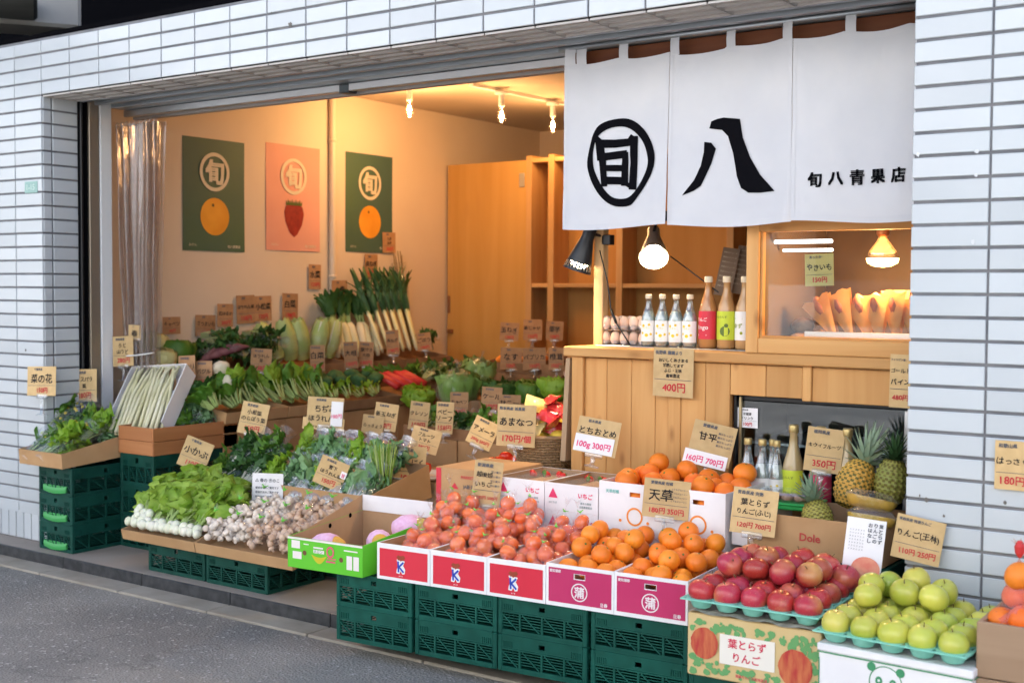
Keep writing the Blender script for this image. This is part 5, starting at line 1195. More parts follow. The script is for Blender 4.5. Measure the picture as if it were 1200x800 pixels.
# ---- left tray by the pillar: bagged rape blossoms
ztray('cardboard_tray', 'brown cardboard tray of bagged greens on the left crate stack', (.205, -.125, .430), .36, .49, .075, 0, radians(4), backh=.12)
for k, (x, y, z, rz, ry, s) in enumerate(((.28, .05, .485, 1.25, -.55, 1.1), (.39, .05, .485, 1.4, -.5, 1.1), (.28, .15, .59, 1.2, -.6, 1.15), (.41, .20, .56, 1.7, -.45, 1.0))):
    bagged(['bag of rape blossom greens at the tray front near the pillar', 'bag of rape blossom greens at the tray front right', 'topmost bag of rape blossom greens at the tray back', 'smaller bag of rape greens at the tray back right'][k], (x, y, z), (0, ry, rz), .30*s, .16*s, .10*s, LEAF_B if k % 2 else LEAF_M, STEMG, 24, 40+k, 12, 'bags of rape blossom greens')
bagged('small bag of leafy greens at the inner corner of the left tray', (.45, .26, .50), (0, -.7, 1.2), .17, .09, .07, LEAF_F, STEMW, 14, 47)
# ---- wooden box with white celery carton
WBX = wood('red_brown_box', (.34, .13, .045), (.46, .20, .08), (.22, .08, .03), 'y', .5, .6, .1); WBXX = wood('red_brown_box_x', (.34, .13, .045), (.46, .20, .08), (.22, .08, .03), 'x', .5, .6, .1)
t = thing('wooden_box', 'reddish brown wooden box holding celery near the curtain', 'box', (.575, .20, .4825))
for k in range(2):
    z0 = k*.071
    for nm, bx, m in (('board', (.265, .275, 0, .56, z0, z0+.069), WBX), ('board', (0, .01, 0, .56, z0, z0+.069), WBX), ('board', (.0105, .2645, 0, .01, z0, z0+.069), WBXX), ('board', (.0105, .2645, .55, .56, z0, z0+.069), WBXX)): q = MB(); q.bev(*bx, .002); ob(nm, q.mesh(nm, m), t)
q = MB(); q.box(.011, .264, .011, .549, .01, .02); ob('floor_board', q.mesh('floor_board', WBX), t)
CEL = mat('blanched_stalk', (.62, .60, .34), .4, (.74, .72, .55), 6, 3, .3, .7, rnd=.06, transl=.1)
t = thing('celery_carton', 'white printed carton of pale blanched stalks leaning in the wooden box', 'box', (0.585, 0.340, 0.717), (radians(-42), radians(-4), radians(16)))
q = MB()
for bx in ((-.145, .145, -.012, -.008, -.10, .22), (-.145, -.141, -.008, .075, -.10, .22), (.141, .145, -.008, .075, -.10, .22), (-.141, .141, -.008, .075, .216, .22)): q.box(*bx)
ob('carton', q.mesh('carton', WHITECARD), t, (0, .07, 0), (0, 0, pi)); t.scale = (1.2,)*3
q = MB()
for k in range(3):
    z = .16-k*.05
    if k == 0: q.add([(-.1455, -.03+.018*cos(a*.52), z+.018*sin(a*.52)) for a in range(12)], [tuple(range(12))])
    else: q.add([(-.1455, -.07, z), (-.1455, -.002, z+.02), (-.1455, -.002, z), (-.1455, -.07, z-.02)], [(0, 1, 2, 3)])
ob('print', q.mesh('print', mat('rose_print', (.62, .06, .16), .6)), t, (0, .07, 0)); q = MB(); q.add([(-.1456, -.07, -.01), (-.1456, -.002, .02), (-.1456, -.002, .0), (-.1456, -.07, -.03)], [(0, 1, 2, 3)]); write(q, '水', 0, 0, .001, .001); ob('print', q.mesh('print', GRNP), t, (0, .07, 0))
rng = random.Random(9)
for k in range(22):
    x = -.12+.24*k/21; q = MB(); q.tube([(x+rng.uniform(-.01, .01), .02+.02*(k % 2), -.13), (x*.95, .0+.012*(k % 2), .05), (x*.9+rng.uniform(-.015, .015), .0+.01*(k % 3), .17), (x*.85+rng.uniform(-.03, .03), .01, .235)], [.009, .0085, .007, .004], 7)
    ob('stalk', q.mesh('stalk', CEL, True), t)
# leafy bags right of the carton inside the box
for k, (x, y, z, rz) in enumerate(((.74, .52, .57, .8), (.76, .64, .57, 1.3), (.67, .62, .62, 1.8))): bagged(['bagged herbs in the wooden box nearest its corner', 'bagged herbs in the wooden box middle', 'bagged herbs at the wooden box back'][k], (x, y, z), (0, -.5, rz), .22, .13, .08, LEAF_F if k else LEAF_M, STEMW, 18, 60+k, 0, 'bagged herbs in the wooden box')

# ---- turnips and bagged mushrooms, tipped towards the street
TILT = radians(13)
ztray('cardboard_tray', 'low cardboard tray of turnip bunches at the shop front', (1.02, -.115, .139), .515, .42, .048, 0, TILT, backh=.048)
ztray('cardboard_tray', 'low cardboard tray of bagged mushrooms beside the turnips', (1.54, -.115, .139), .61, .44, .050, 0, TILT, backh=.10)
TUR = mat('turnip_white', (.74, .72, .62), .35, (.68, .70, .52), 7, rnd=.05, sss=.1); PUR = mat('purple_band', (.10, .05, .36), .5)
tu = MB(); tu.lathe([(.0006, -.034), (.002, -.022), (.014, -.016), (.024, -.002), (.024, .010), (.016, .019), (.006, .022)], 14); tu = tu.mesh('turnip', TUR, True)
rng = random.Random(13)
for k in range(8):
    i, j = k % 5, k // 5
    x = 1.075+.098*i+.05*j; y = -.055+.13*j; z = .205+.235*(y+.1)
    t = thing('turnip_bunch', ['turnip bunch with white roots at the outer left tray corner', 'second turnip bunch from the left along the tray front', 'middle turnip bunch along the tray front', 'fourth turnip bunch from the left along the tray front', 'turnip bunch at the front next to the mushrooms', 'turnip bunch lying on the left of the back row', 'turnip bunch in the middle of the back row', 'turnip bunch on the right of the back row'][k], 'turnips', (x, y, z), (0, 0, rng.uniform(-.2, .2)), 'turnip bunches')
    for m_ in range(11 if k == 0 else 5): ob('turnip', tu, t, ((m_ % 5-2)*.030*(1 if m_ < 5 else .8)+rng.uniform(-.004, .004), -.025+.02*(m_ % 2)+.028*(m_//5), .012*(m_ % 2)+.028*(m_//5)), (radians(70)+rng.uniform(-.3, .3), rng.uniform(-.3, .3), rng.uniform(-.4, .4)), rng.uniform(.85, 1.1))
    q = MB(); q.tube([(-.020, .035, .012), (0, .035, .030), (.020, .035, .012), (0, .035, 0), (-.020, .035, .012)], .006, 6, cap=False); ob('band', q.mesh('band', PUR), t)
    q = MB()
    for m_ in range(26):
        f_ = m_/26; bx_ = rng.uniform(-.06, .06); by_ = .05+.16*f_; bz_ = .02+.075*sin(pi*min(1, f_*1.1))+rng.uniform(0, .02)
        q.tube([((m_ % 5-2)*.012, .0, .012), (bx_*.7, by_*.6, bz_*.9), (bx_, by_, bz_)], [.0042, .0035, .0025], 5, 1, False)
        leaf(q, (bx_, by_, bz_), (rng.uniform(-.9, .9), rng.uniform(-.1, .5), rng.uniform(.4, 1.0)), (rng.uniform(-.6, .6), -1, .7), .125*rng.uniform(.7, 1.15), .090*rng.uniform(.7, 1.2), rng.uniform(.1, 1.2), .8, 0, 0, 1, rng.uniform(0, 90))
    ob('leaves', q.mesh('leaves', [LEAF_T, STEMG], True), t)
MUS = mat('mushroom_skin', (.52, .33, .22), .6, (.66, .50, .38), 12, rnd=.14); mu = MB(); mu.lathe([(.006, -.018), (.008, -.006), (.016, -.003), (.019, .004), (.014, .013), (.0006, .017)], 11); mu = mu.mesh('mushroom', MUS, True)
MUSP = mat('pale_mushroom_skin', (.70, .60, .50), .6, (.78, .70, .62), 12, rnd=.08); mup = MB(); mup.lathe([(.006, -.018), (.008, -.006), (.016, -.003), (.019, .004), (.014, .013), (.0006, .017)], 11); mup = mup.mesh('mushroom', MUSP, True)
rng = random.Random(17)
for k in range(12):
    i, j = k % 4, k // 4; x = 1.615+.143*i; y = -.035+.145*j; z = .20+.235*(y+.1)
    sp = []
    while len(sp) < 46:
        p = Vector((rng.gauss(0, .034), rng.gauss(0, .040), rng.uniform(0, .07)))
        if hypot(p.x/.065, p.y/.075) < 1 and all((p-Vector(s[:3])).length > .0165 for s in sp): sp.append((*p, .017))
    t = thing('mushroom_bag', 'clear bag of '+('pale' if i < 2 else 'brown')+' mushrooms, '+['outermost', 'second', 'third', 'innermost'][i]+[' along the tray front', ' along the middle of the tray', ' along the tray back'][j], 'mushrooms', (x, y, z), (TILT, 0, rng.uniform(-.4, .4)), 'bags of mushrooms')
    for s in sp: ob('mushroom', mup if i < 2 else mu, t, s[:3], (rng.uniform(-1.5, 1.5), rng.uniform(-1.5, 1.5), 0), rng.uniform(.8, 1.02))
    ob('bag', bag_mesh(sp, .004, k*1.7, True, BAG_T, 26, 18, .05, .3), t); ob('tie', tie, t, (0, 0, .12))
# ---- second step: bagged greens on crates
for i in range(3):
    for k in range(2): crate(cm3, (1.02+i*.405, .335, k*.1385), 0, 'dark crate hidden behind the '+['turnip', 'mushroom', 'melon'][i]+' end of the front trays', 'hidden crates under the bagged greens')
ztray('cardboard_tray', 'cardboard tray of bagged greens behind the turnips', (1.0, .33, .279), .47, .40, .07, 0, radians(8))
ztray('cardboard_tray', 'deep cardboard carton of frosty bagged greens behind the mushrooms', (1.48, .32, .279), .72, .44, .125, 0, radians(8), backh=.16)
for k, (x, y, z, rz, ry) in enumerate(((1.10, .48, .36, .9, -.55), (1.22, .44, .36, 1.2, -.5), (1.36, .48, .38, 1.5, -.6), (1.20, .56, .46, 1.1, -.7), (1.33, .58, .47, 1.3, -.75))):
    bagged(['bagged mustard greens at the left end behind the turnips', 'bagged mustard greens second from left behind the turnips', 'bagged mustard greens by the white printed notice', 'bagged dark greens rising behind the turnips at left', 'bagged dark greens rising behind the turnips at right'][k], (x, y, z), (0, ry, rz), .30, .16, .10, [LEAF_M, LEAF_D, LEAF_D, LEAF_D, LEAF_M][k], STEMW, 24, 80+k, 3, 'bagged greens behind the turnips', BAG)
lb = ['far left', 'second', 'third', 'fourth', 'fifth', 'rightmost']
for k in range(12):
    i, j = k % 6, k // 6; x = 1.54+.108*i; y = .43+.20*j; z = .385+.10*j
    bagged('frosty bagged spinach, %s in the %s row of the deep carton' % (lb[i], ['front', 'back'][j]), (x, y, z), (rng.uniform(-.2, .2), -.65-.1*j, 1.35+rng.uniform(-.25, .25)), .29, .135, .085, LEAF_F if (k % 3) else LEAF_B, STEMW, 20, 100+k, 0, 'frosty bagged spinach', BAG_IN)
# upright garlic chives at the carton's right edge
t = thing('chive_bunch', 'upright bunch of green chives at the right edge of the deep carton', 'chives', (2.12, .50, .36)); q = MB()
for k in range(60): a = rng.uniform(0, 6.28); r = .045*sqrt(rng.random()); q.tube([(r*cos(a)*.7, r*sin(a)*.7, 0), (r*cos(a), r*sin(a), .12), (r*cos(a)*1.5+rng.uniform(-.02, .02), r*sin(a)*1.5, .24+rng.uniform(-.03, .03))], [.0028, .0026, .0012], 5, k % 2)
ob('leaves', q.mesh('leaves', [LEAF_B, STEMG], True), t)
# ---- brown cartons in the middle of the shop carrying tomatoes and garlic
def closed_box(nm, label, x0, x1, y0, y1, z0, z1, m=CARD, group=None):
    t = thing(nm, label, 'box', (x0, y0, z0), group=group); q = MB(); q.bev(0, x1-x0, 0, y1-y0, 0, z1-z0, .003); ob('carton', q.mesh('carton', m), t)
    q = MB(); q.box((x1-x0)/2-.025, (x1-x0)/2+.025, -.0012, y1-y0+.0012, z1-z0-.05, z1-z0+.0012); ob('tape', q.mesh('tape', mat('brown_tape', (.30, .19, .10), .3)), t)
    return t
for i in range(3):
    closed_box('brown_carton', 'lower closed carton in the middle of the shop, '+['left', 'centre', 'right'][i], 1.62+i*.36, 1.97+i*.36, .80, 1.30, 0, .20); closed_box('brown_carton', 'upper closed carton in the middle of the shop, '+['under the garlic', 'under the tomato plate', 'under the loose tomatoes'][i], 1.62+i*.36, 1.97+i*.36, .80, 1.30, .2005, .40)
t = thing('tomato_plate', 'white oval plate heaped with ripe red tomatoes', 'plate', (2.013, 0.860, 0.350)); t.location.z = .402
q = MB(); q.lathe([(.10, 0), (.14, .006), (.165, .022), (.16, .024), (.135, .010), (.001, .006)], 28); ob('plate', q.mesh('plate', WHITE, True), t)
px_, py_ = t.location.x, t.location.y
TOM2 = mat('ripe_tomato_skin', (.60, .028, .014), .22, (.68, .06, .02), 6, rnd=.1, coat=.3); tq = MB(); tq.lathe([(max(.0004, .036*sin(pi*i/10)*1.05), -.036*.82*cos(pi*i/10)-(.004 if i == 10 else 0)) for i in range(11)], 16); tq.lathe([(.012, .027), (.006, .031), (.001, .033)], 5, 1); tom2 = tq.mesh('tomato', [TOM2, CALYX], True)
for p in pile(.26, .26, .035, .41, lambda x, y: .41+.17-1.3*hypot(x-.13, y-.13), 30, 4): ob('tomato', tom2, None, (px_+p[0]-.13, py_+p[1]-.13, p[2]), (R.uniform(-.7, .7), R.uniform(-.7, .7), R.uniform(0, 6)), 1, 'ripe red tomato heaped on the white oval plate', 'tomato', 'tomatoes on the plate')
carton('tomato_tray', 'cardboard tray of loose red tomatoes behind the brown farm cartons', (2.34, .82, .4015), 0, .36, .42, .07, CARD, KRAFT_IN, cat='tray')
for p in pile(.35, .40, .036, .41, lambda x, y: .52+.16*y, 40, 6): ob('tomato', tom2, None, (2.345+p[0], .825+p[1], p[2]), (R.uniform(-.7, .7), R.uniform(-.7, .7), R.uniform(0, 6)), 1, 'ripe red tomato in the tray behind the brown farm cartons', 'tomato', 'tomatoes in the tray')
GAR = mat('garlic_skin', (.72, .64, .56), .5, (.66, .50, .46), 12); ga_ = MB(); n_ = 18; ga_.lathe([(.001, -.018), (.016, -.016), (.024, -.004), (.020, .010), (.008, .020), (.004, .034), (.001, .036)], n_, fn=lambda p, i, j: (p[0]*(1+.07*cos(6*2*pi*j/n_)), p[1]*(1+.07*cos(6*2*pi*j/n_)), p[2])); ga_ = ga_.mesh('garlic', GAR, True)
for k in range(5):
    t = thing('garlic_bag', ['net bag of garlic at the left of the closed cartons', 'net bag of garlic second from left on the closed cartons', 'net bag of garlic behind the first two', 'net bag of garlic beside the tomato plate', 'net bag of garlic farthest back on the closed cartons'][k], 'garlic', (1.72+.09*(k % 3), .88+.16*(k // 3)+.05*(k % 2), .424), (0, 0, k), 'bags of garlic'); sp = [(-.026, 0, 0, .024), (.026, .0, 0, .024), (0, .03, .034, .024)]
    for s in sp: ob('garlic', ga_, t, s[:3], (R.uniform(-.6, .6), R.uniform(-.6, .6), 0))
    ob('net', bag_mesh(sp, .002, k, True, NETR, up=.05), t); q = MB(); q.bev(-.035, .035, -.004, .004, .075, .105, .002); ob('header_tag', q.mesh('header_tag', mat('pink_tag', (.70, .06, .22), .5)), t)
# leafy packs further along the middle display
for i in range(3):
    closed_box('brown_carton', 'tall brown carton carrying salad packs, '+['left', 'middle', 'right'][i]+' of the shop aisle', 1.46+i*.38, 1.83+i*.38, 1.42, 1.86, 0, .52)
ztray('cardboard_tray', 'cardboard tray of salad packs in the shop aisle', (1.46, 1.42, .5215), 1.13, .40, .06, 0, 0, DARKCARD)
for k in range(9): bagged('bagged salad leaves in the aisle tray, '+['first', 'second', 'third', 'fourth', 'fifth', 'sixth', 'seventh', 'eighth', 'ninth'][k]+' from the left wall side', (1.53+.12*k, 1.58, .545), (0, -.5, 1.5+R.uniform(-.3, .3)), .24, .13, .09, [LEAF_M, LEAF_B, LEAF_D][k % 3], STEMG, 16, 140+k, 0, 'bagged salad leaves in the aisle', BAG)
# ---- lettuce, bagged cabbage and back trays
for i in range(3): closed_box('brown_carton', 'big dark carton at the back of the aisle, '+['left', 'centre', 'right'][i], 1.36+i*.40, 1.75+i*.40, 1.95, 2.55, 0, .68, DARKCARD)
CAB = mat('cabbage_leaf', (.16, .30, .06), .45, (.30, .42, .14), 5, transl=.15)
def cabbage(label, loc, r, m=CAB, bag=False, seed=0, sy=1.0, group='cabbages', frill=.25):
    t = thing('cabbage', label, 'cabbage', loc, (R.uniform(-.3, .3), R.uniform(-.3, .3), R.uniform(0, 6)), group); q = MB()
    q.lathe([(max(.001, r*.8*sin(pi*i/10)), -r*.75*cos(pi*i/10)*sy) for i in range(11)], 18)
    n = 16
    for k in range(n):
        a = k*2.4; h = k/n; op = .30*(1-h)
        def fn(u, v):
            th = a+(u-.5)*(2.0+.5*h); ph = -.48*pi+v*pi*(.66+.22*h); e = abs(2*u-1)
            rad = r*(.84+.10*(1-h))*(1+op*v**2.2+frill*(v**2)*(.35+e)*nz(u*7+k*3, v*4, seed)+.05*nz(u*9, v*9+k, seed)); return (rad*cos(ph)*cos(th), rad*cos(ph)*sin(th), rad*sin(ph)*.95*sy)
        q.grid(fn, 10, 9)
    ob('leaves', q.mesh('leaves', m, True), t)
    if bag: ob('bag', bag_mesh([(0, 0, 0, r*1.02)], .004, seed, True, BAG, up=.06), t)
    return t
for k, (px, py, y, r, m, b) in enumerate(((537, 457, 1.8, .115, CAB, True), (478, 470, 2.0, .09, LEAF_B, False), (590, 462, 2.0, .10, LEAF_D, False), (630, 462, 2.0, .095, LEAF_M, False), (650, 452, 2.15, .09, LEAF_B, False), (570, 440, 2.25, .10, CAB, True))):
    p = [(1.407, 1.980, 0.732), (1.042, 2.050, 0.661), (1.675, 2.050, 0.717), (1.872, 2.080, 0.725), (2.023, 2.100, 0.761), (1.274, 2.350, 0.792)][k]
    cabbage(['big bagged green cabbage standing in the middle aisle', 'loose lettuce at the left of the bagged cabbage', 'dark lettuce right of the bagged cabbage', 'green lettuce behind the citrus basket', 'pale lettuce nearest the counter end', 'bagged lettuce at the back of the aisle'][k], p, r, m, b, k, 1.25 if k in (0, 5) else .9, 'cabbages and lettuces in the aisle', .6 if k in (0, 5) else .9)
t = ztray('cardboard_tray', 'cardboard tray of small packed nuts near the counter', (1.80, 2.45, .6815), .55, .35, .12, 0, radians(10), DARKCARD)
NUT = mat('nut_pack', (.42, .24, .15), .5, (.60, .46, .38), 40, rnd=.2)
for k in range(14):
    q = MB(); q.bev(-.035, .035, -.03, .03, 0, .05, .012); ob('nut_pack', q.mesh('nut_pack', NUT), None, (1.85+.07*(k % 7), 2.52+.10*(k // 7), .80+.02*(k // 7)), (.2, 0, R.uniform(-.4, .4)), None, 'small speckled packs in the tray near the counter', 'pack', 'small packs near the counter')
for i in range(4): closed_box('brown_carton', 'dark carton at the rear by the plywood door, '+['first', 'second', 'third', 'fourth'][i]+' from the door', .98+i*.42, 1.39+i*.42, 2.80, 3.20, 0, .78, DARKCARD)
CAR = mat('carrot_skin', (.78, .24, .02), .5, (.82, .32, .04), 10)
ztray('cardboard_tray', 'cardboard tray of orange peppers by the plywood door', (1.0, 2.80, .7815), .42, .36, .07, 0, radians(8), DARKCARD)
for k in range(7):
    q = MB(); q.lathe([(.001, -.07), (.018, -.05), (.026, 0), (.022, .04), (.006, .06)], 12); ob('pepper', q.mesh('pepper', CAR, True), None, (1.05+.055*k, 2.92+.04*(k % 2), .87), (1.3, .5, R.uniform(0, 3)), None, 'orange pepper in the tray by the plywood door', 'pepper', 'orange peppers')
ztray('cardboard_tray', 'cardboard tray of onions and aubergines in front of the shelving', (1.45, 2.80, .7815), .95, .36, .07, 0, radians(8), DARKCARD)
ONI = mat('onion_skin', (.55, .30, .12), .4, (.62, .38, .18), 8); AUB = mat('aubergine_skin', (.03, .012, .035), .25)
for k in range(12):
    q = MB()
    if k in (2, 3, 4, 5): q.lathe([(.001, -.06), (.028, -.04), (.032, 0), (.02, .05), (.006, .07)], 14); ob('aubergine', q.mesh('aubergine', AUB, True), None, (1.5+.075*k, 2.95, .885), (1.3, .4, k), None, 'dark aubergine in the tray before the shelving', 'aubergine', 'aubergines')
    else: q.lathe([(.001, -.04), (.03, -.028), (.041, 0), (.032, .024), (.008, .045)], 14); ob('onion', q.mesh('onion', ONI, True), None, (1.5+.075*k, 2.93+.05*(k % 2), .89), (R.uniform(-.4, .4), .4, k), None, 'brown onion in the tray before the shelving', 'onion', 'onions')

# ============================================================ LEFT WALL STEPPED DISPLAY
ys = [.66, 1.12, 1.58, 2.08, 2.62]
for i in range(4):
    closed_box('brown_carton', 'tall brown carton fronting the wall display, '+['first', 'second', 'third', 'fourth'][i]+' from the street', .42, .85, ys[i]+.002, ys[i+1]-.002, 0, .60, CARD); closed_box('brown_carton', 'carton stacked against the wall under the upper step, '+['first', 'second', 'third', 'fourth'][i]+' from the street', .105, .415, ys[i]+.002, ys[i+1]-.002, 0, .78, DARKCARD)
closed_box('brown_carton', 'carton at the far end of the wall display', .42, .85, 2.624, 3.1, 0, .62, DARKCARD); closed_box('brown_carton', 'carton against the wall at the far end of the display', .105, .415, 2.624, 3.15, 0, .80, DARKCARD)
TR = [('first', .66, 1.12, CARD), ('second', 1.12, 1.58, CARD), ('third', 1.58, 2.08, DARKCARD), ('fourth', 2.08, 2.62, DARKCARD), ('fifth', 2.62, 3.12, DARKCARD)]
def wtray(label, x0, x1, y0, y1, z, h, m, tilt=10):
    t = thing('cardboard_tray', label, 'tray', (x0, y0, z), (0, radians(tilt), 0)); W, D = x1-x0, y1-y0; q = MB(); tk = .005
    for bx in ((0, W, 0, D, 0, tk), (W-tk, W, 0, D, tk, h), (0, tk, 0, D, tk, h), (tk, W-tk, 0, tk, tk, h), (tk, W-tk, D-tk, D, tk, h)): q.box(*bx)
    ob('tray', q.mesh('tray', m), t); return t
for nm, y0, y1, m in TR: wtray('lower display tray on the wall cartons, '+nm+' from the street', .44, .87, y0+.004, y1-.004, .675 if nm != 'fifth' else .695, .06, m, 9); wtray('upper display tray against the wall, '+nm+' from the street', .105, .46, y0+.004, y1-.004, .845, .06, DARKCARD, 8)
# lower step: komatsuna, broccoli, small greens, red carrots, leafy packs
def bunch(label, loc, rot, n, L, W, m, stemm, stem=.09, spread=.5, seed=0, name='greens_bunch', cat='greens', group=None, curl=.5):
    rng = random.Random(seed); t = thing(name, label, cat, loc, rot, group); q = MB(); tuft(q, (0, 0, 0), (0, 0, 1), n, L, W, spread, rng, 0, stem, 1, curl, .35, .03, .006)
    ob('leaves', q.mesh('leaves', [m, stemm], True), t); return t
od = ['first', 'second', 'third', 'fourth', 'fifth', 'sixth', 'seventh', 'eighth', 'ninth', 'tenth']
for k in range(7): bunch('pale stemmed greens on the lower wall step, %s from the street' % od[k], (.80, .78+.115*k, .70), (radians(R.uniform(-15, 15)), radians(-48+R.uniform(-8, 8)), 0), 22, .10, .075, LEAF_B if k % 2 else LEAF_M, STEMG, .11, .42, 200+k, group='pale stemmed greens')
for k in range(4): bunch('herb bunch near the wooden box on the lower wall step, %s from the street' % od[k], (.84-.12*(k % 2), .62+.07*k, .70), (radians(R.uniform(-25, 15)), radians(-35), 0), 26, .08, .05, LEAF_D if k % 2 else LEAF_M, STEMG, .07, .6, 215+k, group='herb bunches')
CAU = mat('cauliflower_curd', (.66, .58, .42), .7, (.72, .66, .50), 30)
def floret(label, loc, r, m, stemm, grp, nm):
    t = thing(nm, label, nm, loc, (R.uniform(-.3, .3), radians(20), R.uniform(0, 6)), grp); q = MB()
    q.lathe([(max(.001, r*sin(pi*i/10)*(1 if i > 4 else .8)), -r*.75*cos(pi*i/10)) for i in range(11)], 22, fn=lambda p, i, j: tuple(Vector(p)*(1+.16*nz(p[0]*55, p[1]*55, p[2]*55)+.10*nz(p[0]*22, p[1]*22, p[2]*22)))); ob('head', q.mesh('head', m, True), t)
    q = MB(); q.tube([(0, 0, -r*1.3), (0, 0, -r*.3)], [r*.3, r*.4], 9); ob('stalk', q.mesh('stalk', stemm, True), t)
for k in range(2): floret(['pale cauliflower among the stemmed greens nearer the street', 'pale cauliflower behind the first one'][k], [(0.660, 0.809, 0.885), (0.700, 0.834, 0.815)][k], .055, CAU, STEMW, 'cauliflowers', 'cauliflower')
BRO = mat('broccoli_head', (.025, .085, .025), .75, (.05, .13, .04), 40, bump=.5, bscale=150)
for k in range(9): floret('dark broccoli head on the lower wall step, %s from the street' % od[k], (.60+.13*(k % 2), 1.48+.075*k, .785-.02*(k % 2)), .056, BRO, STEMG, 'broccoli heads', 'broccoli')
for k in range(4): bunch('short green shoots in front of the broccoli, %s from the street' % od[k], (.83, 1.53+.12*k, .69), (0, radians(-40), 0), 12, .05, .03, LEAF_B, STEMG, .05, .6, 230+k, group='green shoots')
RAD = mat('red_carrot_skin', (.50, .022, .028), .4, (.58, .05, .045), 8)
for k in range(8):
    q = MB(); q.tube([(0, 0, 0), (0, 0, .10), (0, 0, .17), (0, 0, .185)], [.020, .022, .016, .004], 10); t = thing('red_radish', 'red radish on the lower wall step, %s from the street' % od[k], 'radish', (.84-.02*(k % 2), 2.10+.042*k, .715), (radians(15+R.uniform(-8, 8)), radians(-62), 0), 'red radishes'); ob('root', q.mesh('root', RAD, True), t)
    q = MB(); tuft(q, (0, 0, .182), (0, 0, 1), 4, .05, .02, .5, random.Random(k), 0, .03, 0, .4, .3, .004, .003); ob('leaves', q.mesh('leaves', [LEAF_M], True), t)
for k in range(6): bagged('bagged purple-green leaves on the far lower step, %s from the street' % od[k], (.62+.12*(k % 2), 2.50+.09*k, .735), (0, -.4, 1.2+R.uniform(-.5, .5)), .22, .12, .08, LEAF_D if k % 2 else LEAF_M, STEMG, 14, 250+k, 0, 'bagged leaves on the far lower step', BAG)
# upper step: cabbages, sweet potato, spinach packs, chinese cabbage, white radish, leeks
cabbage('green cabbage at the street end of the upper wall step', (.30, .80, .955), .10, LEAF_M, False, 31); cabbage('pale cabbage half behind the green one by the curtain', (.22, .70, 1.01), .085, mat('pale_cabbage', (.50, .50, .20), .5, (.60, .58, .30), 5), False, 32); cabbage('pale cabbage resting low beside the curtain', (.36, .66, .93), .075, mat('pale_cabbage', (.50, .50, .20), .5), False, 33)
SWP = mat('sweet_potato_skin', (.16, .05, .06), .7, (.24, .09, .09), 12)
for k in range(3): q = MB(); q.tube([(0, 0, 0), (.01, 0, .06), (.0, .008, .14), (.012, 0, .20)], [.006, .026, .024, .005], 10); ob('sweet_potato', q.mesh('sweet_potato', SWP, True), None, (.33+.03*k, .93+.035*k, .90+.03*k), (radians(-50), radians(30+20*k), 0), None, ['lowest purple sweet potato beside the green cabbage', 'middle purple sweet potato beside the green cabbage', 'upper purple sweet potato beside the green cabbage'][k], 'sweet potato', 'sweet potatoes')
for k in range(7): bagged('bagged dark spinach lying on the upper step, %s from the street' % od[k], (.26+.10*(k % 2), 1.03+.075*k, .92+.035*(k % 3)), (0, .15, R.uniform(-.3, .6)), .30, .15, .08, LEAF_D, STEMG, 18, 270+k, 0, 'bagged dark spinach', BAG)
HAK = mat('chinese_cabbage', (.55, .60, .26), .45, (.36, .48, .13), 5, 3, .35, .65, transl=.1)
def hakusai(label, loc, rot, L=.24, r=.062, seed=0):
    t = thing('chinese_cabbage', label, 'cabbage', loc, rot, 'chinese cabbages'); q = MB()
    q.lathe([(.02, 0), (r*.8, L*.06), (r, L*.3), (r*.98, L*.6), (r*.7, L*.88), (.01, L)], 16)
    for k in range(9):
        a = k*2.4
        def fn(u, v): th = a+(u-.5)*1.9; rad = r*(1.02+.02*(k % 3))*(sin(pi*(.12+.76*v))**.5)*(1+.05*nz(u*6+k, v*8, seed)); return (rad*cos(th), rad*sin(th), L*v*(.96+.07*(k % 3)/2)+.01*sin(u*11)*v)
        q.grid(fn, 6, 8, 1 if k % 3 == 0 else 0)
    ob('leaves', q.mesh('leaves', [HAK, STEMW], True), t); ob('bag', bag_mesh([(0, 0, L*.25, r), (0, 0, L*.5, r), (0, 0, L*.75, r*.8)], .003, seed, False, BAG), t)
for k in range(5): hakusai('standing chinese cabbage on the upper step, %s from the street' % od[k], (.30, 1.60+.105*k, .885), (radians(R.uniform(-6, 6)), radians(-14+(-20 if k == 0 else 0)), k), .25, .060, k)
DAI = mat('white_radish_skin', (.74, .70, .56), .4, (.62, .64, .36), 4, 2, .3, .8)
for k in range(7):
    t = thing('white_radish', 'standing white radish with leafy top, %s from the street' % od[k], 'radish', (.31, 2.12+.065*k, .88), (radians(R.uniform(-6, 6)), radians(-18), 0), 'white radishes'); q = MB(); q.tube([(0, 0, -.0), (0, 0, .06), (0, 0, .20), (0, 0, .235)], [.012, .028, .031, .016], 12); ob('root', q.mesh('root', DAI, True), t)
    q = MB(); tuft(q, (0, 0, .23), (0, 0, 1), 18, .17, .055, .34, random.Random(k+70), 0, .06, 1, .35, .4, .012, .005); ob('leaves', q.mesh('leaves', [LEAF_D, STEMG], True), t)
LEEK = mat('leek_white', (.70, .68, .48), .4, (.62, .64, .36), 5); LEEKG = mat('leek_green', (.05, .13, .055), .5, (.09, .19, .06), 8)
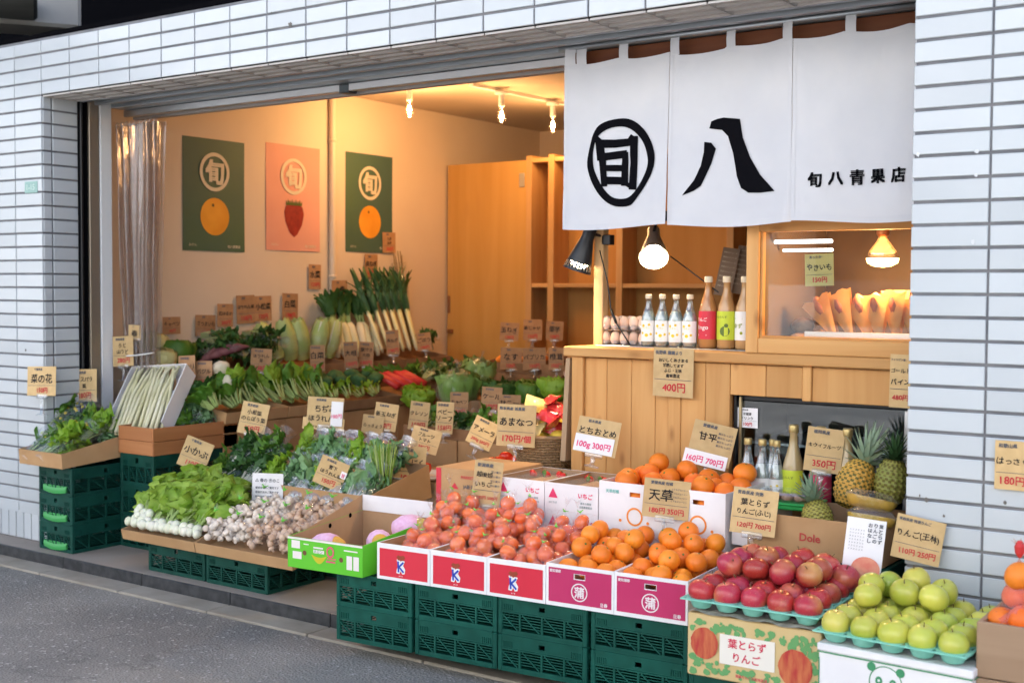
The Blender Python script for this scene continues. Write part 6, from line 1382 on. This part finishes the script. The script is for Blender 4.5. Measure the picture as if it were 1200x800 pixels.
for k in range(12):
    t = thing('leek', 'long white leek leaning on the wall, %s from the street' % (od+['eleventh', 'twelfth'])[k], 'leek', (.36-.03*(k % 2), 2.50+.036*k, .90), (radians(18-1.2*k+R.uniform(-3, 3)), radians(-13), 0), 'leeks'); q = MB(); q.tube([(0, 0, 0), (0, 0, .03), (0, 0, .30)], [.006, .013, .012], 8); ob('shaft', q.mesh('shaft', LEEK, True), t)
    q = MB()
    for j in range(6): a = j*1.1+k; leaf(q, (0, 0, .26), (.16*cos(a), .16*sin(a), 1), (cos(a), sin(a), .2), .20+.07*((k+j) % 3), .036, .5, .1, 0, 0, 0, k+j)
    ob('leaves', q.mesh('leaves', [LEEKG], True), t)
t = thing('burdock_sleeve', 'tall thin roots in a clear sleeve beside the leeks', 'roots', (.24, 2.93, .90), (radians(4), radians(-7), 0)); q = MB()
for k in range(9): a = k*.7; q.tube([(.018*cos(a), .018*sin(a), 0), (.02*cos(a), .02*sin(a), .45), (.03*cos(a), .03*sin(a), .64+.03*(k % 3))], [.007, .006, .003], 6)
ob('roots', q.mesh('roots', mat('burdock_skin', (.22, .15, .07), .8)), t); q = MB(); tuft(q, (0, 0, .32), (0, 0, 1), 16, .20, .03, .15, random.Random(3), 0, .03, 0, .2, .2, .025, .003); ob('leaves', q.mesh('leaves', [LEAF_D], True), t); q = MB(); q.lathe([(.035, 0), (.04, .3), (.055, .62)], 14); ob('sleeve', q.mesh('sleeve', BAG, True), t)
bagged('bagged greens at the far end of the upper wall step', (.30, 3.02, .93), (0, -.2, 1.0), .22, .13, .09, LEAF_D, STEMG, 12, 300)

# ============================================================ BASKET OF CITRUS AND SWEETS
BX = (2.927, 0.600, 0.636)
closed_box('brown_carton', 'brown carton carrying the wicker basket beside the counter', 2.73, 3.09, .47, .75, .0, .555)
t = thing('wicker_basket', 'brown wicker basket heaped with yellow citrus and red packs', 'basket', (2.955, .60, .557)); WIC = mat('wicker', (.20, .115, .05), .6, (.30, .18, .085), 30, rnd=.15); ns = 26
def bpos(a, z, off=0): k = 1+.22*(z/.15); return Vector(((.115*k+off)*cos(a), (.105*k+off)*sin(a), z))
for r_ in range(13):
    z = .006+r_*.0112; q = MB(); q.tube([bpos(2*pi*i/(ns*2), z+.001*sin(i), .0055*(1 if (i+ns*r_+r_) % 2 else -1)) for i in range(ns*2+1)], .0052, 6, 0, False); ob('weave', q.mesh('weave', WIC, True), t)
q = MB()
for i in range(ns*2): q.tube([bpos(2*pi*i/(ns*2), 0), bpos(2*pi*i/(ns*2), .155)], .003, 5)
ob('stakes', q.mesh('stakes', WIC), t, kind='stuff'); q = MB(); q.tube([bpos(2*pi*i/48, .153) for i in range(49)], .009, 7, 0, False); ob('rim', q.mesh('rim', WIC, True), t); q = MB(); q.lathe([(.11, .0), (.11, .006)], 24); ob('base', q.mesh('base', WIC), t)
q = MB(); q.lathe([(.12, .100), (.001, .104)], 20); ob('lining', q.mesh('lining', CARD), t)
CIT = mat('yellow_citrus_peel', (.78, .55, .05), .4, (.82, .62, .10), 6, rnd=.06, bump=.25, bscale=200)
ym = orange_mesh(.043, CIT, .95)
for p in pile(.26, .24, .042, .655, lambda x, y: .70+.19-.85*hypot(x-.10, y-.14), 11, 12): ob('yellow_citrus', ym, None, (2.955-.13+p[0], .60-.12+p[1], p[2]), (R.uniform(-1, 1), R.uniform(-1, 1), 0), 1, 'round yellow citrus heaped in the wicker basket', 'citrus', 'yellow citrus in the basket')
RPK = mat('red_foil_pack', (.50, .02, .03), .25, (.62, .05, .04), 10, coat=.4, bump=.8, bscale=30); YPK = mat('yellow_foil_pack', (.78, .55, .10), .3, (.80, .70, .35), 10, coat=.4, bump=.8, bscale=30)
for k in range(8):
    q = MB(); q.grid(lambda u, v: ((u-.5)*.11, (v-.5)*.075, .022*sin(pi*u)*sin(pi*v)*(1+.6*nz(u*5+k, v*5))+.004*sin(v*30)*(1 if u < .08 or u > .92 else 0)), 12, 10); q.grid(lambda u, v: ((.5-u)*.11, (v-.5)*.075, -.018*sin(pi*u)*sin(pi*v)), 10, 8)
    ob('foil_pack', q.mesh('foil_pack', RPK if k % 3 else YPK, True), None, (2.955+.040*(k % 3), .535+.04*(k % 2), .735+.018*k), (R.uniform(.5, 1.1), R.uniform(-.5, .5), R.uniform(-.8, .8)), None, ('red' if k % 3 else 'yellow')+' foil pack in the wicker basket, '+['lowest yellow', 'lowest red', 'next red up', 'middle yellow', 'middle red', 'upper red', 'topmost yellow', 'topmost red'][k], 'foil pack', 'foil packs in the basket')

# ============================================================ CLEAR VINYL CURTAIN
t = thing('vinyl_curtain', 'clear vinyl strip curtain gathered at the left of the opening', 'curtain', (.375, .48, .25)); VIN = film('vinyl_film', (.80, .76, .73), .18, .70, .14, .62, 8, .8, (.42, .38, .35))
def vin(u, v, k=0):
    z = .35+v*1.86; gather = .62+.38*abs((z-.98)/1.2)**.8 if z > .98 else .62+.2*(0.98-z); a = u*2*pi*6.5; x = (u-.5)*.34*gather; amp = .035*gather*(.6+.4*sin(u*9)); return (x+.012*nz(u*8, z*2), amp*sin(a+.4*nz(z*1.5, u*4))+.02*nz(u*5, z*1.3, 4), z-.25)
q = MB(); q.grid(vin, 130, 40); ob('film', q.mesh('film', VIN, True), t)
q = MB(); q.grid(lambda u, v: tuple(Vector(vin((u*.96+.02), v))+Vector((.02, .03, 0))), 110, 30); ob('film', q.mesh('film', VIN, True), t)
for k in range(9): q = MB(); q.tube([(.012*cos(a*.7), 0, .012*sin(a*.7)) for a in range(10)], .002, 5); ob('hook', q.mesh('hook', STEEL), t, (-.16+.04*k, 0, 1.962))
q = MB(); q.tube([(.118*cos(a*.2618), .055*sin(a*.2618), .72+.012*sin(a*.26+1)) for a in range(25)], .004, 6); ob('tie_cord', q.mesh('tie_cord', WHITE), t)

# ============================================================ PRICE CARDS
SN = [0]
def card(pos, mpp, wpx, hpx, yaw, lean, roll, name, price, label, head='国産', slip=None, stand=None, m=None, two=None, bold=.028, small=None, group=None, redstrip=False):
    """hand lettered card facing the street; `stand` is the height of its clear foot"""
    SN[0] += 1; sd = SN[0]*1.37
    if stand is None: stand = .05 if yaw > 10 and yaw < 60 and abs(roll) < 15 else 0
    W = wpx*mpp/max(.3, cos(atan2(5.9354-pos[0], pos[1]+3.8574)-radians(yaw))); H = hpx*mpp
    t = thing('price_card', label, 'price card', pos, (radians(-lean), radians(roll), radians(yaw)), group)
    q = MB(); w2, h2 = W/2, H/2; bend = .012*W*nz(sd, 3)*4
    q.grid(lambda u, v: ((u-.5)*W, bend*(2*u-1)**2*(1-v*.3), (v-.5)*H), 6, 4); q.grid(lambda u, v: ((.5-u)*W, bend*(2*u-1)**2*(1-v*.3)+.0016, (v-.5)*H), 6, 4)
    ob('card', q.mesh('card', m or KRAFT, True), t)
    y = -.0022-abs(bend)*.2
    dk, rd, gy = MB(), MB(), MB()
    has = bool(price)
    write(gy, head, -W*.12, H*.40, W*.66, H*.085, y, bold=.05, hand=.04, seed=sd)
    lines = name.split('/')
    zt, zb = (.30, -.12) if has else (.28, -.40 if not slip or slip[2] < .5 else -.02)
    lh = (zt-zb)/len(lines)
    for i, ln in enumerate(lines): write(dk, ln, 0 if not small else -W*.12, H*(zt-lh*(i+.5)), W*(.86 if not small else .56), H*lh*.70, y, bold=bold, hand=.13, seed=sd+i)
    if small:
        for i in range(4): write(gy, small, W*.27, H*(.27-.10*i), W*.34, H*.06, y, bold=.03, hand=.05, seed=sd+i)
    if has:
        rect(gy, -W*.46, W*.46, -H*.155, -H*.145, y); write(rd, price, W*.03, -H*.31, W*.74, H*.18, y, bold=.035, hand=.10, seed=sd+7)
    if redstrip: pass
    if dk.f: ob('lettering', dk.mesh('lettering', INK), t)
    if gy.f: ob('small_print', gy.mesh('small_print', GREY_INK), t)
    if rd.f: ob('price', rd.mesh('price', RED_INK), t)
    if slip:
        sx, sz, sw, sh, st = slip
        q = MB(); q.box(W*sx-W*sw/2, W*sx+W*sw/2, y-.0022, y-.0012, H*sz-H*sh/2, H*sz+H*sh/2); s_ = ob('slip', q.mesh('slip', WHITECARD), t)
        q = MB(); write(q, st, W*sx, H*sz-H*sh*.1, W*sw*.85, H*sh*.55, y-.003, bold=.05, hand=.08, seed=sd+3); ob('price', q.mesh('price', PINK_INK), s_)
    if stand:
        q = MB(); zb = -h2; q.lathe([(.030, zb-stand), (.030, zb-stand+.004), (.010, zb-stand+.010), (.007, zb-.03), (.011, zb-.02), (.006, zb-.012)], 14); q.bev(-.035, .035, -.006, .006, zb-.014, zb+.010, .002); ob('clear_stand', q.mesh('clear_stand', CLEAR, True), t, (0, .004, 0))
    return t
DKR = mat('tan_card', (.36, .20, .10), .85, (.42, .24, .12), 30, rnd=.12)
# -- left front
card((0.276, -0.040, 0.849), 0.0044, 31, 34, 12, 4, -2, '菜の花', '150円', 'square kraft price card above the rape greens, nearest the left pillar', '千葉県産', stand=.10)
card((0.269, 0.220, 0.811), 0.0045, 27, 38, 12, 4, -3, 'アスパラ/菜', '180円', 'tall kraft price card beside the dark door jamb', '茨城県産', stand=.10)
card((0.329, 0.420, 0.987), 0.0046, 23, 35, 15, 4, -4, 'うど/山うど', '280円', 'kraft price card above the white celery carton', '群馬県産', stand=.08)
card((0.366, 0.470, 1.088), 0.0046, 14, 17, 15, 0, 2, '春', '', 'small rounded kraft tag hanging on the vinyl curtain', '旬')
card((0.562, 0.520, 0.803), 0.0046, 23, 38, 20, 5, -8, 'せり', '120円', 'leaning kraft price card between the celery carton and the herbs', '宮城県産', m=DKR)
card((0.562, 0.660, 0.888), 0.0046, 19, 32, 20, 5, -4, 'パセリ', '98円', 'left of the paired kraft cards before the green cabbage', '長野県産', m=DKR)
card((0.630, 0.720, 0.864), 0.0047, 18, 29, 20, 5, -2, 'バジル', '120円', 'right of the paired kraft cards before the green cabbage', '静岡県産', m=DKR)
# -- on the left wall
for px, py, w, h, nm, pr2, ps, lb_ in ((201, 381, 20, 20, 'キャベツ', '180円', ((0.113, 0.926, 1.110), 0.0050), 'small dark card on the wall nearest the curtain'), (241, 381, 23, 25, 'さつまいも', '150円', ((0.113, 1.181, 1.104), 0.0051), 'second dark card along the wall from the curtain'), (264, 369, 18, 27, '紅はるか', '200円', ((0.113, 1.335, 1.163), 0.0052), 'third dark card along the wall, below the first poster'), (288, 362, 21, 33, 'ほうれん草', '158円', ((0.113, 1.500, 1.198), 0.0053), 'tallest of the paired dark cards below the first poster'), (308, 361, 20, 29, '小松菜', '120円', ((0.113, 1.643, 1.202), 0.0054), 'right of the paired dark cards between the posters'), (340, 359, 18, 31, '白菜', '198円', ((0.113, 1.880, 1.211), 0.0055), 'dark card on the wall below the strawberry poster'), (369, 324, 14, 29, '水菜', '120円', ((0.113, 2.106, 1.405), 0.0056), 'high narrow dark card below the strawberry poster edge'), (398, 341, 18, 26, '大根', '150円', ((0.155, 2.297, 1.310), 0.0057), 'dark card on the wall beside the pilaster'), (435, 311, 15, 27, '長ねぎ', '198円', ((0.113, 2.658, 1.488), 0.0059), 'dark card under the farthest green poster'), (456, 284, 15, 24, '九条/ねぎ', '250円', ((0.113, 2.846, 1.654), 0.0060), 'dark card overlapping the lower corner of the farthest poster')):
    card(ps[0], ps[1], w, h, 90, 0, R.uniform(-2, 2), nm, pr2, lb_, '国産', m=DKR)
# -- upper and lower wall steps
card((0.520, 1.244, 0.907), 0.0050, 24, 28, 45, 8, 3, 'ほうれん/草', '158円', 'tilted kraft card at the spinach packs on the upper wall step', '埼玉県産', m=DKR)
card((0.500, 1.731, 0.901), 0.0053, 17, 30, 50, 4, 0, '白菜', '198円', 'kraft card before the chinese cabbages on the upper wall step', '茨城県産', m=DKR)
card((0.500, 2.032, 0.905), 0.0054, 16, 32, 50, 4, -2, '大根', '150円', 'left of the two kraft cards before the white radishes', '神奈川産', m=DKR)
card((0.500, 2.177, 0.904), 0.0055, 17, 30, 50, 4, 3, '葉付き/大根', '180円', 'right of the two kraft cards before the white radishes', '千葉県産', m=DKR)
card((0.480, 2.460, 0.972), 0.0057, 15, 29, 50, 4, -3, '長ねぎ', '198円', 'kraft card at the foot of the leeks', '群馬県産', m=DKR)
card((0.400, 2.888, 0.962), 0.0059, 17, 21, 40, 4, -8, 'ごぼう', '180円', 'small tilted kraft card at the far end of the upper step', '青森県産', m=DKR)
# -- middle of the shop
card((1.125, 0.620, 0.657), 0.0044, 31, 38, 24, 10, 9, '小松菜/のらぼう菜', '150円', 'leaning kraft card above the bagged mustard greens', '東京都産')
card((1.537, 0.720, 0.711), 0.0043, 42, 34, 22, 6, 2, 'ちぢみ/ほうれん草', '', 'wide kraft card with a white price slip above the frosty spinach', '群馬県産', slip=(.33, -.05, .32, .85, '100円'))
card((1.530, 0.715, 0.650), 0.0043, 48, 14, 22, 6, 2, '有機野菜', '', 'low kraft strip half hidden under the wide spinach card', '国産')
card((1.678, 1.020, 0.670), 0.0044, 27, 32, 24, 6, 7, '新玉ねぎ', '180円', 'kraft card behind the garlic nets, upper one', '佐賀県産')
card((1.626, 0.980, 0.630), 0.0044, 25, 22, 24, 6, 6, 'らっきょう', '', 'kraft card behind the garlic nets, lower one', '鳥取県産')
card((1.603, 1.380, 0.641), 0.0046, 23, 34, 24, 6, 6, 'クレソン', '150円', 'narrow kraft card left of the salad packs', '山梨県産', stand=.05)
card((1.797, 1.360, 0.645), 0.0046, 20, 37, 24, 6, 2, 'ベビー/リーフ', '158円', 'narrow kraft card in the middle of the salad packs', '長野県産', stand=.05)
card((1.592, 1.750, 0.678), 0.0049, 21, 28, 24, 6, 0, 'キャベツ', '198円', 'kraft card under the bagged cabbage', '愛知県産', m=DKR)
card((1.843, 1.720, 0.724), 0.0047, 24, 28, 24, 6, 3, 'ケール', '180円', 'dark kraft card before the dark lettuce', '長野県産', m=DKR)
card((1.951, 1.740, 0.695), 0.0047, 26, 24, 24, 6, 1, 'サニー', '150円', 'dark kraft card half behind the sweet citrus card', '長野県産', m=DKR)
card((1.957, 1.000, 0.573), 0.0043, 34, 28, 24, 14, 14, 'フルーツ/トマト', '380円', 'kraft card leaning back over the plate of tomatoes', '高知県産')
card((2.075, 0.740, 0.483), 0.0041, 37, 46, 24, 4, 3, 'にんにく', '100円', 'kraft card with a scalloped blue border on a clear stand by the melon box', '青森県産', stand=.07)
card((2.469, 0.800, 0.663), 0.0040, 30, 33, 24, 8, 24, 'アメーラ', '200g 500円', 'kraft card tilted sideways behind the brown farm cartons', '静岡県産', stand=.06)
card((2.919, 0.430, 0.761), 0.0036, 45, 49, 24, 3, 2, 'あまなつ', '170円/個', 'large kraft card on a clear stand in front of the wicker basket', '熊本県産 減農薬', stand=.10)
card((3.042, 0.060, 0.573), 0.0033, 34, 54, 22, 5, 5, '越後姫/いちご', '300円 500円', 'tall kraft card leaning on the brown farm cartons', '新潟県産', small='甘い果汁', stand=.06)
card((1.051, 0.300, 0.499), 0.0043, 32, 36, 26, 8, 20, '小かぶ', '110円', 'kraft card tilted sideways over the turnip leaves', '千葉県産', stand=.06)
card((1.944, 0.335, 0.482), 0.0039, 34, 34, 26, 8, 21, '雪下/ほうれん草', '150円', 'kraft card tilted sideways against the frosty spinach bags', '新潟県産', slip=(.42, .10, .20, .24, '甘'))
WN = thing('notice_sheet', 'white printed notice standing behind the mushroom bags', 'notice', (1.592, 0.270, 0.364), (radians(-4), 0, radians(24)))
q = MB(); w_, h_ = .155, .185; q.grid(lambda u, v: ((u-.5)*w_, .004*(2*u-1)**2, (v-.5)*h_), 6, 2); q.grid(lambda u, v: ((.5-u)*w_, .004*(2*u-1)**2+.0015, (v-.5)*h_), 6, 2); ob('sheet', q.mesh('sheet', WHITECARD), WN)
q = MB(); write(q, '△ 春の きのこ', 0, .06, .12, .022, -.002, bold=.03)
for i in range(5): write(q, '栽培方法のご案内です', 0, .025-i*.021, .125, .011, -.002, bold=.03)
ob('lettering', q.mesh('lettering', GREY_INK), WN)
# -- rear trays
for k, (ps, w, h, nm, lb_) in enumerate(((( (0.943, 3.150, 1.040), 0.0059), 22, 21, '玉ねぎ', 'dark kraft card on the plywood door edge above the onions'), (((1.067, 3.250, 1.053), 0.0059), 22, 24, '新じゃが', 'dark kraft card against the shelving, left one'), (((1.217, 3.300, 1.049), 0.0059), 20, 22, '里芋', 'dark kraft card against the shelving, right one'),
        (((1.215, 2.790, 0.878), 0.0056), 25, 26, 'なす', 'kraft card hanging on the rear tray, left of three'), (((1.397, 2.790, 0.884), 0.0055), 27, 26, 'パプリカ', 'kraft card hanging on the rear tray, middle of three'), (((1.568, 2.790, 0.891), 0.0054), 18, 26, '椎茸', 'kraft card hanging on the rear tray, right of three'))):
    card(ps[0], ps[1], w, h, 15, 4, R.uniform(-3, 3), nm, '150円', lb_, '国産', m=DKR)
# -- counter
card((3.636, 0.472, 1.014), 0.0033, 47, 58, 2, 0, 1, 'おいしくあさまる/甘熟してます/ふじ・王林/農家直送', '400円', 'kraft notice with several written lines hung on the counter ledge', '長野県 農園より', bold=.04)
card((3.920, 0.541, 0.850), 0.0033, 23, 23, 0, 0, 0, '冷蔵庫/ドリンク', '100円', 'small white notice stuck to the fridge glass', 'お飲み物', m=WHITECARD)
card((3.416, 0.270, 0.766), 0.0033, 50, 42, 22, 14, 9, 'とちおとめ', '', 'kraft card with a wide white slip on a clear stand above the strawberry cartons', '栃木県産', slip=(-.04, -.24, .92, .48, '100g 300円'), stand=.05)
card((3.831, 0.420, 0.757), 0.0032, 51, 48, 20, 12, 12, '甘平', '', 'kraft card with a white slip above the large deep oranges', '愛媛県産', slip=(-.06, -.42, 1.0, .34, '160円 700円'), small='果汁たっぷり')
card((4.266, 0.440, 0.764), 0.0031, 42, 51, 20, 10, 6, 'キウイフルーツ', '350円', 'kraft kiwi price card standing before the fridge', '福岡県産', stand=.06)
card((4.525, 0.474, 1.023), 0.0030, 24, 62, 2, 0, 1, 'ゴールド/パイン', '480円', 'kraft card hung on the counter beside the right pillar', 'フィリピン産')
card((4.197, 0.540, 1.412), 0.0031, 33, 38, 0, 0, -2, 'やきいも', '150円', 'yellowish kraft card taped inside the warming cabinet glass', 'あったか', m=mat('yellow_card', (.52, .42, .16), .8))
card((3.828, 0.070, 0.592), 0.0030, 55, 46, 20, 4, 4, '天草', '180円 350円', 'kraft card on a clear stand in front of the white orange cartons', '愛媛県産 柑橘', small='とてもジューシー', stand=.08)
card((4.179, 0.040, 0.589), 0.0029, 52, 53, 18, 5, 5, '葉とらず/りんご(ふじ)', '120円 700円', 'kraft card standing behind the red apples', '青森県産 完熟', stand=.05)
card((4.753, -0.030, 0.575), 0.0026, 55, 52, 4, 6, 8, 'りんご(王林)', '110円 250円', 'kraft card leaning on the tiled pillar above the green apples', '青森県産 特選りんご')
card((5.019, -0.014, 0.825), 0.0025, 38, 58, 0, 0, 0, 'はっさく', '180円', 'kraft card with a green border taped to the right pillar', '和歌山県')
LT = thing('leaflet', 'white leaflet with a red apple picture behind the green apples', 'leaflet', (4.601, -0.080, 0.537), (radians(-8), radians(5), radians(14)))
q = MB(); w_, h_ = .118, .185; q.grid(lambda u, v: ((u-.5)*w_, .003*(2*u-1)**2, (v-.5)*h_), 6, 2); q.grid(lambda u, v: ((.5-u)*w_, .003*(2*u-1)**2+.0012, (v-.5)*h_), 6, 2); ob('sheet', q.mesh('sheet', WHITECARD), LT)
q = MB()
for i, st in enumerate(('葉とらず', 'りんごの', 'おはなし')):
    for j, ch in enumerate(st): write(q, ch, .045-i*.016, .075-j*.016, .012, .013, -.002, bold=.05)
for i in range(6):
    for j in range(7): write(q, '文', -.005-i*.008, .055-j*.010, .005, .006, -.002)
ob('lettering', q.mesh('lettering', GREY_INK), LT); q = MB(); disc(q, .012, -.062, .038, -.0022, 0, 24, 1.15); ob('printed_apple', q.mesh('printed_apple', mat('leaflet_red', (.62, .10, .08), .6, (.72, .35, .22), 14)), LT)
for k, (ps, lb_) in enumerate((((3.702, 0.800, 1.410), 'tilted dark menu card behind the juice bottles'), ((3.751, 0.840, 1.418), 'second menu card tucked behind the cabinet post'))):
    t = thing('menu_card', lb_, 'menu', ps, (radians(-12), radians(9), radians(15))); q = MB(); q.box(-.035, .035, 0, .003, -.10, .10); ob('card', q.mesh('card', mat('brown_menu', (.20, .13, .085), .8)), t); q = MB()
    for i in range(8): write(q, '季節のジュース', 0, .08-i*.02, .055, .010, -.002)
    ob('lettering', q.mesh('lettering', mat('menu_ink', (.5, .42, .32), .8)), t)
